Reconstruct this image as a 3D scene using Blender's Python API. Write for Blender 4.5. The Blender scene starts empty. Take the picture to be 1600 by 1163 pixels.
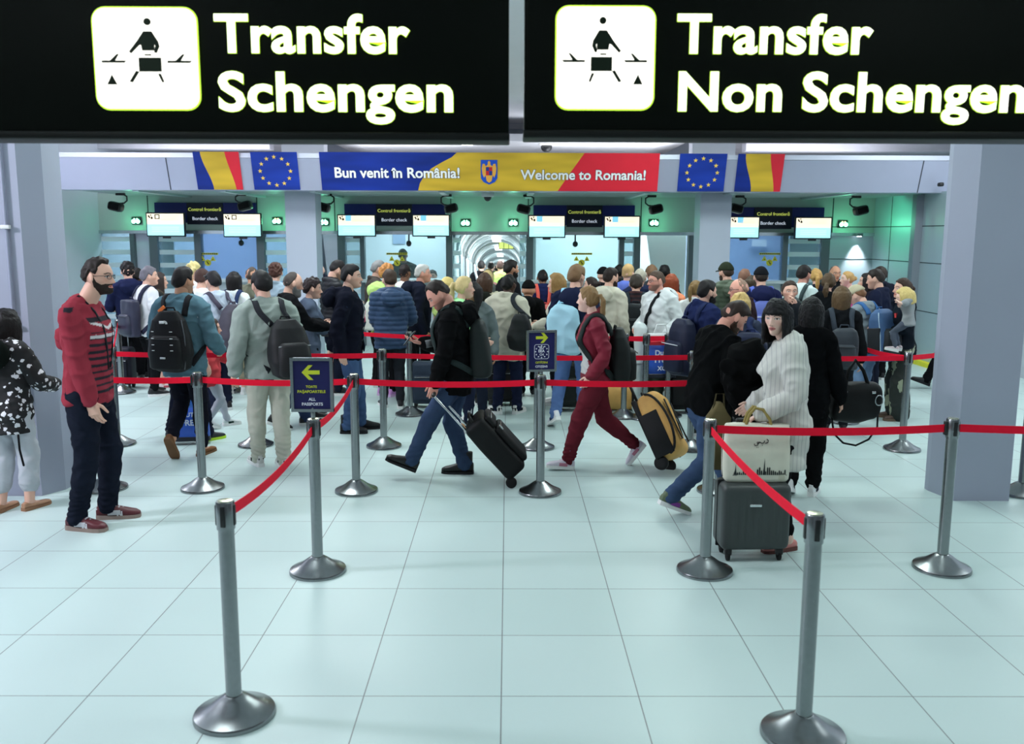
import bpy, bmesh, math, random
import numpy as np
from mathutils import Matrix, Vector
from mathutils.bvhtree import BVHTree

# ------------------------------------------------------------------ camera, world, lights
scene = bpy.context.scene
COL = scene.collection
IMW, IMH, FPX = 1600, 1163, 1400.0
CAM_Z = 2.05
PITCH, YAW, ROLL = math.atan((581.5 - 366) / FPX), math.radians(0.29), math.radians(0.2)
cam_data = bpy.data.cameras.new('camera')
cam = bpy.data.objects.new('camera', cam_data)
COL.objects.link(cam)
cam_data.sensor_width = 36.0
cam_data.lens = FPX * 36.0 / IMW
cam_data.clip_end = 200
cam_data.dof.use_dof = True
cam_data.dof.focus_distance = 8.0
cam_data.dof.aperture_fstop = 3.2
CAM_R = (Matrix.Rotation(-YAW, 4, 'Z') @ Matrix.Rotation(math.pi / 2 - PITCH, 4, 'X') @ Matrix.Rotation(ROLL, 4, 'Z'))
cam.matrix_world = Matrix.Translation((0, 0, CAM_Z)) @ CAM_R
scene.camera = cam

world = bpy.data.worlds.new('world')
scene.world = world
world.use_nodes = True
world.node_tree.nodes['Background'].inputs[0].default_value = (0.70, 0.86, 0.95, 1)
_wt = world.node_tree
_tc = _wt.nodes.new('ShaderNodeTexCoord')
_mp = _wt.nodes.new('ShaderNodeMapping')
_mp.inputs['Scale'].default_value = (3.2, 3.2, .5)
_nz = _wt.nodes.new('ShaderNodeTexNoise')          # unseen hall as noise: bright and dark patches added for streaks on steel
_nz.inputs['Scale'].default_value = 1.6
_nz.inputs['Detail'].default_value = 2
_mr = _wt.nodes.new('ShaderNodeMapRange')
_mr.inputs[1].default_value, _mr.inputs[2].default_value = .42, .60
_mr.inputs[3].default_value, _mr.inputs[4].default_value = .06, .50
_wt.links.new(_tc.outputs['Generated'], _mp.inputs['Vector'])
_wt.links.new(_mp.outputs['Vector'], _nz.inputs['Vector'])
_wt.links.new(_nz.outputs['Fac'], _mr.inputs[0])
_wt.links.new(_mr.outputs[0], _wt.nodes['Background'].inputs[1])

vs = scene.view_settings
vs.view_transform = 'Standard'
vs.look = 'None'
vs.exposure = 0.0
vs.gamma = 1.0
vs.use_curve_mapping = False
scene.cycles.use_denoising = True
scene.cycles.max_bounces = 6
scene.cycles.diffuse_bounces = 3
scene.cycles.glossy_bounces = 3
scene.cycles.transparent_max_bounces = 12
scene.cycles.sample_clamp_indirect = 6.0

CEIL_Z = 4.0
def area_lamp(x, y, z, size, power, color, rot=(0, 0, 0), sy=None, spread=None):
    d = bpy.data.lights.new('lamp_or_fill_light', 'AREA')
    d.energy = power
    d.color = color
    d.size = size
    if sy:
        d.shape = 'RECTANGLE'
        d.size_y = sy
    if spread:
        d.spread = spread
    o = bpy.data.objects.new('lamp_or_fill_light', d)
    o.location = (x, y, z)
    o.rotation_euler = rot
    COL.objects.link(o)
    return o
# rows of ceiling luminaires over the hall: (x, y, power, colour)
TEAL, WHITE, LAV = (0.84, 1.0, 0.96), (0.90, 1.0, 0.99), (0.92, 0.92, 1.0)
CEILING_LAMPS = []
for yy, pw in ((0.8, 24), (4.6, 30), (8.6, 58), (12.0, 72)):
    for xx, cc in ((-6.4, LAV), (-2.3, WHITE), (2.3, TEAL), (6.4, WHITE)):
        CEILING_LAMPS.append((xx, yy, pw * (1.3 if xx < 0 and yy > 8 else 1.0), cc))
for xx, yy, pw, cc in CEILING_LAMPS:
    area_lamp(xx, yy, CEIL_Z - 0.12, 1.15, pw, cc)
for xx in (-5.2, -2.0, 2.0, 5.2):       # added unseen uplights above the booths, to brighten the ceiling
    area_lamp(xx, 16.0, 3.05, 2.6, 34, (0.93, 0.94, 1.0), (math.pi, 0, 0), sy=.6)
area_lamp(-6.8, 4.5, 3.6, 0.6, 190, (0.90, 0.88, 1.0), (0, math.radians(-62), 0))

# ------------------------------------------------------------------ pixel <-> place helpers (photo measured at 1600 x 1163)
_R3 = np.array(CAM_R.to_3x3())
def ray(px, py):
    d = np.array([(px - IMW / 2) / FPX, -(py - IMH / 2) / FPX, -1.0])
    return _R3 @ d
def at(px, py, Y):
    d = ray(px, py)
    t = Y / d[1]
    return Vector((d[0] * t, Y, CAM_Z + d[2] * t))
def ground(px, py):
    d = ray(px, py)
    t = -CAM_Z / d[2]
    return Vector((d[0] * t, d[1] * t, 0.0))
def srgb(c):
    if isinstance(c, str):
        c = c.lstrip('#')
        c = tuple(int(c[i:i + 2], 16) for i in (0, 2, 4))
    o = []
    for v in c[:3]:
        v /= 255.0
        o.append(v / 12.92 if v <= 0.04045 else ((v + 0.055) / 1.055) ** 2.4)
    return (o[0], o[1], o[2], 1.0)

# ------------------------------------------------------------------ materials
MATS = {}
def new_mat(name):
    m = bpy.data.materials.new(name)
    m.use_nodes = True
    nt = m.node_tree
    return m, nt, nt.nodes['Principled BSDF']
def link(nt, a, b):
    nt.links.new(a, b)
def mat(color, kind='cloth'):
    """One procedural material per colour and kind of surface."""
    key = (str(color), kind)
    if key in MATS:
        return MATS[key]
    m, nt, b = new_mat(kind)
    N = nt.nodes
    tc = N.new('ShaderNodeTexCoord')
    nz = N.new('ShaderNodeTexNoise')
    link(nt, tc.outputs['Object'], nz.inputs['Vector'])
    ramp = N.new('ShaderNodeMix')
    ramp.data_type = 'RGBA'
    c = srgb(color)
    if kind in ('cloth', 'knit', 'denim', 'nylon') :
        g_ = .3 * c[0] + .55 * c[1] + .15 * c[2]
        k_ = .62 if g_ < .05 else .85 if g_ < .15 else 1.0
        c = tuple((g_ + (v - g_) * .76) * k_ for v in c[:3]) + (1,)
    lo, hi, sc, rough, bump, bsc, metal, spec = {
        'cloth': (.82, 1.12, 9, .95, .12, 420, 0, .08),
        'knit': (.82, 1.12, 14, .95, .3, 260, 0, .06),
        'denim': (.6, 1.35, 7, .95, .15, 500, 0, .08),
        'nylon': (.78, 1.2, 12, .58, .12, 160, 0, .22),
        'leather': (.8, 1.2, 15, .42, .1, 120, 0, .4),
        'hair': (.6, 1.45, 60, .55, .3, 140, 0, .22),
        'rubber': (.9, 1.1, 20, .7, .05, 60, 0, .3),
        'plastic': (.95, 1.05, 10, .42, .0, 60, 0, .45),
        'paint': (.97, 1.03, 3, .55, .02, 40, 0, .35),
        'panel': (.96, 1.04, 2, .38, .01, 40, .35, .5),
        'print': (.9, 1.08, 4, .5, 0, 60, 0, .3),
        'flag': (.35, 1.25, 3.2, .5, 0, 60, 0, .3),
        'steel': (.85, 1.1, 40, .24, .02, 300, 1, .5),
        'webbing': (.92, 1.06, 30, .7, .05, 300, 0, .12),
    }[kind]
    nz.inputs['Scale'].default_value = sc
    nz.inputs['Detail'].default_value = 4
    if kind == 'hair':
        mp = N.new('ShaderNodeMapping')
        mp.inputs['Scale'].default_value = (5, 5, 0.6)
        link(nt, tc.outputs['Object'], mp.inputs['Vector'])
        link(nt, mp.outputs['Vector'], nz.inputs['Vector'])
    if kind == 'flag':                # the printed picture of a rippling flag
        nz.inputs['Detail'].default_value = 1
        mp = N.new('ShaderNodeMapping')
        mp.inputs['Rotation'].default_value = (0, math.radians(52), 0)
        mp.inputs['Scale'].default_value = (.35, 1, 1.9)
        link(nt, tc.outputs['Object'], mp.inputs['Vector'])
        link(nt, mp.outputs['Vector'], nz.inputs['Vector'])
    ramp.inputs[6].default_value = tuple(min(1, v * lo) for v in c[:3]) + (1,)
    ramp.inputs[7].default_value = tuple(min(1, v * hi) for v in c[:3]) + (1,)
    link(nt, nz.outputs['Fac'], ramp.inputs[0])
    link(nt, ramp.outputs[2], b.inputs['Base Color'])
    b.inputs['Roughness'].default_value = rough
    b.inputs['Metallic'].default_value = metal
    b.inputs['Specular IOR Level'].default_value = spec
    if kind == 'steel':
        b.inputs['Anisotropic'].default_value = .6
    if bump:
        n2 = N.new('ShaderNodeTexNoise')
        n2.inputs['Scale'].default_value = bsc
        link(nt, (mp if kind == 'hair' else tc).outputs['Vector' if kind == 'hair' else 'Object'], n2.inputs['Vector'])
        bp = N.new('ShaderNodeBump')
        bp.inputs['Strength'].default_value = bump
        bp.inputs['Distance'].default_value = .004
        link(nt, n2.outputs['Fac'], bp.inputs['Height'])
        link(nt, bp.outputs['Normal'], b.inputs['Normal'])
    MATS[key] = m
    return m
def emit(color, strength, name='light'):
    key = (str(color), strength, 'e')
    if key in MATS:
        return MATS[key]
    m, nt, b = new_mat(name)
    b.inputs['Base Color'].default_value = srgb(color)
    b.inputs['Emission Color'].default_value = srgb(color)
    b.inputs['Emission Strength'].default_value = strength
    b.inputs['Roughness'].default_value = .4
    MATS[key] = m
    return m
def attr_mat(name='painted', rough=.6, bump=.0, spec=.3, sss=0):
    """Surface whose own colouring (skin, woven pattern) is stored in the 'tint' attribute."""
    key = (name, rough, bump)
    if key in MATS:
        return MATS[key]
    m, nt, b = new_mat(name)
    a = nt.nodes.new('ShaderNodeAttribute')
    a.attribute_name = 'tint'
    link(nt, a.outputs['Color'], b.inputs['Base Color'])
    b.inputs['Roughness'].default_value = rough
    b.inputs['Specular IOR Level'].default_value = spec
    if bump:
        tc = nt.nodes.new('ShaderNodeTexCoord')
        n2 = nt.nodes.new('ShaderNodeTexNoise')
        n2.inputs['Scale'].default_value = 300
        link(nt, tc.outputs['Object'], n2.inputs['Vector'])
        bp = nt.nodes.new('ShaderNodeBump')
        bp.inputs['Strength'].default_value = bump
        bp.inputs['Distance'].default_value = .004
        link(nt, n2.outputs['Fac'], bp.inputs['Height'])
        link(nt, bp.outputs['Normal'], b.inputs['Normal'])
    MATS[key] = m
    return m
def glass_mat(tint, alpha, name='glass'):
    key = (str(tint), alpha, 'g')
    if key in MATS:
        return MATS[key]
    m, nt, b = new_mat(name)
    N = nt.nodes
    b.inputs['Base Color'].default_value = srgb(tint)
    b.inputs['Roughness'].default_value = .12
    tr = N.new('ShaderNodeBsdfTransparent')
    tr.inputs[0].default_value = tuple(.55 + .45 * v for v in srgb(tint)[:3]) + (1,)
    mx = N.new('ShaderNodeMixShader')
    mx.inputs[0].default_value = alpha
    link(nt, tr.outputs[0], mx.inputs[1])
    link(nt, b.outputs[0], mx.inputs[2])
    link(nt, mx.outputs[0], N['Material Output'].inputs['Surface'])
    MATS[key] = m
    return m
def spot_pattern(name, ground_c, spot_c, scale, thr, rough=.8, stretch=(1, 1, 1), distort=.0):
    """Printed cloth: scattered irregular motifs on a ground colour."""
    m, nt, b = new_mat(name)
    N = nt.nodes
    tc = N.new('ShaderNodeTexCoord')
    mp = N.new('ShaderNodeMapping')
    mp.inputs['Scale'].default_value = stretch
    link(nt, tc.outputs['Object'], mp.inputs['Vector'])
    src = mp.outputs['Vector']
    if distort:
        nz = N.new('ShaderNodeTexNoise')
        nz.inputs['Scale'].default_value = scale * 1.6
        link(nt, src, nz.inputs['Vector'])
        mx = N.new('ShaderNodeMix')
        mx.data_type = 'VECTOR'
        mx.inputs[0].default_value = distort
        link(nt, src, mx.inputs[4])
        link(nt, nz.outputs['Color'], mx.inputs[5])
        src = mx.outputs[1]
    v = N.new('ShaderNodeTexVoronoi')
    v.inputs['Scale'].default_value = scale
    link(nt, src, v.inputs['Vector'])
    cr = N.new('ShaderNodeValToRGB')
    cr.color_ramp.interpolation = 'CONSTANT'
    cr.color_ramp.elements[0].color = srgb(spot_c)
    cr.color_ramp.elements[1].position = thr
    cr.color_ramp.elements[1].color = srgb(ground_c)
    link(nt, v.outputs['Distance'], cr.inputs[0])
    link(nt, cr.outputs[0], b.inputs['Base Color'])
    b.inputs['Roughness'].default_value = rough
    return m
def stripe_pattern(name, c1, c2, axis, period, duty, rough=.85):
    m, nt, b = new_mat(name)
    N = nt.nodes
    tc = N.new('ShaderNodeTexCoord')
    sp = N.new('ShaderNodeSeparateXYZ')
    link(nt, tc.outputs['Object'], sp.inputs[0])
    mu = N.new('ShaderNodeMath'); mu.operation = 'DIVIDE'; mu.inputs[1].default_value = period
    link(nt, sp.outputs[axis], mu.inputs[0])
    fr = N.new('ShaderNodeMath'); fr.operation = 'FRACT'
    link(nt, mu.outputs[0], fr.inputs[0])
    lt = N.new('ShaderNodeMath'); lt.operation = 'LESS_THAN'; lt.inputs[1].default_value = duty
    link(nt, fr.outputs[0], lt.inputs[0])
    mx = N.new('ShaderNodeMix'); mx.data_type = 'RGBA'
    mx.inputs[6].default_value = srgb(c1)
    mx.inputs[7].default_value = srgb(c2)
    link(nt, lt.outputs[0], mx.inputs[0])
    link(nt, mx.outputs[2], b.inputs['Base Color'])
    b.inputs['Roughness'].default_value = rough
    b.inputs['Specular IOR Level'].default_value = .2
    return m

# ------------------------------------------------------------------ mesh helpers: a shape is (vertex array, face list)
def join(*shapes):
    V, F, n = [], [], 0
    for v, f in shapes:
        V.append(np.asarray(v, float))
        F.extend([tuple(i + n for i in q) for q in f])
        n += len(v)
    return np.vstack(V), F
def move(sh, t):
    return np.asarray(sh[0], float) + np.array(t), sh[1]
def xf(sh, M):
    M = np.array(M)
    return np.asarray(sh[0], float) @ M[:3, :3].T + M[:3, 3], sh[1]
def box(x0, x1, y0, y1, z0, z1):
    V = np.array([(x, y, z) for x in (x0, x1) for y in (y0, y1) for z in (z0, z1)], float)
    F = [(0, 1, 3, 2), (4, 6, 7, 5), (0, 4, 5, 1), (2, 3, 7, 6), (0, 2, 6, 4), (1, 5, 7, 3)]
    return V, F
def cbox(c, s):
    return box(c[0] - s[0] / 2, c[0] + s[0] / 2, c[1] - s[1] / 2, c[1] + s[1] / 2, c[2] - s[2] / 2, c[2] + s[2] / 2)
_BB = {}
def rbox(sx, sy, sz, r, seg=3):
    """Rounded box centred on the origin."""
    bm = bmesh.new()
    bmesh.ops.create_cube(bm, size=1)
    for v in bm.verts:
        v.co = (v.co.x * sx, v.co.y * sy, v.co.z * sz)
    bmesh.ops.bevel(bm, geom=list(bm.edges), offset=min(r, .49 * min(sx, sy, sz)), segments=seg, affect='EDGES', profile=.5)
    bm.verts.index_update()
    V = np.array([v.co[:] for v in bm.verts])
    F = [tuple(v.index for v in f.verts) for f in bm.faces]
    bm.free()
    return V, F
def loft(rings, n=18):
    """rings: (centre, u axis, v axis, ru, rv[, exponent])"""
    V, F = [], []
    t = np.linspace(0, 2 * math.pi, n, endpoint=False)
    for r in rings:
        c, u, v, ru, rv = r[:5]
        e = r[5] if len(r) > 5 else 2.0
        ct, st = np.cos(t), np.sin(t)
        if e != 2.0:
            ct = np.sign(ct) * np.abs(ct) ** (2 / e)
            st = np.sign(st) * np.abs(st) ** (2 / e)
        V.append(np.array(c)[None] + ct[:, None] * np.array(u)[None] * ru + st[:, None] * np.array(v)[None] * rv)
    for i in range(len(rings) - 1):
        for j in range(n):
            k = (j + 1) % n
            F.append((i * n + j, i * n + k, (i + 1) * n + k, (i + 1) * n + j))
    F.append(tuple(range(n - 1, -1, -1)))
    F.append(tuple((len(rings) - 1) * n + j for j in range(n)))
    return np.vstack(V), F
def frames(P):
    P = np.asarray(P, float)
    T = np.gradient(P, axis=0)
    T /= np.linalg.norm(T, axis=1)[:, None] + 1e-9
    ref = np.array([1., 0, 0]) if abs(T[0][0]) < .8 else np.array([0, 1., 0])
    U = []
    for i in range(len(P)):
        u = ref - T[i] * ref.dot(T[i])
        u /= np.linalg.norm(u) + 1e-9
        U.append(u)
        ref = u
    U = np.array(U)
    return T, U, np.cross(T, U)
def tube(P, R, n=12, round_ends=True, ry=None):
    P = np.asarray(P, float)
    R = np.full(len(P), R, float) if np.isscalar(R) else np.asarray(R, float)
    T, U, W = frames(P)
    k = 1.0 if ry is None else ry
    rings = [(P[i], U[i], W[i], R[i], R[i] * k) for i in range(len(P))]
    if round_ends:
        a, b = P[0], P[-1]
        rings = [(a - T[0] * R[0] * .95, U[0], W[0], R[0] * .3, R[0] * .3 * k), (a - T[0] * R[0] * .7, U[0], W[0], R[0] * .72, R[0] * .72 * k)] + rings + \
                [(b + T[-1] * R[-1] * .7, U[-1], W[-1], R[-1] * .72, R[-1] * .72 * k), (b + T[-1] * R[-1] * .95, U[-1], W[-1], R[-1] * .3, R[-1] * .3 * k)]
    return loft(rings, n)
def band(P, N, w, th):
    """Flat strap along P; N = outward normals; w = width; th = thickness."""
    P, N = np.asarray(P, float), np.asarray(N, float)
    N = N / (np.linalg.norm(N, axis=1)[:, None] + 1e-9)
    T = np.gradient(P, axis=0)
    T /= np.linalg.norm(T, axis=1)[:, None] + 1e-9
    B = np.cross(T, N)
    B /= np.linalg.norm(B, axis=1)[:, None] + 1e-9
    V, F, m = [], [], len(P)
    for i in range(m):
        for a, b in ((-1, -1), (1, -1), (1, 1), (-1, 1)):
            V.append(P[i] + B[i] * a * w / 2 + N[i] * b * th / 2)
    for i in range(m - 1):
        for j in range(4):
            k = (j + 1) % 4
            F.append((i * 4 + j, i * 4 + k, i * 4 + 4 + k, i * 4 + 4 + j))
    F += [(3, 2, 1, 0), tuple((m - 1) * 4 + j for j in range(4))]
    return np.array(V), F
def lathe(prof, n=40):
    """prof: (radius, z) from bottom to top."""
    return loft([((0, 0, z), (1, 0, 0), (0, 1, 0), max(r, 1e-4), max(r, 1e-4)) for r, z in prof], n)
def poly(pts, d, z0=0.0):
    """Prism from a 2-D outline (x, z) standing in the XZ plane, thickness d towards -Y."""
    n = len(pts)
    V = [(x, z0, z) for x, z in pts] + [(x, z0 - d, z) for x, z in pts]
    F = [tuple(range(n)), tuple(range(2 * n - 1, n - 1, -1))]
    for i in range(n):
        k = (i + 1) % n
        F.append((i, i + n, k + n, k))
    return np.array(V, float), F
def ball(c, r, n=14):
    rx, ry, rz = (r, r, r) if np.isscalar(r) else r
    prof = [(math.sin(a), -math.cos(a)) for a in np.linspace(.08, math.pi - .08, n // 2 + 2)]
    V, F = lathe(prof, n)
    return V * np.array([rx, ry, rz]) + np.array(c), F
_ICO = {}
def ico(level):
    if level not in _ICO:
        bm = bmesh.new()
        bmesh.ops.create_icosphere(bm, subdivisions=level, radius=1)
        bm.verts.index_update()
        _ICO[level] = (np.array([v.co[:] for v in bm.verts]), [tuple(v.index for v in f.verts) for f in bm.faces])
        bm.free()
    return _ICO[level]
def mesh(sh, name, smooth=True, tint=None):
    V, F = sh
    me = bpy.data.meshes.new(name)
    me.from_pydata([tuple(v) for v in np.asarray(V, float).tolist()], [], F)
    if smooth:
        me.polygons.foreach_set('use_smooth', np.ones(len(me.polygons), bool))
    if tint is not None:
        a = me.color_attributes.new('tint', 'FLOAT_COLOR', 'POINT')
        a.data.foreach_set('color', np.hstack([tint, np.ones((len(tint), 1))]).astype(np.float32).ravel())
    me.update()
    return me
def obj(name, sh, material, parent=None, smooth=True, tint=None, label=None, sharp=None):
    me = mesh(sh, name, smooth, tint)
    if smooth and sharp is not None:
        me.set_sharp_from_angle(angle=math.radians(sharp))
    me.materials.append(material)
    o = bpy.data.objects.new(name, me)
    COL.objects.link(o)
    if parent is not None:
        o.parent = parent
    if label:
        o['label'] = label
    return o
def tag(o, label, cat, group=None, kind=None):
    if label:
        o['label'] = label
    if cat:
        o['category'] = cat
    if group:
        o['group'] = group
    if kind:
        o['kind'] = kind
    return o
def thing(name, label, cat, M=None, group=None):
    o = bpy.data.objects.new(name, None)
    o.empty_display_size = .1
    COL.objects.link(o)
    if M is not None:
        if not isinstance(M, Matrix):
            M = Matrix.Translation(M)
        o.matrix_world = M
    return tag(o, label, cat, group)
def structure(name, sh, material, smooth=False):
    o = obj(name, sh, material, smooth=smooth)
    o['kind'] = 'structure'
    return o
# scratch scene for baking modifiers and lettering
SCR = bpy.data.scenes.new('scratch')
def bake(ob):
    SCR.collection.objects.link(ob)
    vl = SCR.view_layers[0]
    vl.update()
    dg = vl.depsgraph
    ev = ob.evaluated_get(dg)
    me = ev.to_mesh()
    n = len(me.vertices)
    V = np.empty(n * 3, np.float32)
    me.vertices.foreach_get('co', V)
    F = [tuple(p.vertices) for p in me.polygons]
    ev.to_mesh_clear()
    data = ob.data
    bpy.data.objects.remove(ob)
    (bpy.data.curves if isinstance(data, bpy.types.Curve) else bpy.data.meshes).remove(data)
    return V.reshape(-1, 3).astype(float), F
def fuse(sh, voxel, smooth=4, factor=.5):
    """Grow one continuous skin over overlapping closed shapes."""
    ob = bpy.data.objects.new('scratch', mesh(sh, 'scratch', False))
    m = ob.modifiers.new('r', 'REMESH')
    m.mode = 'VOXEL'
    m.voxel_size = voxel
    if smooth:
        s = ob.modifiers.new('s', 'SMOOTH')
        s.iterations = smooth
        s.factor = factor
    return bake(ob)
def lettering(body, size, bold=0.0, extrude=.001, align='CENTER', spacing=1.0, line=1.0):
    """Text as a shape in the XZ plane facing -Y; origin at the first baseline."""
    cu = bpy.data.curves.new('t', 'FONT')
    cu.body = body
    cu.size = size
    cu.align_x = align
    cu.offset = bold * size
    cu.extrude = extrude
    cu.space_character = spacing
    cu.space_line = line
    cu.resolution_u = 4
    V, F = bake(bpy.data.objects.new('t', cu))
    return np.stack([V[:, 0], -V[:, 2], V[:, 1]], 1), F
def fit(sh, x0, x1, z0=None, z1=None, y=0.0):
    """Scale a flat XZ shape so that it spans x0..x1 (and z0..z1)."""
    V = np.array(sh[0])
    sx = (x1 - x0) / (V[:, 0].max() - V[:, 0].min())
    V[:, 0] = (V[:, 0] - V[:, 0].min()) * sx + x0
    if z0 is not None:
        sz = (z1 - z0) / (V[:, 2].max() - V[:, 2].min())
        V[:, 2] = (V[:, 2] - V[:, 2].min()) * sz + z0
    V[:, 1] += y
    return V, sh[1]
def normals(V, F):
    """Vertex normals for a quad/tri mesh."""
    N = np.zeros_like(V)
    for k in (3, 4):
        f = np.array([q for q in F if len(q) == k])
        if len(f):
            if k == 4:
                n = np.cross(V[f[:, 2]] - V[f[:, 0]], V[f[:, 3]] - V[f[:, 1]])
            else:
                n = np.cross(V[f[:, 1]] - V[f[:, 0]], V[f[:, 2]] - V[f[:, 0]])
            for j in range(k):
                np.add.at(N, f[:, j], n)
    return N / (np.linalg.norm(N, axis=1)[:, None] + 1e-12)
def wob(V, freq, rng, n=6, aniso=(1, 1, 1)):
    o = np.zeros(len(V))
    A = np.array(aniso)
    ph = 0
    for i in range(n):
        k = rng.normal(size=3)
        k = k / np.linalg.norm(k) * freq * rng.uniform(.6, 1.5) * A
        o += np.sin(V @ k + rng.uniform(0, 6.28) + 1.5 * np.sin(V @ np.roll(k, 1) * .6 + rng.uniform(0, 6.28)))
    return o / n ** .5
def sstep(a, b, x):
    t = np.clip((x - a) / (b - a), 0, 1)
    return t * t * (3 - 2 * t)
# ------------------------------------------------------------------ people
SKIN = {'light': (226, 178, 158), 'pale': (236, 196, 180), 'pink': (222, 160, 142), 'tan': (196, 144, 116), 'brown': (126, 84, 62), 'dark': (78, 52, 42)}
TORSO = {
    'm': [(.46, .080, .060, -.005), (.50, .096, .066, -.008), (.55, .094, .064, -.004), (.61, .087, .060, .002), (.67, .091, .066, .004),
          (.73, .099, .070, .003), (.775, .102, .064, -.002), (.81, .088, .050, -.006), (.838, .046, .040, -.008)],
    'f': [(.46, .084, .062, -.006), (.50, .100, .070, -.012), (.55, .095, .064, -.006), (.62, .072, .054, .0), (.68, .079, .061, .006),
          (.725, .087, .073, .013), (.77, .090, .058, .002), (.81, .078, .045, -.005), (.838, .040, .036, -.008)]}
def unit(v):
    v = np.asarray(v, float)
    return v / (np.linalg.norm(v) + 1e-9)
def ik(A, B, la, lb, pole):
    """Joint between A and B on the pole's side; B is pulled in when out of reach."""
    A, B = np.asarray(A, float), np.asarray(B, float)
    d = np.linalg.norm(B - A)
    m = (la + lb) * .998
    if d > m:
        B = A + (B - A) * m / d
        d = m
    d = max(d, abs(la - lb) + .01)
    u = unit(B - A)
    a = (la * la - lb * lb + d * d) / (2 * d)
    h = math.sqrt(max(la * la - a * a, 0))
    p = np.asarray(pole, float)
    p = unit(p - u * p.dot(u))
    return A + u * a + p * h, B
ARM = {  # wrist target (sideways, forward, up) in body heights
    'down': (.150, .015, .500), 'bend': (.125, .17, .615), 'phone': (.035, .185, .66), 'pocket': (.135, .045, .535), 'behind': (.03, -.10, .51),
    'strap': (.085, .085, .735), 'chin': (.045, .115, .835), 'cross': (-.04, .12, .62), 'swingf': (.14, .12, .525), 'swingb': (.145, -.12, .52),
    'pull': (.15, -.17, .52), 'hold': (.06, .16, .62), 'carry': (.155, .03, .505)}
def sculpt(D, sex, L):
    """Skull and face from unit directions, in head lengths (chin to crown = 1)."""
    x, y, z = D[:, 0] * .338, D[:, 1] * .43, D[:, 2] * .5
    jaw = sstep(.02, -.46, z)
    x = x * (1 - (.30 if sex == 'm' else .38) * jaw)
    back = sstep(-.04, -.34, z) * sstep(.12, -.2, y)
    y = y * (1 - .58 * back)
    fr = sstep(-.05, .12, D[:, 1])
    g = lambda cx, cz, sx, sz: np.exp(-((x - cx) / sx) ** 2 - ((z - cz) / sz) ** 2) * fr
    y = y + .165 * sstep(-.18, -.44, z) * np.exp(-(x / .2) ** 2) * sstep(-.1, .15, y)
    y = y - .035 * sstep(.15, .0, z) * fr * sstep(-.3, -.05, z) * np.exp(-(x / .3) ** 2)
    y = y - .03 * g(.14, .04, .075, .05) - .03 * g(-.14, .04, .075, .05)
    y = y + .018 * g(.14, .03, .05, .032) + .018 * g(-.14, .03, .05, .032)
    br = .02 if sex == 'm' else .008
    y = y + br * (g(.12, .105, .11, .035) + g(-.12, .105, .11, .035))
    y = y + .12 * g(0, -.135, .055, .05) + .075 * g(0, -.06, .04, .06) + .03 * g(0, .02, .035, .05)
    y = y + .03 * (g(.05, -.15, .03, .03) + g(-.05, -.15, .03, .03))
    y = y + .035 * g(0, -.235, .09, .022) + .038 * g(0, -.285, .075, .024) - .02 * g(0, -.26, .09, .008)
    y = y + .02 * g(0, -.42, .07, .06)
    x = x + np.sign(x) * .012 * np.exp(-((np.abs(x) - .25) / .08) ** 2 - ((z + .06) / .08) ** 2) * fr
    return np.stack([x, y, z], 1)
def face_tint(P, skin, sex, brow, stubble, lips=None):
    x, y, z = np.abs(P[:, 0]), P[:, 1], P[:, 2]
    base = np.array(srgb(skin)[:3])
    T = np.tile(base, (len(P), 1))
    def blend(c, w):
        T[:] = T * (1 - w[:, None]) + np.array(srgb(c)[:3])[None] * w[:, None]
    fr = sstep(.05, .15, y)
    blush = tuple(int(v) for v in (skin[0] * .98, skin[1] * .82, skin[2] * .8))
    blend(blush, .5 * fr * np.exp(-((x - .2) / .09) ** 2 - ((z + .1) / .08) ** 2))
    blend(blush, .4 * fr * np.exp(-(x / .06) ** 2 - ((z + .15) / .05) ** 2))
    if stubble is not None:
        c, s = stubble
        m = sstep(-.13, -.19, z - .0) * sstep(-.12, .05, y) * (1 - np.exp(-(x / .1) ** 4 - ((z + .26) / .035) ** 4))
        blend(c, s * m)
    lp = lips or tuple(int(v) for v in (skin[0] * .86, skin[1] * .58, skin[2] * .58))
    blend(lp, .9 * fr * sstep(1.15, .85, (x / .105) ** 2 + ((z + .258) / .045) ** 2))
    blend(tuple(int(v * .4) for v in skin), fr * sstep(1.2, .6, (x / .09) ** 2 + ((z + .26) / .007) ** 2))
    bz = .115 + .02 * sstep(.06, .14, x) - .03 * sstep(.15, .24, x)
    blend(brow, .9 * fr * sstep(.05, .07, x) * sstep(.25, .22, x) * sstep(.024, .012, np.abs(z - bz)))
    e = ((x - .14) / .072) ** 2 + ((z - .032) / .027) ** 2
    blend((40, 28, 26), .95 * fr * sstep(1.25, 1.0, e) )
    blend((226, 224, 222), fr * sstep(.95, .75, ((x - .14) / .064) ** 2 + ((z - .028) / .02) ** 2))
    blend((52, 38, 30), fr * sstep(1.1, .85, ((x - .14) / .026) ** 2 + ((z - .03) / .026) ** 2) * sstep(1.2, .9, e))
    blend(tuple(int(v * .45) for v in skin), .9 * fr * sstep(1.2, .6, ((x - .035) / .018) ** 2 + ((z + .178) / .010) ** 2))
    return T
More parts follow.
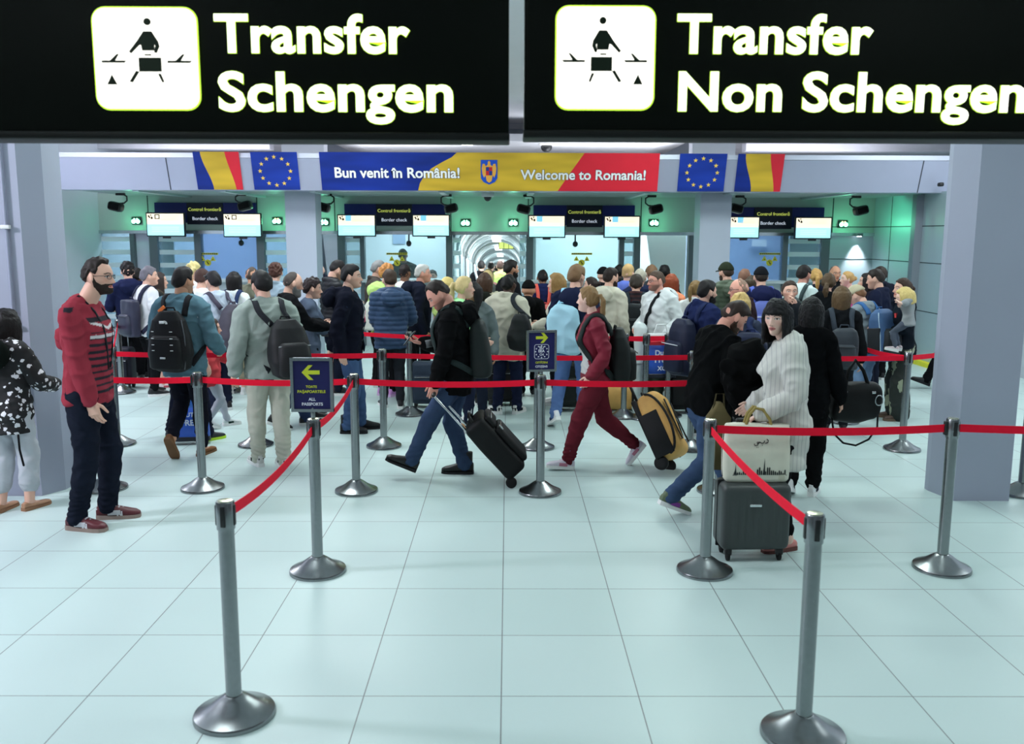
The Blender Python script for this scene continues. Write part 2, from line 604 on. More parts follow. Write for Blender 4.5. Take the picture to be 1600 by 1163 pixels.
def hand_shape(wrist, d, n, side, curl, k=1.0, fine=True):
    """Palm, four fingers of different length and a thumb from the side of the palm. d: finger direction, n: palm normal."""
    d = unit(d)
    n = unit(np.asarray(n, float) - d * np.dot(n, d))
    a = np.cross(d, n) * side                                   # towards the thumb
    w = np.asarray(wrist, float)
    parts = []
    rows = [(-.02, .026, .019), (.0, .029, .018), (.03, .038, .017), (.06, .042, .0155), (.088, .041, .0135)]
    parts.append(loft([(w + d * s * k, a, n, ru * k, rv * k, 2.6) for s, ru, rv in rows], 14))
    for i, (off, ln) in enumerate(((.031, .94), (.0105, 1.05), (-.0105, .98), (-.030, .78))):
        p = w + d * (.084 - .006 * abs(i - 1)) * k + a * off * k
        c = curl * (1 + .12 * i)
        ang = 0.0
        pts = [p - d * .02 * k, p]
        for seg, f in ((.043, .35), (.027, .55), (.022, .45)):
            ang += c * f
            p = p + (d * math.cos(ang) + n * math.sin(ang)) * seg * ln * k
            pts.append(p)
        parts.append(tube(pts, [.0095 * k, .0096 * k, .0088 * k, .008 * k, .0068 * k], 8))
    p = w + d * .022 * k + a * .026 * k + n * .006 * k
    t1 = unit(d * .72 + a * .66 + n * (.25 + .25 * curl))
    t2 = unit(d * .95 + a * .18 + n * (.3 + .35 * curl))
    parts.append(tube([p - t1 * .012 * k, p + t1 * .04 * k, p + t1 * .04 * k + t2 * .03 * k, p + t1 * .04 * k + t2 * .054 * k], [.0135 * k, .0115 * k, .0095 * k, .0075 * k], 8))
    return fuse(join(*parts), (.0032 if fine else .0055), 2)
def shoe_shapes(ankle, toe, pitch, k, style):
    """Upper and sole in place; toe = heading in the ground plane, pitch > 0 lifts the heel."""
    hts = {'sneaker': [.070, .092, .100, .090, .072, .056, .046, .030], 'boot': [.085, .11, .115, .10, .078, .058, .048, .032],
           'flat': [.058, .066, .060, .048, .042, .036, .032, .022]}[style]
    ss = [0, .08, .22, .38, .55, .75, .9, 1.0]
    ws = [.024, .032, .036, .037, .041, .045, .040, .020]
    L = .285 * k
    rg = [((0, -.075 * k + s * L, h * k / 2 + .012), (1, 0, 0), (0, 0, 1), w * k, h * k / 2, 2.4) for s, h, w in zip(ss, hts, ws)]
    up = loft(rg, 16)
    if style != 'flat':
        hh = .20 if style == 'boot' else .112
        up = join(up, loft([((0, -.022 * k, z * k), (1, 0, 0), (0, 1, 0), r * k, r * 1.25 * k) for z, r in ((.05, .036), (.085, .036), (hh, .037))], 16))
    xs = [(-w * k - .003, -.075 * k + s * L) for s, w in zip(ss, ws)] + [(w * k + .003, -.075 * k + s * L) for s, w in list(zip(ss, ws))[::-1]]
    m = len(xs)
    th = .026 if style == 'sneaker' else .018
    V = [(x, y, 0) for x, y in xs] + [(x, y, th + (.008 if y < 0 else 0)) for x, y in xs]
    F = [tuple(range(m)), tuple(range(2 * m - 1, m - 1, -1))] + [(i, (i + 1) % m, (i + 1) % m + m, i + m) for i in range(m)]
    sole = (np.array(V), F)
    M = Matrix.Translation(Vector(ankle)) @ Matrix.Rotation(toe, 4, 'Z') @ Matrix.Rotation(-pitch, 4, 'X') @ Matrix.Translation((0, 0, -.082 * k))
    return xf(up, M), xf(sole, M), M
PEOPLE = []
def person(px, ytop, Y, face=0, label='', sex='m', skin='light', hair=None, top=None, under=None, bottom=None, shoes=None,
           legs=None, arms=('down', 'down'), lean=0, hy=0, hp=0, roll=0, lod=None, group='travellers queuing for border control', build=1.0, beard=None,
           stubble=None, glasses=False, cap=None, brow=None, child=False, dz=0.0, poles=None, curl=None, lips=None, cat='person', palm=None, hf=0.0):
    """One figure: px/ytop is the crown of the head in the photograph, Y the distance; face: 0 away, 90 to the left, 180 to us, -90 to the right."""
    lod = lod or (0 if Y < 8.4 else 1 if Y < 10.8 else 2)
    vox = (.0085, .012, .015)[lod]
    rng = np.random.default_rng(int(px * 7 + ytop * 13 + Y * 10))
    crown = at(px, ytop, Y)
    L = (.232 if sex == 'm' else .22) * (.92 if child else 1.0)
    hair_t = .015 if hair else 0
    target = crown.z - hair_t - dz
    ln, hpr = math.radians(lean), math.radians(hp)
    h = target
    for _ in range(6):
        zp = .55 * h
        nz = zp + (h - .8 * L - zp) * math.cos(ln)
        topz = nz + L * (.30 * math.cos(hpr) - .10 * math.sin(hpr) + .5 * math.sqrt(math.cos(hpr) ** 2 + .74 * math.sin(hpr) ** 2))
        h += target - topz
    B = build
    def bend(V):
        V = np.array(V, float).reshape(-1, 3)
        zp = .55 * h
        a = ln * np.clip((V[:, 2] - zp) / (.13 * h), 0, 1)
        dz_ = V[:, 2] - zp
        y = V[:, 1] * np.cos(a) + dz_ * np.sin(a)
        z = zp + dz_ * np.cos(a) - V[:, 1] * np.sin(a)
        up = V[:, 2] > zp - .03 * h
        return np.stack([V[:, 0], np.where(up, y, V[:, 1]), np.where(up, z, V[:, 2])], 1)
    b1 = lambda p: bend([p])[0]
    base = b1((0, (.008 + hf) * h, h - .8 * L))
    HR = np.array((Matrix.Rotation(math.radians(hy), 3, 'Z') @ Matrix.Rotation(-hpr, 3, 'X') @ Matrix.Rotation(math.radians(roll), 3, 'Y')))
    hc = base + HR @ np.array([0, .10 * L, .30 * L])
    toh = lambda P: (np.asarray(P, float) * L) @ HR.T + hc
    # place the root so that the head falls where the photograph has it
    ang = math.radians(face)
    Rz = np.array(Matrix.Rotation(ang, 3, 'Z'))
    off = Rz @ hc
    root = thing('person', label, cat, Matrix.Translation((crown.x - off[0], Y, dz)) @ Matrix.Rotation(ang, 4, 'Z'), group)
    M = Matrix.Translation((crown.x - off[0], Y, dz)) @ Matrix.Rotation(ang, 4, 'Z')
    ctx = dict(root=root, M=M, h=h, bend=bend, b1=b1, L=L, toh=toh, vox=vox, lod=lod, sex=sex, rng=rng, hc=hc, HR=HR, base=base)
    # ---------------- skeleton
    legs = legs or ((.058, .0, 0, 0, 6), (-.058, .0, 0, 0, 6))
    la = lb = .2325 * h
    hz = .508 * h
    ank = []
    kf0 = (h / 1.75) ** .7 * (1 if sex == 'm' else .93)
    for sx, fy, lift, pit, toe in legs:
        pr = math.radians(pit)
        zz = .082 * kf0 * math.cos(pr) + (.195 * kf0 * math.sin(pr) if pit > 0 else -.072 * kf0 * math.sin(pr))
        ank.append(np.array([sx * h, fy * h, zz + (lift * h if pit <= 0 else 0)]))
    for i, s in enumerate((1, -1)):
        dd = (ank[i][0] - s * .05 * h) ** 2 + ank[i][1] ** 2
        hz = min(hz, ank[i][2] + math.sqrt(max((.995 * (la + lb)) ** 2 - dd, .01)))
    drop = .508 * h - hz
    hips = [np.array([s * .05 * h * B, -.006 * h, hz]) for s in (1, -1)]
    knees = []
    for i, s in enumerate((1, -1)):
        k, ank[i] = ik(hips[i], ank[i], la, lb, (s * .12, 1, 0))
        knees.append(k)
    sw = (.105 if sex == 'm' else .092) * h * B
    S = [b1((s * sw, -.008 * h, .803 * h)) for s in (1, -1)]
    elb, wri = [], []
    for i, s in enumerate((1, -1)):
        t = arms[i]
        t = ARM[t] if isinstance(t, str) else t
        t = np.array([s * t[0] * h, t[1] * h, t[2] * h])
        pole = (poles[i] if poles and poles[i] is not None else (s * .45, -1, -.25))
        e, w = ik(S[i], t, .168 * h, .148 * h, pole)
        elb.append(e)
        wri.append(w)
    ctx.update(ank=ank, knees=knees, S=S, elb=elb, wri=wri)
    X, Yv = np.array([1., 0, 0]), np.array([0, 1., 0])
    def torso(t, z0=0, z1=9, boxy=0.0, flare=0.0):
        rows = [r for r in TORSO[sex] if z0 <= r[0] <= z1]
        rg = []
        for z, a, b, yc in rows:
            a = max(a, boxy)
            rg.append(((0, yc * h, z * h), X, Yv, a * h * B + t, b * h * (1 + (B - 1) * 1.4) + t, 2.3))
        if z0 and rows[0][0] > z0 + .004:
            z, a, b, yc = rows[0]
            rg.insert(0, ((0, yc * h, z0 * h), X, Yv, max(a, boxy) * h * B + t + flare, b * h * B + t + flare, 2.3))
        V, F = loft(rg, 26)
        return bend(V), F
    def traps(t):
        nb = b1((0, -.014 * h, .835 * h))
        return [tube([nb, .5 * (nb + S[i]) + np.array([0, 0, .004 * h]), S[i]], [.030 * h + t, .031 * h + t, .029 * h + t], 12) for i in (0, 1)]
    def arm(i, t, f0=0.0, f1=2.0, loose=0.0):
        """Arm or sleeve of thickness t from the shoulder (0) past the elbow (1) to the wrist (2)."""
        key = [(0, S[i], .031), (.45, S[i] + (elb[i] - S[i]) * .45, .0285), (.92, S[i] + (elb[i] - S[i]) * .92, .0235), (1.15, elb[i] + (wri[i] - elb[i]) * .15, .0245), (1.45, elb[i] + (wri[i] - elb[i]) * .45, .0225), (2.0, wri[i], .0155)]
        P, R = [], []
        for j, (f, p, r) in enumerate(key):
            if f > f1:
                f_, p_, r_ = key[j - 1]
                u = (f1 - f_) / (f - f_)
                P.append(p_ + (p - p_) * u)
                R.append((r_ + (r - r_) * u) * h)
                break
            P.append(p)
            R.append(r * h)
        R = np.array(R) * (1 + (B - 1) * .6) + t + loose * np.linspace(0, 1, len(R))
        return tube(P, R, 14)
    def leg(i, t, cut=2.0, ankle_r=None, knee_r=None):
        a = .024 if ankle_r is None else ankle_r
        kr = .034 if knee_r is None else knee_r
        ft = lambda f: hips[i] + (knees[i] - hips[i]) * f if f <= 1 else knees[i] + (ank[i] - knees[i]) * (f - 1)
        key = [(0, .054), (.3, .050), (.65, .041), (1.0, kr), (1.35, max(.034, a)), (1.7, max(.027, a)), (2.0, a)]
        fs = [f for f, _ in key if f < cut - .03] + [cut]
        P = [ft(f) for f in fs]
        R = np.interp(fs, [k[0] for k in key], [k[1] for k in key]) * h * (1 + (B - 1) * .5) + t
        return tube(P, R, 16)
    # ---------------- body: one continuous skin from crown to feet
    neckr = (.033 if sex == 'm' else .027) * h
    nb = b1((0, -.014 * h, .80 * h))
    parts = [torso(0), *traps(0), tube([nb, base + HR @ np.array([0, .0, .02 * L]), base + HR @ np.array([0, .04 * L, .16 * L])], [neckr * 1.15, neckr, neckr * .95], 14)]
    parts += [arm(i, 0) for i in (0, 1)] + [leg(i, 0) for i in (0, 1)]
    for i in (0, 1):
        toe = math.radians(-legs[i][4] if i == 0 else legs[i][4])
        RF = np.array(Matrix.Rotation(toe, 3, 'Z') @ Matrix.Rotation(-math.radians(legs[i][3]), 3, 'X'))
        fo = lambda y, z: ank[i] + RF @ np.array([0, y, z]) * kf0
        parts.append(tube([fo(-.015, -.012), fo(.06, -.042), fo(.14, -.055)], [.034 * kf0, .028 * kf0, .02 * kf0], 10))
    bV, bF = fuse(join(*parts), vox * 1.15, 3)
    D, hF = ico(6 if lod == 0 else 5)
    P = sculpt(D, sex, L)
    ears = [xf(ball((0, 0, 0), (.032, .08, .135), 12), Matrix.Translation((s * .345, -.03, -.01)) @ Matrix.Rotation(s * -.35, 4, 'Z') @ Matrix.Rotation(.18, 4, 'X')) for s in (1, -1)]
    sk = SKIN[skin] if isinstance(skin, str) else skin
    brow = brow or (tuple(int(v * .8) for v in hair['c']) if hair else tuple(int(v * .5) for v in sk))
    tint_h = face_tint(P, sk, sex, brow, stubble, lips)
    hands = []
    for i, s in enumerate((1, -1)):
        d = unit(wri[i] - elb[i])
        pn = np.array([-s, .15, 0.]) if palm is None or palm[i] is None else np.array(palm[i], float)
        if abs(np.dot(pn, d)) > .9:
            pn = np.array([0, 0, -1.])
        c = .75 if not curl else curl[i]
        hands.append(hand_shape(wri[i], d, pn, s, c, (h / 1.75) * (.92 if sex == 'f' else 1.0), lod == 0))
    sh = join((bV, bF), (toh(P), hF), *[(toh(e[0]), e[1]) for e in ears], *hands)
    nbody, nhead = len(bV), len(P)
    skl = np.array(srgb(sk)[:3])
    tint = np.tile(skl, (len(sh[0]), 1))
    tint[nbody:nbody + nhead] = tint_h
    obj('body', sh, attr_mat('skin', .5, .05, .35), root, tint=tint)
    # ---------------- hair, beard, cap, glasses
    D2, F2 = ico(5)
    P2 = sculpt(D2, sex, L)
    az = np.degrees(np.arctan2(np.abs(P2[:, 0]), P2[:, 1] + .02))
    if hair:
        st = hair.get('style', 'short')
        zh = np.interp(az, [0, 35, 58, 72, 88, 100, 125, 180], {
            'short': [.30, .27, .20, .03, .11, .15, -.14, -.27], 'reced': [.36, .40, .30, .06, .11, .15, -.13, -.26],
            'bald': [.6, .6, .55, .40, .20, .14, -.14, -.24], 'long': [.33, .28, .18, -.02, -.1, -.2, -.3, -.34],
            'fringe': [.13, .13, .10, -.25, -.3, -.3, -.32, -.36]}[hair.get('line', 'short' if sex == 'm' else 'long')])
        m = sstep(zh - .015, zh + .035, P2[:, 2])
        sides = hair.get('sides', 1.0)
        tk = hair.get('t', .05) * (sides + (1 - sides) * sstep(.1, .3, P2[:, 2]))
        tk = tk * (1 + hair.get('vol', .3) * sstep(.15, .5, P2[:, 2])) + hair.get('quiff', 0) * sstep(.2, .4, P2[:, 2]) * sstep(.0, .3, P2[:, 1])
        cr = hair.get('curl', 0)
        nz = wob(P2, 30 if cr else 22, rng, 7, (1, 1, .45 if not cr else 1))
        tk = tk + (.016 + cr) * nz * m
        Q = P2 + D2 * (tk * m - .05 * (1 - m))[:, None]
        shapes = [(Q, F2)]
        hv = (.0055, .008, .010)[lod]
        if st in ('straight', 'bob', 'tail', 'braid', 'bun', 'loose'):
            lnz = hair.get('len', 1.0)
            if st in ('straight', 'bob', 'loose'):
                for a in np.arange(hair.get('az', 62), 361 - hair.get('az', 62), 9):
                    t = math.radians(a)
                    sx, sy = -math.sin(t), math.cos(t)
                    tip = -lnz * rng.uniform(.92, 1.04)
                    pts = []
                    for z in np.linspace(.22, tip, 8):
                        r = math.sqrt(max(1 - (min(max(z, 0), .45) / .5) ** 2, .1))
                        r = r * (1.06 - (.12 if sy < 0 else 0) * sstep(-.1, -.6, np.array(z)) + hair.get('flare', 0) * max(0, -z))
                        wv = hair.get('wave', 0) * math.sin(z * 14 + a)
                        pts.append((sx * .35 * (r + wv) + rng.normal() * .006, sy * (.42 if sy > 0 else .44) * (r + wv) - .02 + rng.normal() * .006, z))
                    shapes.append(tube(pts, np.linspace(.085, .05, 8) if st != 'loose' else np.linspace(.09, .04, 8), 8))
            elif st in ('tail', 'braid'):
                by, bz = -.47, hair.get('tz', .12)
                for q in range(7):
                    o = rng.normal(size=2) * .05
                    pts = [(o[0] * .3, by + .12, bz), (o[0] * .5, by - .06, bz + .03), (o[0], by - .16 + o[1] * .5, bz - .18), (o[0] * 1.3, by - .12 + o[1], bz - lnz * .55), (o[0] * .7, by - .05 + o[1] * .6, bz - lnz * rng.uniform(.9, 1.05))]
                    shapes.append(tube(pts, [.06, .075, .075, .06, .02], 8))
                if st == 'braid':
                    for q in range(9):
                        shapes.append(ball((.03 * (-1) ** q, by - .08, bz - .12 - q * lnz / 9), (.07, .06, .085), 10))
            elif st == 'bun':
                shapes.append(ball((0, -.5, hair.get('tz', .12)), (.15, .13, .15), 14))
            V, F = fuse(join(*[(s_[0] * L, s_[1]) for s_ in shapes]), hv, 2)
            V = V + normals(V, F) * (.0018 * wob(V / L, 60, rng, 8, (1, 1, .10)))[:, None]
            V = V @ HR.T + hc
        else:
            V, F = toh(Q), F2
        obj('hair', (V, F), mat(hair['c'], 'hair'), root)
    if beard:
        zb = np.interp(az, [0, 25, 45, 70, 84, 92], [-.17, -.17, -.20, -.12, .06, .08])
        m = sstep(zb + .01, zb - .03, P2[:, 2]) * sstep(98, 84, az) * sstep(-.56, -.5, P2[:, 2] + 0 * az)
        m = m * (1 - np.exp(-(P2[:, 0] / .1) ** 4 - ((P2[:, 2] + .262) / .042) ** 4) * (P2[:, 1] > .2))
        tk = beard.get('t', .03) * (1 + beard.get('chin', 0) * sstep(-.3, -.48, P2[:, 2]) * sstep(0, .2, P2[:, 1])) + .008 * wob(P2, 34, rng, 6)
        obj('beard', (toh(P2 + D2 * (tk * m - .04 * (1 - m))[:, None]), F2), mat(beard['c'], 'hair'), root)
    if cap:
        m = sstep(.10, .15, P2[:, 2] + .10 * P2[:, 1] * 0)
        Q = P2 + D2 * ((.075 + .02 * sstep(.3, .5, P2[:, 2])) * m - .06 * (1 - m))[:, None]
        co = obj('cap', (toh(Q), F2), mat(cap['c'], 'cloth'), root)
        if cap.get('visor', True):
            s = cap.get('dir', 1)
            pts = [((x * .33), s * (.40 - .35 * x * x), .155 - .06 * x * x) for x in np.linspace(-.95, .95, 9)]
            tip = [((x * .30), s * (.40 + .27 * math.sqrt(1 - .9 * x * x)), .10 - .05 * x * x) for x in np.linspace(-.95, .95, 9)]
            V = [p for p in pts] + [p for p in tip] + [(p[0], p[1], p[2] - .025) for p in pts] + [(p[0], p[1], p[2] - .025) for p in tip]
            F = []
            for j in range(8):
                F += [(j, j + 1, j + 10, j + 9), (18 + j, 27 + j, 28 + j, 19 + j), (9 + j, 10 + j, 28 + j, 27 + j), (j, 18 + j, 19 + j, j + 1)]
            F += [(0, 9, 27, 18), (8, 26, 35, 17)]
            obj('visor', (toh(np.array(V)), F), mat(cap['c'], 'cloth'), co)
    if glasses:
        g = []
        for s in (1, -1):
            t = np.linspace(0, 2 * math.pi, 17)
            ring = np.stack([s * .145 + .085 * np.sign(np.cos(t)) * np.abs(np.cos(t)) ** .7, .435 - .05 * np.abs(np.cos(t)) * (np.cos(t) * s > 0), .025 + .06 * np.sign(np.sin(t)) * np.abs(np.sin(t)) ** .7], 1)
            g.append(tube(ring, .009, 6, False))
            g.append(tube([(s * .23, .39, .05), (s * .345, .2, .05), (s * .35, -.05, .03)], .009, 6))
        g.append(tube([(-.06, .445, .04), (0, .45, .05), (.06, .445, .04)], .009, 6))
        o = obj('glasses', (lambda q: (toh(q[0]), q[1]))(join(*g)), mat((30, 30, 36), 'plastic'), root)
    # ---------------- clothes
    def cloth(name, shapes, material, voxel, wr=.004, extra=None, tint=None, sm=4, p=root):
        V, F = fuse(join(*shapes), voxel, sm)
        N = normals(V, F)
        w = .75 * wob(V, 17, rng, 6, (1, 1, 1.6)) + .35 * wob(V, 40, rng, 6, (1, 1, 1.3))
        d = wr * 1.5 * np.clip(1 - np.abs(w) * 1.5, -.08, 1)
        if extra:
            d = d + extra(V)
        V = V + N * d[:, None]
        if name not in ('x',):
            ctx.setdefault('surf', []).append((V, F))
        tn = tint(V) if tint else None
        return obj(name, (V, F), material, p, tint=tn)
    def upper(g, t0=0.0, inner=False):
        k = g['kind']
        t = t0 + {'tee': .009, 'shirt': .011, 'sweater': .014, 'hoodie': .018, 'cardigan': .018, 'jacket': .024, 'puffer': .036, 'coat': .026}[k] * g.get('loose', 1)
        hem = g.get('hem', {'tee': .475, 'shirt': .455, 'sweater': .475, 'hoodie': .465, 'cardigan': .40, 'jacket': .455, 'puffer': .44, 'coat': .38}[k])
        boxy = {'tee': .086, 'shirt': .09, 'sweater': .09, 'hoodie': .095, 'cardigan': .09, 'jacket': .096, 'puffer': .098, 'coat': .098}[k] * (1 if sex == 'm' else .95)
        f1 = .25 if inner and k == 'tee' else g.get('sleeve', .6 if k == 'tee' else 1.95)
        shapes = [torso(t, hem, 9, boxy, .004), *traps(t)]
        for i in (0, 1):
            lo = {'tee': .014, 'shirt': .012, 'puffer': .008}.get(k, .006)
            shapes.append(arm(i, t * .85, 0, f1, lo if f1 > 1 else .016))
        nbk, nfr = b1((0, -.045 * h, .838 * h)), b1((0, .03 * h, .815 * h))
        tt = np.linspace(0, 2 * math.pi, 15)
        nr = neckr + .010 + t * .4
        if k in ('hoodie', 'jacket', 'puffer', 'coat', 'shirt') or g.get('collar'):
            r = {'hoodie': .026, 'puffer': .026, 'shirt': .011}.get(k, .019)
            zc = .842 if k != 'shirt' else .848
            ring = [b1((nr * math.sin(a), -.012 * h - nr * math.cos(a), zc * h + .012 * math.cos(a) * (2.2 if k != 'puffer' else .8))) for a in tt]
            shapes.append(tube(ring, r, 10, False))
            if k == 'puffer' or g.get('collar') == 'high':
                shapes.append(tube([p + np.array([0, 0, .03]) for p in ring], r * .9, 10, False))
        elif k != 'tee' or True:
            ring = [b1((nr * 1.1 * math.sin(a), -.014 * h - nr * math.cos(a), .829 * h + .012 * math.cos(a))) for a in tt]
            shapes.append(tube(ring, .008 + t * .25, 8, False))
        if g.get('hood', k == 'hoodie'):
            hb = b1((0, -.085 * h - t, .815 * h))
            shapes.append(xf(ball((0, 0, 0), (.085 * h, .042 * h, .062 * h), 16), Matrix.Translation(Vector(hb)) @ Matrix.Rotation(-.35 + ln, 4, 'X')))
        if f1 > 1.5 and k in ('sweater', 'hoodie', 'puffer', 'jacket'):
            pass
        ex = None
        if k == 'puffer':
            ex = lambda V: .014 * np.abs(np.sin(math.pi * V[:, 2] / .058)) ** .6 - .010
        material = g.get('mat') or mat(g['c'], g.get('surf', {'sweater': 'knit', 'cardigan': 'knit', 'puffer': 'nylon', 'jacket': 'cloth'}.get(k, 'cloth')))
        nm = g.get('name', {'tee': 'tee_shirt', 'puffer': 'puffer_jacket'}.get(k, k))
        tint = (lambda V: g['tint'](V, h)) if g.get('tint') else None
        ctx['tops'] = ctx.get('tops', [])
        return cloth(nm, shapes, material, g.get('vox', vox), g.get('wr', .003 if inner else .005 if k == 'puffer' else .009), ex, tint), t
    t_in = 0
    ctx['has_under'] = bool(under)
    if under:
        _, t_in = upper(under, 0, True)
        t_in *= .9
    if top:
        o, _ = upper(top, t_in)
        ctx['top'] = o
        # open front, hem band or placket as pieces of the garment
        if top.get('zip'):
            pts = [b1((0, (.078 + .0) * h * B + .012, z * h)) for z in np.linspace(.49, .80, 9)]
            obj('zip', band(pts, [(0, 1, 0)] * 9, .012, .012), mat(top['zip'], 'plastic'), o)
    if bottom:
        k = bottom['kind']
        t = {'jeans': .010, 'slim': .007, 'joggers': .014, 'chinos': .012, 'wide': .02, 'shorts': .014, 'leggings': .004, 'skirt': .01, 'capri': .012}[k]
        ar = {'jeans': .029, 'slim': .0235, 'joggers': .026, 'chinos': .029, 'wide': .052, 'shorts': .045, 'leggings': .021, 'skirt': .03, 'capri': .038}[k]
        kr = {'jeans': .037, 'joggers': .041, 'chinos': .039, 'wide': .05, 'shorts': .046, 'capri': .04}.get(k, .034)
        cut = bottom.get('cut', {'shorts': 1.08, 'capri': 1.62, 'skirt': 1.2}.get(k, 1.99 if k not in ('joggers', 'slim') else 1.93))
        shp = [torso(t * .6, .455, .57), leg(0, t, cut, ar, kr), leg(1, t, cut, ar, kr)]
        if drop > .004:
            shp[0] = (shp[0][0] - np.array([0, 0, drop * .6]), shp[0][1])
        if k == 'skirt':
            zb = bottom.get('len', .25)
            shp = [loft([((0, -.005 * h, z * h), X, Yv, a * h, b * h, 2.2) for z, a, b in ((zb, .125, .10), (.35, .118, .092), (.47, .108, .08), (.54, .100, .07), (.60, .082, .06))], 28)]
        bunch = .004 if k in ('jeans', 'chinos', 'joggers') else .002
        ex = lambda V: bunch * np.sin(V[:, 2] * 120 + 5 * wob(V, 16, rng, 4) + V[:, 0] * 60) * sstep(.24 * h, .06 * h, V[:, 2])
        tint = (lambda V: bottom['tint'](V, h)) if bottom.get('tint') else None
        o = cloth(bottom.get('name', {'jeans': 'jeans', 'slim': 'trousers', 'joggers': 'trousers', 'chinos': 'trousers', 'wide': 'trousers', 'capri': 'trousers'}.get(k, k)),
                  shp, bottom.get('mat') or mat(bottom['c'], bottom.get('surf', 'denim' if k in ('jeans', 'shorts') else 'cloth')), vox, .0055, ex, tint)
        ctx['bottom'] = o
    if shoes:
        for i in (0, 1):
            lx = legs[i]
            toe = math.radians(-lx[4] if i == 0 else lx[4])
            kf = (h / 1.75) ** .7 * (1 if sex == 'm' else .93)
            up, so, MS = shoe_shapes(ank[i], toe, math.radians(lx[3]), kf, shoes.get('style', 'sneaker'))
            V, F = fuse(up, (.0055, .008, .010)[lod], 2)
            s_ = obj('shoe', (V, F), mat(shoes['c'], shoes.get('surf', 'leather')), root)
            obj('sole', so, mat(shoes.get('sole', (235, 235, 235)), 'rubber'), s_, smooth=False)
            if shoes.get('accent'):
                acc = []
                for q in range(4):
                    y0 = .055 + q * .022
                    acc.append(band([(-.022, y0 - .004, .088 - q * .009), (0, y0, .098 - q * .0105), (.022, y0 - .004, .088 - q * .009)], [(-.4, .4, 1), (0, .4, 1), (.4, .4, 1)], .009, .006))
                for sd in (1, -1):
                    acc.append(xf(rbox(.008, .085, .034, .004, 2), Matrix.Translation((sd * .0385, .045, .048))))
                obj('lace', xf((join(*acc)[0] * kf, join(*acc)[1]), MS), mat(shoes['accent'], 'cloth'), s_)
            if shoes.get('heel'):
                obj('heel_tab', xf(xf(rbox(.05, .02, .04, .008, 2), Matrix.Translation((0, -.064 * kf, .062 * kf))), MS), mat(shoes['heel'], 'leather'), s_)
            ctx.setdefault('shoeM', []).append((MS, kf, s_))
    PEOPLE.append(ctx)
    return ctx

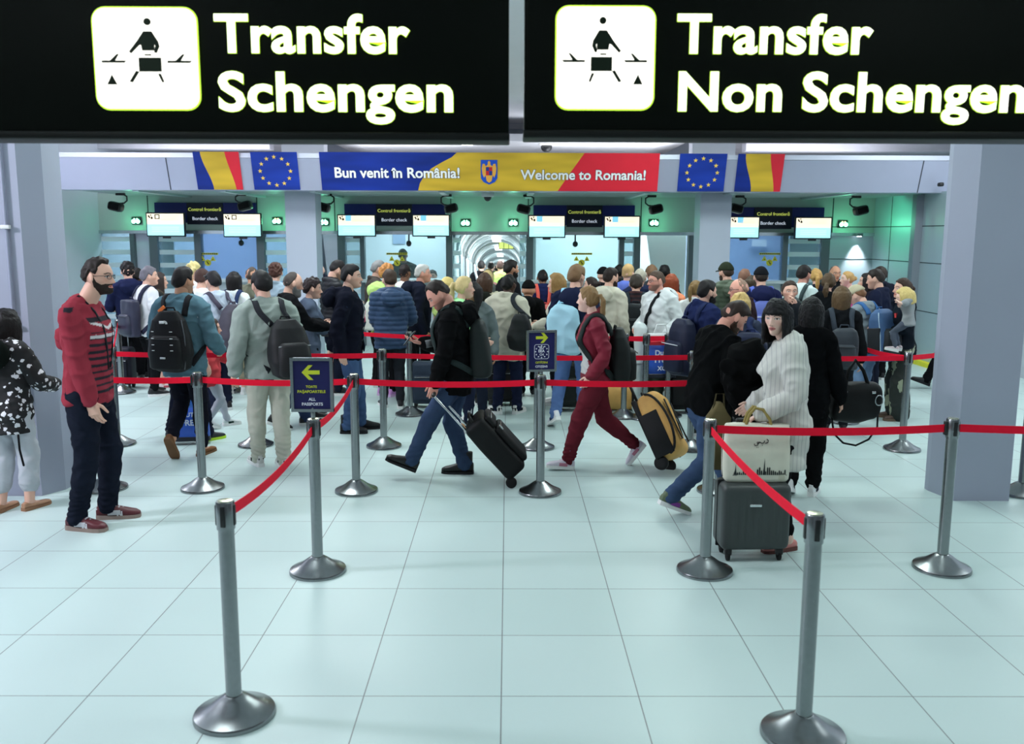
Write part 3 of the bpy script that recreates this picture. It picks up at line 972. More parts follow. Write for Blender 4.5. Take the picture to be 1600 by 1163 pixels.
# ------------------------------------------------------------------ things worn or carried
def local_thing(name, label, cat, ctx, t, group=None):
    M = ctx['M'] @ Matrix.Translation(Vector(t))
    return thing(name, label, cat, M, group)
def backpack(ctx, label, c, size=(.30, .16, .46), drop=.0, pocket=None, trim=None, one=False, name='backpack', surf='nylon', side=0, shape='round', handle=True, front=True, seams=None, tilt=0.0, yoff=0.0, crumple=.004):
    """Worn on the back: body, front pocket, shoulder straps, top handle."""
    h, bend, S = ctx['h'], ctx['bend'], ctx['S']
    w, d, l = size
    zt = .80 * h - drop
    zc = zt - l / 2
    yb = -.070 * h - .022 - d / 2 - yoff
    fx = ctx['fx'] if 'fx' in ctx else 0
    x0 = side
    base = bend([(x0, yb, zc - l / 2)])[0]
    root = local_thing(name, label, 'backpack', ctx, base, 'backpacks worn in the queue')
    put = lambda sh: (bend(sh[0]) - base, sh[1])
    rng = ctx['rng']
    if shape == 'round':
        rows = [(0, .82, .75), (.03, .95, .95), (.2, 1.0, 1.08), (.5, 1.0, 1.0), (.78, .94, .86), (.92, .80, .66), (1.0, .48, .36)]
    elif shape == 'box':
        rows = [(0, .93, .9), (.03, 1, 1), (.5, 1.0, 1.0), (.95, .98, .95), (1.0, .9, .85)]
    else:
        rows = [(0, .6, .6), (.06, .9, .95), (.3, 1.05, 1.15), (.6, .98, 1.0), (.85, .8, .72), (1.0, .45, .4)]
    yt = lambda s: -math.tan(math.radians(tilt)) * (1 - s) * l
    bodyS = loft([((x0, yb + yt(s), zc - l / 2 + s * l), (1, 0, 0), (0, 1, 0), w / 2 * a, d / 2 * b, 3.2) for s, a, b in rows], 28)
    V, F = fuse(bodyS, (.008, .011, .013)[ctx['lod']], 2)
    N = normals(V, F)
    V = V + N * (crumple * (wob(V, 24, rng, 6) if crumple < .006 else 1 - 1.7 * np.abs(wob(V, 15, rng, 6))))[:, None]
    bo = obj('pack_body', put((V, F)), mat(c, surf), root)
    if front:
        pk = loft([((x0, yb - d * .46 + yt(s * .5), zc - l * .44 + s * l * .55), (1, 0, 0), (0, 1, 0), w * .40 * a, d * .30 * a, 3.4) for s, a in ((0, .8), (.06, 1), (.5, 1.02), (.9, .92), (1, .7))], 22)
        fp = obj('front_pocket', put(pk), mat(pocket or c, surf), root)
        zp = [(x0 + math.cos(t) * w * .40, yb - d * .50 - .30 * d * math.sin(t) * .0 - d * .26, zc + l * .06 + .0 * math.sin(t)) for t in np.linspace(math.pi * .95, math.pi * .05, 7)]
        obj('zip', put(tube(zp, .0045, 6)), mat(trim or (40, 42, 46), 'plastic'), fp)
    for i, s in enumerate((1, -1)):
        if one and i != (0 if one > 0 else 1):
            continue
        xs = s * .062 * h
        path = [(x0 + s * w * .28, yb + d * .42, zt - .05), (xs, -.062 * h - .03, .812 * h), (xs * 1.02, -.03 * h, .846 * h), (xs * 1.05, .012 * h, .842 * h), (xs * 1.1, .058 * h + .012, .80 * h), (xs * 1.2, .080 * h + .02, .74 * h), (xs * 1.4, .074 * h + .024, .67 * h), (s * .108 * h + s * .02, .03 * h, .61 * h), (s * .112 * h + s * .016, -.03 * h, .585 * h), (x0 + s * w * .40, yb + d * .4, zc - l * .40)]
        Pn = np.array(path)
        nn = Pn - np.array([[0, -.006 * h, z] for z in Pn[:, 2]])
        nn[:, 2] += np.array([.0, .05, .3, .3, .12, .03, 0, 0, 0, 0])
        # resample smoothly
        tq = np.linspace(0, len(Pn) - 1, 34)
        Ps = np.stack([np.interp(tq, range(len(Pn)), Pn[:, j]) for j in range(3)], 1)
        Ns = np.stack([np.interp(tq, range(len(Pn)), nn[:, j]) for j in range(3)], 1)
        for _ in range(2):
            Ps[1:-1] = (Ps[:-2] + 2 * Ps[1:-1] + Ps[2:]) / 4
        tree = ctx.get('tree')
        if tree is None:
            gv, gf = ctx['surf'][1 if ctx.get('has_under') else 0]
            tree = ctx['tree'] = BVHTree.FromPolygons([tuple(v) for v in gv.tolist()], gf)
        Ps = bend(Ps)
        for q in range(3, 31):
            hit = tree.find_nearest(Vector(Ps[q]))
            w_ = min(1, (q - 2) / 3, (31 - q) / 3)
            nn_ = np.array(hit[1])
            Ns[q] = nn_ if q > 3 else Ns[q]
            Ps[q] = Ps[q] * (1 - w_) + (np.array(hit[0]) + nn_ * .009) * w_
        for _ in range(2):
            Ps[4:-4] = (Ps[3:-5] + 2 * Ps[4:-4] + Ps[5:-3]) / 4
            Ns[4:-4] = (Ns[3:-5] + 2 * Ns[4:-4] + Ns[5:-3]) / 4
        wd = .05
        sp = obj('strap', (lambda q: (q[0] - base, q[1]))(band(Ps, Ns, wd, .014)), mat(ctx.get('strap_c') or c, 'webbing'), root)
    if handle:
        obj('handle', put(tube([(x0 - .045, yb + d * .2, zt - .012), (x0 - .035, yb + d * .15, zt + .025), (x0 + .035, yb + d * .15, zt + .025), (x0 + .045, yb + d * .2, zt - .012)], .008, 8)), mat(c, 'webbing'), root)
    if seams:
        for sx in (-1, 1):
            pts = [(x0 + sx * w / 2 * a * .9, yb + yt(s) - d / 2 * b * .62, zc - l / 2 + s * l) for s, a, b in rows[1:-1]]
            obj('piping', put(tube(pts, .006, 6)), mat(seams, 'plastic'), bo)
    ctx['pack'] = dict(root=root, put=put, x0=x0, yb=yb, d=d, w=w, l=l, zc=zc, zt=zt, body=bo)
    return root
def hug(ctx, pts, lift=.006, k=-1):
    """Lay points on the outermost garment."""
    gv, gf = ctx['surf'][k]
    tree = BVHTree.FromPolygons([tuple(v) for v in gv.tolist()], gf)
    P, N = [], []
    for p in pts:
        hit = tree.find_nearest(Vector([float(v) for v in p]))
        P.append(np.array(hit[0]) + np.array(hit[1]) * lift)
        N.append(np.array(hit[1]))
    return np.array(P), np.array(N)
def world_pt(ctx, p):
    return ctx['M'] @ Vector([float(v) for v in p])
def phone(ctx, i, label, c=(25, 26, 30)):
    w, e = ctx['wri'][i], ctx['elb'][i]
    d = unit(w - e)
    p = w + d * .10 + np.array([0, .02, .025])
    root = local_thing('phone', label, 'phone', ctx, p)
    R = Matrix.Rotation(math.radians(-52), 4, 'X')
    obj('phone_case', xf(rbox(.074, .15, .010, .004, 2), R), mat(c, 'plastic'), root)
    obj('screen', xf(xf(rbox(.066, .138, .002, .0008, 1), Matrix.Translation((0, 0, .0055))), R), emit((120, 150, 160), .5, 'screen'), root)
    return root
# ------------------------------------------------------------------ the hall: floor, ceiling, walls, pillars
def floor_mat():
    m, nt, b = new_mat('floor_tiles')
    N = nt.nodes
    tc = N.new('ShaderNodeTexCoord')
    sp = N.new('ShaderNodeSeparateXYZ')
    link(nt, tc.outputs['Object'], sp.inputs[0])
    def M(op, a, bb=None, c=None):
        n = N.new('ShaderNodeMath'); n.operation = op
        for i, v in enumerate((a, bb, c)):
            if v is None: continue
            if isinstance(v, (int, float)): n.inputs[i].default_value = v
            else: link(nt, v, n.inputs[i])
        return n.outputs[0]
    cells, lines = [], []
    for ax, o in ((0, -0.024), (1, 3.752)):
        t = M('DIVIDE', M('SUBTRACT', sp.outputs[ax], o), 0.6165)
        cells.append(M('FLOOR', M('ADD', t, 100.0)))
        f = M('ABSOLUTE', M('SUBTRACT', M('FRACT', M('ADD', t, 100.5)), 0.5))
        lines.append(M('LESS_THAN', f, 0.0042))
    # joints sit on whole multiples: FRACT(t + .5) == .5
    line = M('MAXIMUM', lines[0], lines[1])
    cx = N.new('ShaderNodeCombineXYZ')
    link(nt, M('FLOOR', M('ADD', cells[0], .0)), cx.inputs[0])
    link(nt, cells[1], cx.inputs[1])
    wn = N.new('ShaderNodeTexWhiteNoise')
    link(nt, cx.outputs[0], wn.inputs['Vector'])
    nz = N.new('ShaderNodeTexNoise')
    nz.inputs['Scale'].default_value = .9
    nz.inputs['Detail'].default_value = 5
    link(nt, tc.outputs['Object'], nz.inputs['Vector'])
    mx = N.new('ShaderNodeMix'); mx.data_type = 'RGBA'
    mx.inputs[6].default_value = srgb((184, 206, 204))
    mx.inputs[7].default_value = srgb((198, 216, 215))
    v = M('ADD', M('MULTIPLY', wn.outputs['Value'], .45), M('MULTIPLY', nz.outputs['Fac'], .55))
    link(nt, v, mx.inputs[0])
    m2 = N.new('ShaderNodeMix'); m2.data_type = 'RGBA'
    link(nt, line, m2.inputs[0])
    link(nt, mx.outputs[2], m2.inputs[6])
    m2.inputs[7].default_value = srgb((112, 118, 120))
    link(nt, m2.outputs[2], b.inputs['Base Color'])
    n3 = N.new('ShaderNodeTexNoise')
    n3.inputs['Scale'].default_value = 2.2
    n3.inputs['Detail'].default_value = 6
    link(nt, tc.outputs['Object'], n3.inputs['Vector'])
    mr = N.new('ShaderNodeMapRange')
    mr.inputs[3].default_value = .30
    mr.inputs[4].default_value = .48
    link(nt, n3.outputs['Fac'], mr.inputs[0])
    link(nt, mr.outputs[0], b.inputs['Roughness'])
    b.inputs['Specular IOR Level'].default_value = .42
    return m
FLM = floor_mat()
structure('floor', box(-11, 11, -3, 16.8, -.1, 0), FLM)
structure('floor', box(-11, -1.0, 16.8, 22, -.1, 0), FLM)
structure('floor', box(.42, 11, 16.8, 22, -.1, 0), FLM)
CEILM = mat((236, 236, 240), 'paint')
structure('ceiling', box(-11, 11, -3, 16.4, CEIL_Z, CEIL_Z + .2), CEILM)
structure('ceiling', box(-11, 11, 16.4, 23, CEIL_Z + .35, CEIL_Z + .55), CEILM)
structure('trim_ceiling_step', box(-11, 11, 16.4, 16.5, CEIL_Z, CEIL_Z + .55), mat((206, 208, 222), 'paint'))
# dropped white ceiling raft over the middle lanes, with mitred ends
V, F = loft([((0, 17.6, 3.62), (1, 0, 0), (0, 1, 0), 2.7, 1.9, 30), ((0, 17.6, 3.74), (1, 0, 0), (0, 1, 0), 3.3, 1.9, 30)], 32)
structure('ceiling_raft', (V, F), CEILM)
for x0, x1, nm in ((-9.2, -4.3, 'ceiling_beam_left'), (4.3, 9.2, 'ceiling_beam_right')):
    structure(nm, box(x0, x1, 16.6, 16.9, 3.55, 3.9), mat((206, 206, 216), 'paint'))
    structure('ceiling_beam_duct', xf(tube([(x0, 18.6, 3.85), (x1, 18.6, 3.85)], .22, 16), Matrix.Identity(4)), mat((198, 198, 206), 'paint'))
WALLM = mat((196, 202, 214), 'paint')
structure('wall_left', box(-7.6, -7.4, 7, 20, 0, CEIL_Z + .4), WALLM)
structure('wall_right_hall', box(7.5, 7.7, 5, 14.0, 0, CEIL_Z + .4), WALLM)
structure('wall_back', join(box(-11, -.98, 20.4, 20.6, 0, CEIL_Z + .4), box(.38, 11, 20.4, 20.6, 0, CEIL_Z + .4), box(-.98, .38, 20.4, 20.6, 2.75, CEIL_Z + .4)), mat((205, 214, 226), 'paint'))
PILM = mat((160, 166, 184), 'paint')
def prism(pts, z0, z1):
    n = len(pts)
    V = [(x, y, z0) for x, y in pts] + [(x, y, z1) for x, y in pts]
    F = [tuple(range(n - 1, -1, -1)), tuple(range(n, 2 * n))] + [(i, (i + 1) % n, (i + 1) % n + n, i + n) for i in range(n)]
    return np.array(V, float), F
structure('pillar_left', prism([(-4.6, 6.84), (-3.66, 6.84), (-3.56, 7.02), (-3.56, 7.30), (-4.6, 7.30)], 0, CEIL_Z), PILM)
structure('pillar_right', prism([(3.49, 6.755), (3.923, 6.755), (3.96, 7.10), (3.42, 7.10), (3.42, 7.036)], 0, CEIL_Z), PILM)
# conduit with a clip on the left pillar, and a slim trunking beside it
t = thing('cable_conduit', 'thin pale cable conduit running down the grey pillar beside the red striped jumper', 'conduit', (-3.76, 6.82, 0))
obj('pipe', tube([(0, 0, .02), (0, 0, 3.9)], .013, 10), mat((150, 156, 176), 'paint'), t)
for z in (1.35, 2.09):
    obj('clip', xf(rbox(.07, .03, .03, .006), Matrix.Translation((0, -.01, z))), mat((226, 228, 226), 'plastic'), t)
# ------------------------------------------------------------------ fascia above the booths
YF0, YF1 = 13.85, 14.0
PANEL = mat((176, 180, 202), 'panel')
def slant(x0, x1, z0, z1, d=.12):
    """Slab leaning with the fascia: its top edge is nearer to us."""
    V = np.array([(x, y + o, z) for x in (x0, x1) for (y, z) in ((YF1, z0), (YF0, z1)) for o in (0, d)], float)
    F = [(0, 1, 3, 2), (4, 6, 7, 5), (0, 4, 5, 1), (2, 3, 7, 6), (0, 2, 6, 4), (1, 5, 7, 3)]
    return V, F
ZB, ZT = 2.70, 3.17
structure('trim_1', slant(-6.9, 6.9, ZB, ZT, .3), PANEL)
structure('trim_2', box(-6.9, 6.9, 13.86, 14.2, 3.175, 3.245), mat((206, 210, 226), 'panel'))
for px in (262, 1440):
    x = at(px, 270, 13.9).x
    structure('trim_joint', (slant(x - .008, x + .008, ZB, ZT)[0] - np.array([0, .003, 0]), slant(0, 1, 0, 1)[1]), mat((60, 64, 76), 'rubber'))
# soffit behind the fascia: slotted metal with cross ribs
structure('ceiling_soffit', box(-6.9, 6.9, 14.1, 16.9, 2.74, 2.80), mat((200, 212, 212), 'panel'))
sl = [box(-6.9, 6.9, y, y + .035, 2.715, 2.742) for y in np.arange(14.2, 16.5, .13)]
structure('trim_soffit_slats', join(*sl), mat((186, 200, 200), 'panel'))
for px in (215, 350, 490, 690, 830, 1010, 1145, 1330):
    x = at(px, 303, 14.2).x
    structure('trim_soffit_rib', box(x - .05, x + .05, 14.12, 16.5, 2.68, 2.742), mat((184, 200, 204), 'panel'))
# columns at the booth line
for px0, px1, nm in ((448, 495, 'column_left'), (1092, 1140, 'column_right')):
    a, b_ = at(px0, 400, 14.6).x, at(px1, 400, 14.6).x
    structure(nm, box(a, b_, 14.6, 15.05, 0, 2.72), mat((176, 184, 200), 'paint'))
    structure(nm + '_upper', box(a - .1, b_ + .1, 14.9, 15.2, 3.2, 4.3), mat((214, 216, 226), 'paint'))
# ------------------------------------------------------------------ booth front
YB = 16.5
X = lambda px: at(px, 400, YB).x
Z = lambda py: at(793, py, YB).z
ZH = Z(362)
DARK = mat((92, 104, 110), 'panel')
HEAD = mat((176, 192, 186), 'paint')
FROST = mat((214, 228, 236), 'paint')
structure('wall_header', box(X(100), X(1362), YB - .02, YB + .2, ZH, 2.75), HEAD)
structure('trim_header_rail', box(X(100), X(1362), YB - .07, YB, ZH - .06, ZH), mat((196, 206, 210), 'steel'))
for px in (236, 405, 525, 705, 825, 1000, 1128, 1297):
    structure('trim_header_joint', box(X(px) - .008, X(px) + .008, YB - .026, YB, ZH, 2.74), mat((62, 70, 70), 'rubber'))
GLASS = glass_mat((170, 206, 216), .22)
GLASSB = glass_mat((140, 176, 212), .3)
GLASSL = glass_mat((205, 225, 228), .10)
def booth(label, posts, window, panes, wtint, cams, counter=True, warn=True):
    """One passport booth: posts, big window over a counter, striped side panes, yellow warning marks."""
    x0, x1 = X(window[0]), X(window[1])
    root = thing('passport_booth', label, 'booth', ((x0 + x1) / 2, YB, 0), 'passport control booths')
    ox = np.array([(x0 + x1) / 2, YB, 0])
    put = lambda sh: (sh[0] - ox, sh[1])
    zs = Z(437)
    for a, b_ in posts:
        obj('post', put(box(X(a), X(b_), YB - .03, YB + .14, 0, ZH)), DARK, root, smooth=False)
    obj('window_pane', put(box(x0, x1, YB + .03, YB + .045, zs, ZH)), {'b': GLASSB, 'l': GLASSL}[wtint], root, smooth=False)
    if counter:
        obj('counter_front', put(box(x0, x1, YB - .01, YB + .10, 0, zs - .05)), mat((186, 196, 202), 'panel'), root, smooth=False)
        obj('counter_ledge', put(box(x0 - .03, x1 + .03, YB - .22, YB + .45, zs - .05, zs)), mat((206, 214, 216), 'panel'), root, smooth=False)
    for a, b_ in panes:
        p = obj('side_pane', put(box(X(a), X(b_), YB + .03, YB + .045, 0, ZH)), GLASS, root, smooth=False)
        for z in np.arange(.25, ZH - .12, .235):
            obj('frosted_band', put(box(X(a) + .01, X(b_) - .01, YB + .018, YB + .029, z, z + .085)), FROST, p, smooth=False)
    for px in cams:
        c = X(px)
        o = obj('intercom', put(xf(ball((0, 0, 0), (.05, .045, .055), 14), Matrix.Translation((c, YB - .09, ZH - .22)))), mat((28, 30, 38), 'plastic'), root)
        obj('bracket', put(tube([(c, YB - .09, ZH - .2), (c, YB - .05, ZH - .02)], .014, 8)), mat((40, 42, 50), 'plastic'), o)
    if warn:
        cx = X(warn)
        zc = at(warn, 400, YB).z
        YEL, BLK = mat((226, 214, 60), 'print'), mat((30, 32, 30), 'print')
        w = obj('warning_strip', put(box(cx - .19, cx + .19, YB + .008, YB + .018, zc + .02, zc + .055)), YEL, root, smooth=False)
        obj('strip_dashes', put(join(*[box(cx - .18 + i * .037, cx - .155 + i * .037, YB + .004, YB + .008, zc + .028, zc + .047) for i in range(10)])), BLK, w, smooth=False)
        for sx in (-1, 1):
            tx = cx + sx * .095
            g = obj('warning_triangle', put(poly([(tx - .05, zc - .09), (tx + .05, zc - .09), (tx, zc)], .01, YB + .018)), YEL, root, smooth=False)
            obj('triangle_mark', put(poly([(tx - .012, zc - .075), (tx + .012, zc - .075), (tx + .004, zc - .052), (tx - .004, zc - .055)], .004, YB + .008)), BLK, g, smooth=False)
        pts = [(cx + .058 * math.cos(t), zc - .125 + .058 * math.sin(t)) for t in np.linspace(0, 6.283, 24, endpoint=False)]
        g = obj('warning_disc', put(poly(pts, .01, YB + .016)), YEL, root, smooth=False)
        obj('disc_mark', put(join(xf(box(-.04, .04, YB + .002, YB + .006, -.004, .004), Matrix.Translation((cx, 0, zc - .125)) @ Matrix.Rotation(.8, 4, 'Y')),
                                 xf(box(-.006, .006, YB + .002, YB + .006, -.03, .025), Matrix.Translation((cx, 0, zc - .125)) @ Matrix.Rotation(-.3, 4, 'Y')))), BLK, g, smooth=False)
    return root
booth('passport booth with a blue tinted window left of the left column', [(110, 122), (205, 212), (235, 248), (305, 315), (402, 414)], (315, 402), [(122, 205), (248, 305), (414, 448)], 'b', (380,), True, 324)
booth('passport booth with an officer in a black cap behind its pale window', [(528, 540), (563, 570), (697, 707)], (570, 697), [(540, 563), (707, 720)], 'l', (640,), True, 620)
booth('empty passport booth right of the open corridor', [(822, 833), (967, 975), (990, 1000), (1075, 1083)], (833, 967), [(812, 822), (975, 990), (1083, 1092)], 'l', (898,), True, 909)
booth('passport booth with blue window right of the right column', [(1222, 1230), (1282, 1295)], (1140, 1222), [(1230, 1282)], 'b', (), True, 1203)
structure('wall_booth_infill', box(X(212), X(235), YB + .06, YB + .12, 0, ZH), mat((206, 208, 228), 'paint'))
# white sloping panels seen beside the columns
def slab(pts, y, d):
    return poly([(X(px), at(793, py, YB).z) for px, py in pts], d, y + d)
structure('wall_sloped_left', slab([(496, 365), (528, 365), (528, 560), (514, 560)], YB + .5, .15), mat((222, 224, 236), 'paint'))
structure('wall_sloped_right', slab([(1016, 365), (1080, 365), (1080, 560), (1040, 560), (1026, 430)], YB + .5, .15), mat((232, 240, 240), 'paint'))
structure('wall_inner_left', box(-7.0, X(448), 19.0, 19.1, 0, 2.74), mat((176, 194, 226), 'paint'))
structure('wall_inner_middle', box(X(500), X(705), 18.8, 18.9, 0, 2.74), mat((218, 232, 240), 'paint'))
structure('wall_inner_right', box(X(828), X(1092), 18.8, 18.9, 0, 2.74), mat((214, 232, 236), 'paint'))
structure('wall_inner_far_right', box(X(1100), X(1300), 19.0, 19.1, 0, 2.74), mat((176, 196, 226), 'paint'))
structure('ceiling_booths', box(-7.0, 6.6, 16.7, 20.4, 2.76, 2.84), CEILM)
# lamps inside the booths
for x, p in ((-6.2, 55), (-4.6, 34), (-1.9, 48), (1.5, 50), (3.3, 40), (4.9, 44)):
    area_lamp(x, 17.7, 2.72, .9, p, (.85, .97, 1.0))
for px, py, w, h_ in ((622, 372, .26, .25), (1190, 380, .30, .14)):
    p = at(px, py, 18.6)
    structure('window_notice', cbox((p.x, 18.78, p.z), (w, .02, h_)), mat((150, 176, 206) if px < 700 else (226, 236, 242), 'paint'))
# ------------------------------------------------------------------ right-hand metal side wall
SIDE = mat((180, 196, 204), 'panel')
xr = X(1362)
structure('wall_metal_end', box(X(1295), xr, YB - .02, YB + .1, 0, ZH), mat((176, 192, 202), 'panel'))
structure('wall_right', box(xr, xr + .15, 13.75, YB + .2, 0, 2.72), SIDE)
for z in (2.2, 1.62, .85):
    structure('trim_wall_joint', box(xr - .004, xr, 13.75, YB, z - .007, z + .007), mat((50, 60, 66), 'rubber'))
    structure('trim_wall_joint', box(X(1295), xr, YB - .024, YB - .02, z - .007, z + .007), mat((50, 60, 66), 'rubber'))
for y in (15.75, 14.75):
    structure('trim_wall_joint', box(xr - .004, xr, y - .007, y + .007, 0, 2.72), mat((50, 60, 66), 'rubber'))
structure('trim_corner_post', box(xr - .12, xr, 14.55, 14.70, 0, 2.7), mat((132, 140, 150), 'panel'))
structure('trim_yellow_kerb', box(xr - .1, xr, 13.4, 16.3, 0, .07), mat((232, 226, 60), 'rubber'))
def spot(x, y, z, tx, ty, tz, power, color, angle, blend=.6, name='spot_light'):
    d = bpy.data.lights.new(name, 'SPOT')
    d.energy, d.color, d.spot_size, d.spot_blend, d.shadow_soft_size = power, color, math.radians(angle), blend, .03
    o = bpy.data.objects.new(name, d)
    o.location = (x, y, z)
    o.rotation_euler = (Vector((tx, ty, tz)) - Vector((x, y, z))).to_track_quat('-Z', 'Y').to_euler()
    COL.objects.link(o)
    return o
p = at(1338, 366, YB)
wl = thing('wall_spotlight', 'small downlight washing a white cone onto the metal wall panel', 'light', (p.x, YB - .14, ZH - .06))
obj('housing', box(-.05, .05, -.05, .06, 0, .05), mat((90, 96, 104), 'plastic'), wl, smooth=False)
obj('lens', (lathe([(.04, -.012), (.04, 0)], 18)), emit((240, 248, 255), 6, 'lamp_lens'), wl)
spot(p.x, YB - .13, ZH - .09, p.x, YB + .01, .4, 150, (.92, .97, 1), 62, .8)
# ------------------------------------------------------------------ corridor beyond the middle lane: an arched ramp sloping gently down
cx0, cx1, SLOPE, YC = -1.0, .42, .06, 16.8
TUN = mat((236, 244, 244), 'paint')
def ramp(sh):
    V = np.array(sh[0], float)
    V[:, 2] -= SLOPE * np.maximum(V[:, 1] - YC, 0)
    return V, sh[1]
def long_box(x0, x1, z0, z1, y0=YC, y1=50):
    return ramp(box(x0, x1, y0, y1, z0, z1))
structure('corridor_floor', long_box(cx0, cx1, -.1, 0), mat((206, 214, 216), 'paint'))
structure('corridor_wall_left', long_box(cx0 - .1, cx0, -.1, 2.0), TUN)
structure('corridor_wall_right', long_box(cx1, cx1 + .1, -.1, 2.0), TUN)
mx_ = (cx0 + cx1) / 2
for y in np.arange(17.6, 50, 1.25):
    a = np.linspace(0, math.pi, 15)
    pts = [(mx_ + .70 * math.cos(t), y, 1.75 + .62 * math.sin(t)) for t in a]
    structure('corridor_rib', ramp(tube(pts, .032, 8, False)), mat((176, 186, 190), 'panel'), True)
a = np.linspace(0, math.pi, 15)
V = [(mx_ + r * math.cos(t), y, 1.75 + (r - .08) * math.sin(t)) for y in (16.85, 50) for r in (.75, .80) for t in a]
n = 15
F = []
for i in range(n - 1):
    F += [(i, i + 1, 2 * n + i + 1, 2 * n + i), (n + i, 3 * n + i, 3 * n + i + 1, n + i + 1)]
structure('corridor_ceiling', ramp((np.array(V), F)), TUN)
structure('corridor_end', box(cx0 - .1, cx1 + .1, 50, 50.2, -2.5, 1.5), mat((220, 232, 230), 'paint'))
for y in (18.5, 23, 28, 34, 41):
    zz = 2.28 - SLOPE * (y - YC)
    area_lamp(mx_, y, zz - .03, .4, 70, (.95, 1, .99), (-SLOPE, 0, 0), sy=1.6)
    lp = thing('corridor_light', 'bright white strip light along the arched corridor vault, %s' % {18.5: 'nearest', 23: 'second from the opening', 28: 'halfway along', 34: 'fourth along', 41: 'at the far end'}[y], 'light', (mx_, y, zz), 'strip lights in the corridor')
    obj('diffuser', xf(rbox(.22, 1.7, .03, .01, 2), Matrix.Rotation(-SLOPE, 4, 'X')), emit((250, 255, 255), 4, 'lamp_lens'), lp)
for i, y in enumerate(np.arange(18.5, 46, 2.4)):
    structure('corridor_trim', ramp(box(cx0, cx0 + .03, y, y + .09, 0, 1.8)), mat((110, 122, 128), 'panel'))
    structure('corridor_trim', ramp(box(cx0, cx0 + .012, y + .1, y + 1.9, .2, 1.7)), mat((190, 212, 220), 'panel'))
    structure('corridor_trim', ramp(box(cx1 - .03, cx1, y, y + .09, 0, 1.8)), mat((110, 122, 128), 'panel'))
ps = at(791, 378, 26)
sg = thing('hanging_sign', 'green and yellow lit sign hanging far down the white corridor', 'sign', (ps.x, 26, ps.z))
obj('sign_face', cbox((0, 0, 0), (.42, .05, .40)), emit((206, 222, 120), .9, 'sign_face'), sg, smooth=False)
obj('sign_bars', join(*[cbox((x, -.03, 0), (.016, .02, .40)) for x in (-.21, -.07, .07, .21)], *[cbox((0, -.03, z), (.42, .02, .016)) for z in (-.20, 0, .20)]), mat((40, 56, 40), 'plastic'), sg, smooth=False)
obj('hanger', join(*[tube([(x, 0, .18), (x, 0, 2.33 - SLOPE * (26 - YC) - ps.z)], .008, 6) for x in (-.12, .12)]), mat((150, 156, 160), 'steel'), sg)
# ------------------------------------------------------------------ ceiling luminaires
for i, (xx, yy, pw, cc) in enumerate(CEILING_LAMPS):
    if yy < 3: continue
    col, row = ['far left', 'left of centre', 'right of centre', 'far right'][i % 4], {4.6: 'nearest', 8.6: 'middle', 12.0: 'farthest'}[yy]
    t = thing('ceiling_light', 'square ceiling light, %s one in the %s row' % (col, row), 'light', (xx, yy, CEIL_Z), 'square ceiling lights over the hall')
    obj('frame', cbox((0, 0, -.03), (1.3, 1.3, .06)), mat((220, 222, 226), 'plastic'), t, smooth=False)
    obj('diffuser', cbox((0, 0, -.07), (1.18, 1.18, .02)), emit((240, 248, 250), 1.2, 'lamp_lens'), t, smooth=False)
for px, ds in ((730, 'above the words on the left of the welcome banner'), (853, 'above the yellow middle of the welcome banner'), (982, 'above the red end of the welcome banner')):
    d = ray(px, 225); tt = (3.615 - CAM_Z) / d[2]
    t = thing('recessed_downlight', 'round downlight in the white ceiling ' + ds, 'light', (d[0] * tt, d[1] * tt, 3.62), 'round downlights in the ceiling raft')
    obj('bezel', lathe([(.13, -.012), (.13, .01)], 24), mat((236, 236, 238), 'plastic'), t)
    obj('lens', lathe([(.10, -.02), (.10, -.005)], 24), emit((255, 255, 250), 5, 'lamp_lens'), t)
# ------------------------------------------------------------------ flags and welcome banner on the fascia
BLU, YLW, RED = mat((22, 50, 148), 'flag'), mat((238, 192, 62), 'flag'), mat((226, 44, 62), 'print')
DEU = mat((30, 62, 170), 'flag')
tilt = math.atan2(YF1 - YF0, ZT - ZB)
def fasc(px0, px1, py0, py1):
    """Frame on the leaning fascia: x0, x1, z0, z1 and a map from (x, z, lift) to place."""
    a, b_ = at(px0, py1, 13.98), at(px1, py0, 13.84)
    return a.x, b_.x, a.z, b_.z
def onf(sh, x, zc):
    """Stand an XZ shape on the fascia plane."""
    yc = YF1 + (YF0 - YF1) * (zc - ZB) / (ZT - ZB)
    return Matrix.Translation((x, yc - .006, zc)) @ Matrix.Rotation(tilt, 4, 'X')
def star(cx, cz, r):
    return [(cx + (r if i % 2 == 0 else r * .4) * math.sin(i * math.pi / 5), cz + (r if i % 2 == 0 else r * .4) * math.cos(i * math.pi / 5)) for i in range(10)]
def flag_ro(px0, px1, label):
    a, b_ = at(px0, 268, 13.92), at(px1, 268, 13.92)
    w, hh = (b_.x - a.x), .575
    root = thing('romanian_flag_panel', label, 'flag', onf(None, (a.x + b_.x) / 2, 2.985))
    n = 10
    zz = np.linspace(-hh / 2, hh / 2, n)
    c1 = [-w / 2 + w * (.36 - .20 * sstep(-.5, .5, z / hh)) for z in zz]
    c2 = [-w / 2 + w * (.86 - .17 * sstep(-.6, .6, z / hh)) for z in zz]
    L_ = [-w / 2] * n
    R_ = [w / 2] * n
    for nm, l, r, m in (('blue_band', L_, c1, BLU), ('yellow_band', c1, c2, YLW), ('red_band', c2, R_, RED)):
        obj(nm, poly([(l[i], zz[i]) for i in range(n)] + [(r[i], zz[i]) for i in range(n - 1, -1, -1)], .01), m, root, smooth=False)
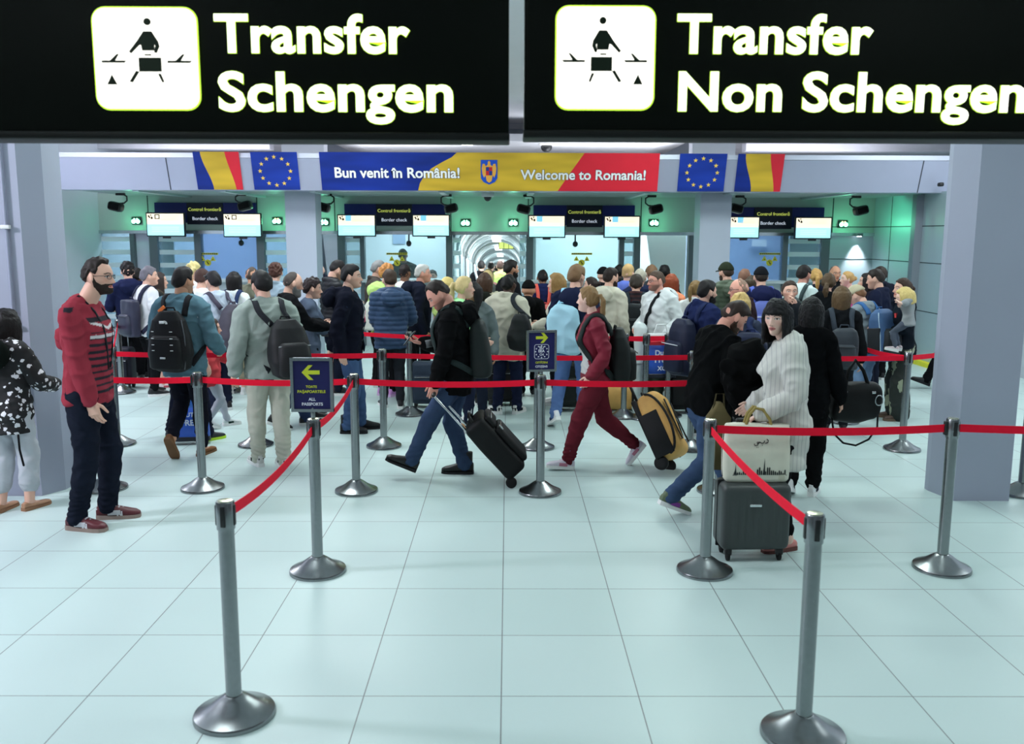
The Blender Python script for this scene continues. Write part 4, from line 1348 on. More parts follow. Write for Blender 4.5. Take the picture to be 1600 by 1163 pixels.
def flag_eu(px0, px1, label):
    a, b_ = at(px0, 268, 13.92), at(px1, 268, 13.92)
    w, hh = (b_.x - a.x), .575
    root = thing('european_flag_panel', label, 'flag', onf(None, (a.x + b_.x) / 2, 2.985))
    obj('blue_field', poly([(-w / 2, -hh / 2), (w / 2, -hh / 2), (w / 2, hh / 2), (-w / 2, hh / 2)], .01), DEU, root, smooth=False)
    for i in range(12):
        t = i * math.pi / 6
        obj('star', poly(star(.235 * math.sin(t) * .98, .215 * math.cos(t), .036), .004, -.011), mat((244, 206, 96), 'print'), root, smooth=False)
flag_ro(306, 377, 'blue yellow and red flag panel on the grey fascia, left of the starred flag')
flag_eu(395, 467, 'blue panel with a ring of gold stars, left of the welcome banner')
flag_eu(1060, 1133, 'blue panel with a ring of gold stars, right of the welcome banner')
flag_ro(1150, 1222, 'blue yellow and red flag panel at the right end of the fascia')
a, b_ = at(501, 268, 13.9), at(1029, 268, 13.9)
BW, BH = b_.x - a.x, .575
bn = thing('welcome_banner', 'long blue yellow and red banner with white welcome words over the booths', 'banner', onf(None, (a.x + b_.x) / 2, 2.985))
bx = lambda px: (px - 501) / (1029 - 501) * BW - BW / 2
bz = lambda py: (268 - py) / 57.5 * BH
curve1 = [(bx(714), bz(239)), (bx(706), bz(246)), (bx(690), bz(254)), (bx(674), bz(263)), (bx(662), bz(275)), (bx(655), bz(286)), (bx(652), bz(297))]
obj('blue_field', poly([(bx(501), bz(297)), (bx(501), bz(239))] + curve1, .012), BLU, bn, smooth=False)
obj('yellow_field', poly([(bx(912), bz(239)), (bx(890), bz(270)), (bx(872), bz(297))] + curve1[::-1], .012), YLW, bn, smooth=False)
obj('red_field', poly([(bx(1029), bz(239)), (bx(1029), bz(297)), (bx(872), bz(297)), (bx(890), bz(270)), (bx(912), bz(239))], .012), RED, bn, smooth=False)
for txt, x0, x1, py in (('Bun venit în România!', 523, 718, 277), ('Welcome to Romania!', 813, 1009, 279)):
    o = fit(lettering(txt, .2, .022, .003), bx(x0), bx(x1), y=-.018)
    k = (bx(x1) - bx(x0)) / (np.ptp(lettering(txt, .2, .022, .003)[0][:, 0]))
    V = o[0].copy(); V[:, 2] = V[:, 2] * k + bz(py)
    obj('lettering', (V, o[1]), mat((246, 248, 250), 'print'), bn, smooth=False)
    o2 = lettering(txt, .2, .045, .002)
    V2 = o2[0].copy(); V2[:, 0] = (V2[:, 0] - o2[0][:, 0].mean() * 0) * k; V2[:, 2] = V2[:, 2] * k + bz(py)
    V2[:, 0] += (V[:, 0].min() + V[:, 0].max()) / 2 - (V2[:, 0].min() + V2[:, 0].max()) / 2
    V2[:, 1] -= .0135
    obj('letter_outline', (V2, o2[1]), mat((24, 30, 70), 'print'), bn, smooth=False)
# coat of arms: blue shield, golden eagle, quartered escutcheon
sx, sc = bx(764), .0055 * 1.75
sh = [(-13, 19), (13, 19), (13, -10), (9, -16), (0, -20), (-9, -16), (-13, -10)]
obj('shield', poly([(sx + x * sc, z * sc) for x, z in sh], .006, -.013), mat((32, 84, 200), 'print'), bn, smooth=False)
eg = [(0, 18), (2, 16), (2, 12), (5, 9), (7, 13), (10, 13), (11.5, 6), (10.5, -3), (8, -9), (6, -5), (5, -8), (4, -14), (0, -17), (-4, -14), (-5, -8), (-6, -5), (-8, -9), (-10.5, -3), (-11.5, 6), (-10, 13), (-7, 13), (-5, 9), (-2, 12), (-2, 16)]
obj('eagle', poly([(sx + x * sc, z * sc) for x, z in eg], .005, -.019), mat((240, 176, 76), 'print'), bn, smooth=False)
for (q0, q1, r0, r1, c) in ((-5, 0, 2, 8, (40, 60, 140)), (0, 5, 2, 8, (206, 44, 50)), (-5, 0, -5, 2, (206, 44, 50)), (0, 5, -5, 2, (40, 60, 140))):
    obj('escutcheon_quarter', poly([(sx + q0 * sc, r0 * sc), (sx + q1 * sc, r0 * sc), (sx + q1 * sc, r1 * sc), (sx + q0 * sc, r1 * sc)], .004, -.024), mat(c, 'print'), bn, smooth=False)
# ------------------------------------------------------------------ border check signs, screens, lane lights, loudspeakers
NAVY, BLACK = mat((24, 30, 96), 'print'), mat((18, 22, 42), 'print')
def border_sign(px0, px1, c0, c1, py0, py1, dz, label):
    s = thing('border_check_sign', label, 'sign', (at((px0 + px1) / 2, 340, 16.35).x, 16.4, at(793, (py0 + py1) / 2, 16.35).z), 'border check signs over the booths')
    k = 16.4 / FPX
    q = lambda px: (px - (px0 + px1) / 2) * k
    hh = (py1 - py0) * k
    obj('blue_board', box(q(px0), q(px1), 0, .08, -hh / 2 + .03, hh / 2), NAVY, s, smooth=False)
    obj('black_board', box(q(c0), q(c1), -.02, .0, -hh / 2, hh / 2), BLACK, s, smooth=False)
    for txt, z, c in (('Control frontieră', hh * .12, (190, 200, 90)), ('Border check', -hh * .30, (200, 206, 220))):
        w = 50 * k * (1 if 'C' in txt else .78)
        o = lettering(txt, .12, .004, .003)
        kk = w / np.ptp(o[0][:, 0])
        o = (o[0] * np.array([kk, 1, kk]) + np.array([(q(c0) + q(c1)) / 2, -.024, z]), o[1])
        obj('lettering', o, emit(c, .75, 'lettering'), s, smooth=False)
border_sign(242, 397, 292, 347, 319, 352, 0, 'dark blue border check sign over the blue tinted booth on the left')
border_sign(539, 694, 588, 643, 320, 353, 0, "dark blue border check sign over the capped officer's booth")
border_sign(835, 991, 886, 941, 321, 354, 0, 'dark blue border check sign right of the corridor opening')
border_sign(1140, 1288, 1180, 1238, 323, 356, 0, 'dark blue border check sign between the two rightmost screens')
def screen(px0, px1, py0, py1, label, kind):
    Y_ = 15.9
    a, b_ = at(px0, py1, Y_), at(px1, py0, Y_)
    w, hh = b_.x - a.x, b_.z - a.z
    s = thing('lane_screen', label, 'screen', ((a.x + b_.x) / 2, Y_, a.z), 'lane screens hung below the soffit')
    obj('casing', xf(rbox(w + .02, .06, hh + .02, .012, 2), Matrix.Translation((0, .034, hh / 2))), mat((24, 26, 44), 'plastic'), s)
    obj('upper_display', box(-w / 2 + .012, w / 2 - .012, -.004, .004, hh * .52, hh - .012), emit((255, 240, 214), 1.0, 'display'), s, smooth=False)
    obj('lower_display', box(-w / 2 + .012, w / 2 - .012, -.004, .004, .012, hh * .52), emit((176, 240, 246), 1.0, 'display'), s, smooth=False)
    ln = [box(-w * .12, w * .36, -.008, -.004, hh * f, hh * f + .005) for f in (.86, .76, .70)] + [box(-w * .36, w * .36, -.008, -.004, hh * f, hh * f + .005) for f in (.38, .30, .2)]
    obj('text_lines', join(*ln), emit((236, 178, 150), .8, 'display_text'), s, smooth=False)
    x0 = -w / 2 + .03
    z0 = hh * .74
    pic = [poly([(x0, z0 + .05), (x0 + .02, z0 + .07), (x0 + .045, z0 + .02), (x0 + .03, z0 + .01)], .004, -.004), ball((x0 + .055, -.006, z0 + .066), (.012, .003, .012), 8), poly([(x0 + .05, z0), (x0 + .085, z0), (x0 + .085, z0 + .03), (x0 + .06, z0 + .045)], .004, -.004)]
    obj('pictogram', join(*pic), mat((20, 24, 20), 'print'), s, smooth=False)
    if kind == 'b':
        x1 = x0 + .12
        obj('badge', join(box(x1, x1 + .085, -.008, -.004, z0, z0 + .012), box(x1, x1 + .085, -.008, -.004, z0 + .066, z0 + .08), box(x1, x1 + .014, -.008, -.004, z0, z0 + .08), box(x1 + .071, x1 + .085, -.008, -.004, z0, z0 + .08)), mat((20, 24, 20), 'print'), s, smooth=False)
    elif kind == 'c':
        x1 = x0 + .11
        obj('badge', box(x1, x1 + .10, -.008, -.004, z0 - .01, z0 + .085), emit((130, 206, 234), .9, 'display'), s, smooth=False)
    obj('wall_arm', tube([(0, .06, hh * .6), (0, .52, hh * .6)], .02, 8), mat((70, 74, 84), 'steel'), s)
    obj('bracket', box(-.07, .07, .03, .05, -.04, 0), mat((50, 52, 60), 'plastic'), s, smooth=False)
screen(230, 287, 333, 369, 'lit lane screen, leftmost of the row under the soffit', 'b')
screen(350, 407, 334, 370, 'lit lane screen left of the left column', 'b')
screen(528, 586, 336, 369, 'lit lane screen just right of the left column', 'c')
screen(645, 702, 336, 369, 'lit lane screen left of the corridor opening', 'c')
screen(826, 883, 337, 371, 'lit lane screen right of the corridor opening', 'c')
screen(944, 1000, 338, 371, 'lit lane screen left of the right column', 'c')
screen(1139, 1187, 339, 372, 'lit lane screen with its left edge behind the right column', 'c')
screen(1242, 1300, 340, 373, 'lit lane screen, rightmost of the row under the soffit', 'a')
def lane_light(px, py, label, amber=False):
    p = at(px, py, 16.36)
    s = thing('lane_signal', label, 'light', (p.x, 16.40, p.z), 'green lane signals on the header')
    obj('housing', xf(rbox(.17, .06, .13, .02), Matrix.Translation((0, .05, 0))), mat((40, 60, 54), 'plastic'), s)
    for dx in (-.03, .03):
        obj('lens', xf(ball((0, 0, 0), (.036, .02, .036), 12), Matrix.Translation((dx * 1.3, .012, -.012))), emit((110, 255, 180), 22, 'signal_lens'), s)
        obj('lens', xf(ball((0, 0, 0), (.016, .012, .016), 10), Matrix.Translation((dx * .8, .018, .032))), emit((255, 214, 150) if amber else (170, 255, 210), 3, 'signal_lens'), s)
    d = bpy.data.lights.new('signal_glow', 'POINT')
    d.energy, d.color, d.shadow_soft_size = 2.6, (.22, 1.0, .55), .04
    o = bpy.data.objects.new('signal_glow', d)
    o.location = (p.x, 16.22, p.z)
    COL.objects.link(o)
for px, py, lb in ((137, 345, 'green lane signal, leftmost on the header'), (210, 345, 'green lane signal left of the leftmost screen'), (431, 345, 'green lane signal just left of the left column'), (505, 347, 'green lane signal just right of the left column'), (727, 348, 'green lane signal at the left of the corridor opening'), (802, 348, 'green lane signal at the right of the corridor opening'), (1023, 348, 'green lane signal left of the right column'), (1320, 350, 'green lane signal with two amber dots beside the metal wall')):
    lane_light(px, py, lb, px > 1300 or px == 431)
spot(xr - 1.0, 15.3, 2.3, xr, 15.3, 2.15, 40, (.08, 1, .5), 95, .9, 'signal_glow')
def speaker(px, py, hook, label):
    p = at(px, py, 15.2)
    s = thing('hanging_speaker', label, 'speaker', (p.x, 15.2, p.z), 'black loudspeakers hung under the soffit')
    obj('cabinet', xf(rbox(.23, .20, .15, .05), Matrix.Rotation(.25 * hook, 4, 'Y')), mat((28, 30, 32), 'plastic'), s)
    obj('grille', xf(xf(rbox(.17, .02, .10, .008), Matrix.Translation((0, -.10, 0))), Matrix.Rotation(.25 * hook, 4, 'Y')), mat((16, 17, 18), 'webbing'), s)
    top = 2.70 - p.z
    x1 = .17 * hook
    obj('arm', tube([(0, .05, .05), (x1 * .7, .05, .06), (x1, .05, .10), (x1, .05, top - .05), (x1 * .7, .05, top - .02)], .014, 8), mat((26, 28, 30), 'plastic'), s)
    obj('mount', xf(rbox(.15, .06, .04, .01), Matrix.Translation((x1 * .4, .05, top - .015))), mat((26, 28, 30), 'plastic'), s)
for px, py, hk, lb in ((181, 323, 1, 'black loudspeaker hanging left of the leftmost screen'), (383, 322, -1, 'black loudspeaker hanging over the second screen from the left'), (505, 324, 1, 'black loudspeaker hanging right of the left column'), (705, 326, -1, 'black loudspeaker hanging left of the corridor opening'), (818, 327, 1, 'black loudspeaker hanging right of the dome camera'), (1025, 327, -1, 'black loudspeaker hanging left of the right column'), (1150, 326, 1, 'black loudspeaker hanging right of the right column'), (1345, 329, -1, 'black loudspeaker hanging before the metal wall')):
    speaker(px, py, hk, lb)
p = at(762, 308, 14.7)
s = thing('dome_camera', 'white dome security camera under the soffit below the coat of arms', 'camera', (p.x, 14.7, 2.70))
obj('housing', lathe([(.09, -.06), (.10, -.05), (.10, .02)], 24), mat((206, 214, 216), 'plastic'), s)
obj('dome', xf(ball((0, 0, 0), (.062, .062, .07), 18), Matrix.Translation((0, 0, -.06))), mat((30, 34, 40), 'plastic'), s)
p = at(857, 219, 15.4)
s = thing('ceiling_camera', 'small black camera under the white ceiling raft above the banner', 'camera', (p.x, 16.2, 3.62))
obj('dome', ball((0, 0, -.05), (.10, .10, .09), 16), mat((26, 28, 32), 'plastic'), s)
obj('mount', lathe([(.08, -.02), (.08, 0)], 18), mat((40, 42, 46), 'plastic'), s)
p = at(1480, 288, 13.7)
s = thing('wall_camera', 'tiny black camera at the right end of the fascia', 'camera', (p.x - .06, 13.78, p.z))
obj('camera_body', rbox(.07, .10, .06, .02), mat((24, 26, 30), 'plastic'), s)
# ------------------------------------------------------------------ big backlit transfer signs
YS = 3.4
FACE = mat((3, 8, 3), 'print')
FACE.node_tree.nodes['Principled BSDF'].inputs['Specular IOR Level'].default_value = .12
SIGNK = YS / FPX
LIME, LITE = emit((196, 246, 70), .95, 'glow_rim'), emit((255, 252, 240), 1.7, 'backlit_face')  # lime rim: glow around the lit shapes, put in as a wider emissive copy
def sign_xz(px, py):
    p = at(px, py, YS)
    return p.x, p.z
def big_sign(px0, px1, py_top, label, ic, texts, tri):
    x0, zb = sign_xz(px0, 214)
    x1, _ = sign_xz(px1, 214)
    zt = sign_xz(px0, py_top)[1]
    cx = (x0 + x1) / 2
    root = thing('transfer_sign', label, 'sign', (cx, YS, zb))
    o = np.array([cx, 0, zb])
    put = lambda sh: (sh[0] - o, sh[1])
    obj('sign_box', xf(rbox(x1 - x0, .16, zt - zb, .012, 2), Matrix.Translation((0, .085, (zt - zb) / 2))), FACE, root)
    obj('bottom_rail', xf(rbox(x1 - x0 + .006, .18, .03, .006, 2), Matrix.Translation((0, .085, .012))), mat((8, 12, 9), 'print'), root)
    for rx in (-.35, .35):
        obj('hanger_rod', tube([(rx * (x1 - x0), .085, zt - zb - .02), (rx * (x1 - x0), .085, CEIL_Z - zb)], .014, 10), mat((150, 156, 160), 'steel'), root)
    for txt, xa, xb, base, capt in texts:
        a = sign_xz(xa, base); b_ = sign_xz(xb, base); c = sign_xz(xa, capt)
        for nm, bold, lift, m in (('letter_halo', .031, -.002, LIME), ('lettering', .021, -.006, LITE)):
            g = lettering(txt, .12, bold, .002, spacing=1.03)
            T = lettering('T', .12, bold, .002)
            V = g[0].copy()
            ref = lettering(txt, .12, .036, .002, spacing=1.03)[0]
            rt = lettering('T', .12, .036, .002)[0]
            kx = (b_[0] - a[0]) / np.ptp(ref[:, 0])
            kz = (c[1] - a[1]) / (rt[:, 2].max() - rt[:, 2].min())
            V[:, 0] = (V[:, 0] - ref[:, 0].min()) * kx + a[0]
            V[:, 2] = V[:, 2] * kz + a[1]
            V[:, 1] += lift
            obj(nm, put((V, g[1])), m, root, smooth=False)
    # white tile with the walking traveller
    ax, az_ = sign_xz(ic[0], ic[3]); bx_, bz_ = sign_xz(ic[1], ic[2])
    w, hh = bx_ - ax, bz_ - az_
    for nm, g, lift, m in (('tile_halo', .006, -.002, LIME), ('pictogram_tile', 0, -.006, LITE)):
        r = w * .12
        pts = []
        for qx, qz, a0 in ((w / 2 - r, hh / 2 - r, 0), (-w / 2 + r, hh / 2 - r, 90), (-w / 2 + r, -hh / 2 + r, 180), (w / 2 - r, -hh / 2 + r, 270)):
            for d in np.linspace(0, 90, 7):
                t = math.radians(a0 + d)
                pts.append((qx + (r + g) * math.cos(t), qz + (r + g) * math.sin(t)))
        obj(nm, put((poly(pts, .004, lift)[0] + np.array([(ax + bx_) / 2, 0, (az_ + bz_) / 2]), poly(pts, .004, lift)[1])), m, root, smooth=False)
    f = tri   # +1: triangle on the right, -1: on the left (mirror image)
    u = lambda pts: poly([((f * (x - 50) / 100) * w + (ax + bx_) / 2, (50 - y) / 100 * hh + (az_ + bz_) / 2) for x, y in pts], .003, -.011)
    DK = mat((8, 30, 8), 'print')
    man = [u([(50 + 3.6 * math.cos(t) - 3.2, 13.5 + 3.6 * math.sin(t)) for t in np.linspace(0, 6.283, 18, endpoint=False)]),
           u([(43, 23), (51, 23), (58, 33), (66, 43), (64, 45), (56, 37), (54, 36), (53, 42), (41, 42), (41, 36), (40, 37), (41.5, 44), (39, 44.5), (36, 38), (37, 33)]),
           u([(44.5, 45.5), (51, 45.5), (51, 47), (44.5, 47)]),
           u([(35, 49), (57, 49), (57, 63), (35, 63)]),
           u([(36, 65), (39, 65), (35, 74), (33, 73)]), u([(57, 63), (60, 62), (67, 73), (64, 74)]),
           u([(5, 52), (29, 52), (29, 54.2), (7, 54.2)]), u([(12, 45.5), (14, 45.5), (21, 52), (16, 52)]),
           u([(69, 52), (93, 52), (93, 54.2), (71, 54.2)]), u([(76, 45.5), (78, 45.5), (85, 52), (80, 52)]),
           u([(84, 66), (89, 76), (79, 76)])]
    obj('pictogram', put(join(*man)), DK, root, smooth=False)
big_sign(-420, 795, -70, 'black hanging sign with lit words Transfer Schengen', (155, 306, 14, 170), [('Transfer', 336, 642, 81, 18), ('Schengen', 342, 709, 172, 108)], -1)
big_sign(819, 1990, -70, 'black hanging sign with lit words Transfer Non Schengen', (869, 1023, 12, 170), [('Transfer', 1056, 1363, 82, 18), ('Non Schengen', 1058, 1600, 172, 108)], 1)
# ------------------------------------------------------------------ queue stanchions with red belts
STEEL = mat((142, 146, 148), 'steel')
BELT = mat((236, 24, 54), 'webbing')
ST_H = .955
_base = lathe([(.172, 0), (.172, .014), (.168, .022), (.14, .034), (.10, .056), (.062, .084), (.040, .098), (.036, .10)], 44)
_post = lathe([(.033, .09), (.033, ST_H - .075)], 28)
_head = lathe([(.037, ST_H - .12), (.038, ST_H - .115), (.038, ST_H - .006), (.035, ST_H)], 28)
_cap = lathe([(.030, ST_H - .002), (.030, ST_H + .003), (.026, ST_H + .004)], 24)
_slot = join(*[xf(rbox(.022, .012, .088, .004, 2), Matrix.Rotation(a, 4, 'Z') @ Matrix.Translation((0, -.0355, ST_H - .06))) for a in (0, math.pi / 2, math.pi, -math.pi / 2)])
ME = {}
def stanchion(px, py, label, target=None, rot=0.0, pos=None):
    """px, py: centre of the base on the floor in the photograph; target: where its belt is hooked."""
    p = pos or ground(px, py)
    s = thing('queue_stanchion', label, 'queue barrier', Matrix.Translation(p) @ Matrix.Rotation(rot, 4, 'Z'), 'steel queue stanchions')
    for nm, sh, m in (('base', _base, STEEL), ('post', _post, STEEL), ('head', _head, STEEL), ('cap', _cap, mat((226, 226, 196), 'steel')), ('belt_slot', _slot, mat((22, 24, 26), 'plastic'))):
        if nm not in ME:
            ME[nm] = mesh(sh, nm)
            ME[nm].set_sharp_from_angle(angle=math.radians(35))
            ME[nm].materials.append(m)
        o = bpy.data.objects.new(nm, ME[nm])
        COL.objects.link(o)
        o.parent = s
    return s, p
def belt(st, q, sag=.012, za=0, zb=0):
    """Belt from a stanchion to the point q on the floor plan."""
    s, p = st
    z = ST_H - .06
    a, b_ = Vector((p.x, p.y, z + za)), Vector((q[0], q[1], z + zb))
    d = (b_ - a); d.z = 0
    d.normalize()
    a, b_ = a + d * .038, b_ - d * .038
    P = [a.lerp(b_, t) - Vector((0, 0, sag * 4 * t * (1 - t))) for t in np.linspace(0, 1, 15)]
    nrm = Vector((-d.y, d.x, 0))
    Mi = (Matrix.Translation(p) @ Matrix.Rotation(0, 4, 'Z')).inverted()
    P = [np.array(Mi @ v) for v in P]
    o = obj('belt', band(P, [np.array(nrm)] * len(P), .048, .003), BELT, s, smooth=False)
    e = np.array(Mi @ b_)
    obj('hook', xf(rbox(.03, .03, .085, .005, 2), Matrix.Translation(Vector(e)) @ Matrix.Rotation(math.atan2(d.y, d.x), 4, 'Z')), mat((22, 24, 26), 'plastic'), o)
    return o
ST = {}
for k, px, py, lb in (
        ('s1', 367, 1118, 'steel queue stanchion closest to us on the left'), ('s2', 1254, 1150, 'steel queue stanchion closest to us on the right'),
        ('s3', 497, 893, 'steel queue stanchion carrying the ALL PASSPORTS sign'), ('s4', 1101, 893, 'steel queue stanchion just left of the grey hard suitcase'),
        ('s5', 1471, 889, 'steel queue stanchion in front of the right pillar'), ('s6', 557, 768, 'steel queue stanchion where the diagonal belt meets the row, below the navy hoodie'),
        ('s7', 844, 770, 'steel queue stanchion carrying the CITIZENS sign'), ('s8', 317, 764, 'steel queue stanchion in front of the walker with brown suede shoes'),
        ('s9', 600, 698, 'steel queue stanchion left of the walking man in black hoodie, before the blue puffer'), ('s10', 641, 648, 'steel queue stanchion behind the phone of the man in black hoodie'),
        ('s11', 839, 700, 'steel queue stanchion directly behind the CITIZENS sign stanchion'), ('s12', 1042, 650, 'steel queue stanchion in front of the blue plastic shopping bag'),
        ('s13', 1078, 702, 'steel queue stanchion right of the yellow trolley bag'), ('s14', 1122, 768, 'steel queue stanchion hidden behind the man in black and the cream tote'),
        ('s15', 1409, 703, 'steel queue stanchion in front of the leaf print trousers'), ('s16', 1596, 772, 'steel queue stanchion at the right of the right pillar, cut by the frame'),
        ('s17', 184, 695, 'steel queue stanchion just right of the striped jumper'), ('s18', 191, 614, 'slim steel queue stanchion beside the black trousers left of the grey haired man'),
        ('s19', 362, 612, 'steel queue stanchion left of the grey-green sweatshirt, far row'), ('s20', 165, 764, 'steel queue stanchion half hidden behind the jumper man, near row'),
        ('s21', 400, 696, 'steel queue stanchion half hidden behind the beige trousers'), ('s22', 1317, 660, 'steel queue stanchion behind the black duffel bag'),
        ('s23', 974, 652, 'thin steel queue stanchion behind the black backpack of the maroon tracksuit'), ('s24', 1007, 654, 'steel queue stanchion beside the white wrapped roll')):
    ST[k] = stanchion(px, py, lb)
Q = lambda k: ST[k][1]
off_right = Vector((4.9, 5.32, 0))
ST['off'] = stanchion(0, 0, 'steel queue stanchion beyond the right edge of the frame', pos=off_right)
for a, b_, sag in (('s1', 's3', .05), ('s3', 's6', .05), ('s4', 's2', .03), ('s4', 's5', .02), ('s5', 'off', .02), ('s20', 's8', .008), ('s8', 's6', .02), ('s6', 's7', .02), ('s7', 's14', .015),
                   ('s9', 's13', .015), ('s21', 's9', .01), ('s17', 's21', .01), ('s10', 's12', .012), ('s19', 's10', .01), ('s18', 's19', .01), ('s15', 's13', .01), ('s22', 's15', .03), ('s23', 's12', .01), ('s17', 's18', .02)):
    belt(ST[a], Q(b_), sag)
belt(ST['s15'], (at(1475, 575, 9.8).x + .3, 9.6), .02, 0, -.02)
belt(ST['s16'], (5.2, 7.3), .02)
def queue_sign(k, label, w, h_, z0, yaw, build_face):
    p = Q(k)
    s = thing('queue_sign', label, 'sign', Matrix.Translation((p.x, p.y, ST_H)) @ Matrix.Rotation(yaw, 4, 'Z'))
    obj('stem', tube([(0, 0, -.004), (0, 0, z0 + .02)], .014, 10), STEEL, s)
    fr = join(box(-w / 2, -w / 2 + .018, -.02, .006, z0, z0 + h_), box(w / 2 - .018, w / 2, -.02, .006, z0, z0 + h_), box(-w / 2, w / 2, -.021, .006, z0, z0 + .018), box(-w / 2, w / 2, -.021, .006, z0 + h_ - .018, z0 + h_))
    obj('frame', fr, mat((150, 156, 158), 'steel'), s, smooth=False)
    obj('face_panel', box(-w / 2 + .015, w / 2 - .015, -.012, .004, z0 + .015, z0 + h_ - .015), mat((28, 28, 84), 'print'), s, smooth=False)
    build_face(s, w, h_, z0 + h_ / 2)
LIM, WHT = mat((206, 214, 54), 'print'), mat((232, 234, 244), 'print')
def put_text(s, txt, x0, x1, z, m, bold=.02, y=-.0135, hmax=None):
    g = lettering(txt, .05, bold, .0006)
    k = (x1 - x0) / np.ptp(g[0][:, 0])
    V = g[0] * np.array([k, 1, k if hmax is None else hmax])
    V[:, 0] += (x0 + x1) / 2 - (V[:, 0].min() + V[:, 0].max()) / 2
    V[:, 2] += z
    V[:, 1] += y
    return obj('lettering', (V, g[1]), m, s, smooth=False)
def face_all(s, w, h_, zc):
    ar = [(-.058, .075), (-.018, .118), (.008, .118), (-.022, .087), (.048, .087), (.048, .063), (-.022, .063), (.010, .030), (-.016, .030)]
    obj('arrow', poly([(x, z + zc) for x, z in ar], .002, -.0125), LIM, s, smooth=False)
    put_text(s, 'TOATE', -.036, .030, zc - .018, LIM)
    put_text(s, 'PAŞAPOARTELE', -.086, .080, zc - .048, LIM)
    put_text(s, 'ALL', -.022, .020, zc - .095, WHT)
    put_text(s, 'PASSPORTS', -.062, .062, zc - .124, WHT)
def face_eu(s, w, h_, zc):
    ar = [(.050, .105), (.015, .145), (-.008, .145), (.016, .116), (-.046, .116), (-.046, .094), (.016, .094), (-.010, .063), (.014, .063)]
    obj('arrow', poly([(x, z + zc) for x, z in ar], .002, -.0125), LIM, s, smooth=False)
    r, pts, inn = .058, [], []
    for qx, qz, a0 in ((1, 1, 0), (-1, 1, 90), (-1, -1, 180), (1, -1, 270)):
        for d in np.linspace(0, 90, 5):
            t = math.radians(a0 + d)
            pts.append((qx * (r - .018) + .018 * math.cos(t), qz * (r - .018) + .018 * math.sin(t) - .005 + zc))
            inn.append((qx * (r - .018) + .015 * math.cos(t), qz * (r - .018) + .015 * math.sin(t) - .005 + zc))
    n = len(pts)
    V = [(x, -.0145, z) for x, z in pts] + [(x, -.0145, z) for x, z in inn] + [(x, -.0125, z) for x, z in pts] + [(x, -.0125, z) for x, z in inn]
    F = []
    for i in range(n):
        k = (i + 1) % n
        F += [(i, k, n + k, n + i), (2 * n + i, 3 * n + i, 3 * n + k, 2 * n + k), (i, 2 * n + i, 2 * n + k, k), (n + i, n + k, 3 * n + k, 3 * n + i)]
    obj('badge_outline', (np.array(V), F), WHT, s, smooth=False)
    for i in range(12):
        t = i * math.pi / 6
        obj('star', poly([(x + .048 * math.sin(t), z + .046 * math.cos(t) - .005 + zc) for x, z in star(0, 0, .008)], .002, -.0125), WHT, s, smooth=False)
    for txt, dz, w_ in (('EU', .016, .016), ('EEA', -.010, .025), ('CH', -.036, .016)):
        put_text(s, txt, -w_, w_, zc + dz, WHT, .03)
    put_text(s, 'CETĂŢENI', -.048, .048, zc - .098, LIM)
    put_text(s, 'CITIZENS', -.048, .048, zc - .130, WHT)
queue_sign('s3', 'framed navy sign with yellow left arrow reading ALL PASSPORTS', .252, .325, .045, .0, face_all)
queue_sign('s7', 'framed navy sign with yellow right arrow and star ring reading CITIZENS', .238, .325, .03, .12, face_eu)

# ------------------------------------------------------------------ clothing shorthand
def T(c, **k): return dict(kind='tee', c=c, **k)
def SW(c, **k): return dict(kind='sweater', c=c, **k)
def HO(c, **k): return dict(kind='hoodie', c=c, **k)
def JA(c, **k): return dict(kind='jacket', c=c, **k)
def PU(c, **k): return dict(kind='puffer', c=c, **k)
def BT(kind, c, **k): return dict(kind=kind, c=c, **k)
def HR_(c, **k): return dict(c=c, **k)
BLKH, DKB, BRN, LBR, BLO, GRY, GIN = (24, 21, 22), (40, 30, 26), (74, 54, 42), (128, 98, 68), (206, 176, 116), (150, 148, 150), (186, 120, 62)
DENIM, DKDEN, BLK, NAVYC = (58, 78, 112), (34, 42, 66), (26, 27, 32), (30, 36, 66)
SNW, SNB = dict(c=(226, 226, 228), accent=(60, 64, 84)), dict(c=(30, 30, 34), sole=(226, 226, 226))
WALK = lambda a, b_, la=0, lb=0, pa=0, pb=0: ((.05, a, la, pa, 4), (-.05, b_, lb, pb, 4))
# ================================================================== the people nearest to us
# woman at the left edge in a black and white patterned jacket
p = person(4, 483, 6.5, -12, 'woman at the left edge in black jacket with white heart and star print', 'f', 'light',
           HR_(BLKH, style='straight', len=.95, t=.07, az=50), top=dict(kind='jacket', c=(20, 20, 24), name='printed_jacket', hem=.40, hood=False, mat=spot_pattern('heart_print', (16, 16, 20), (226, 226, 232), 21, .33, distort=.04)),
           bottom=BT('capri', (186, 192, 202), cut=1.62), shoes=dict(c=(176, 132, 104), sole=(150, 110, 84), style='flat'), legs=((.062, .01, 0, 0, 10), (-.05, -.05, 0, 0, 6)), arms=('bend', 'bend'))
obj('hood', xf(ball((0, 0, 0), (.15, .07, .12), 16), Matrix.Translation((0, -.14, .80 * p['h']))), mat((20, 30, 26), 'cloth'), p['top'])
obj('drawstring', tube([(.14, -.10, .40 * p['h']), (.15, -.11, .33 * p['h']), (.165, -.10, .25 * p['h'])], .008, 6), mat((22, 22, 26), 'webbing'), p['top'])
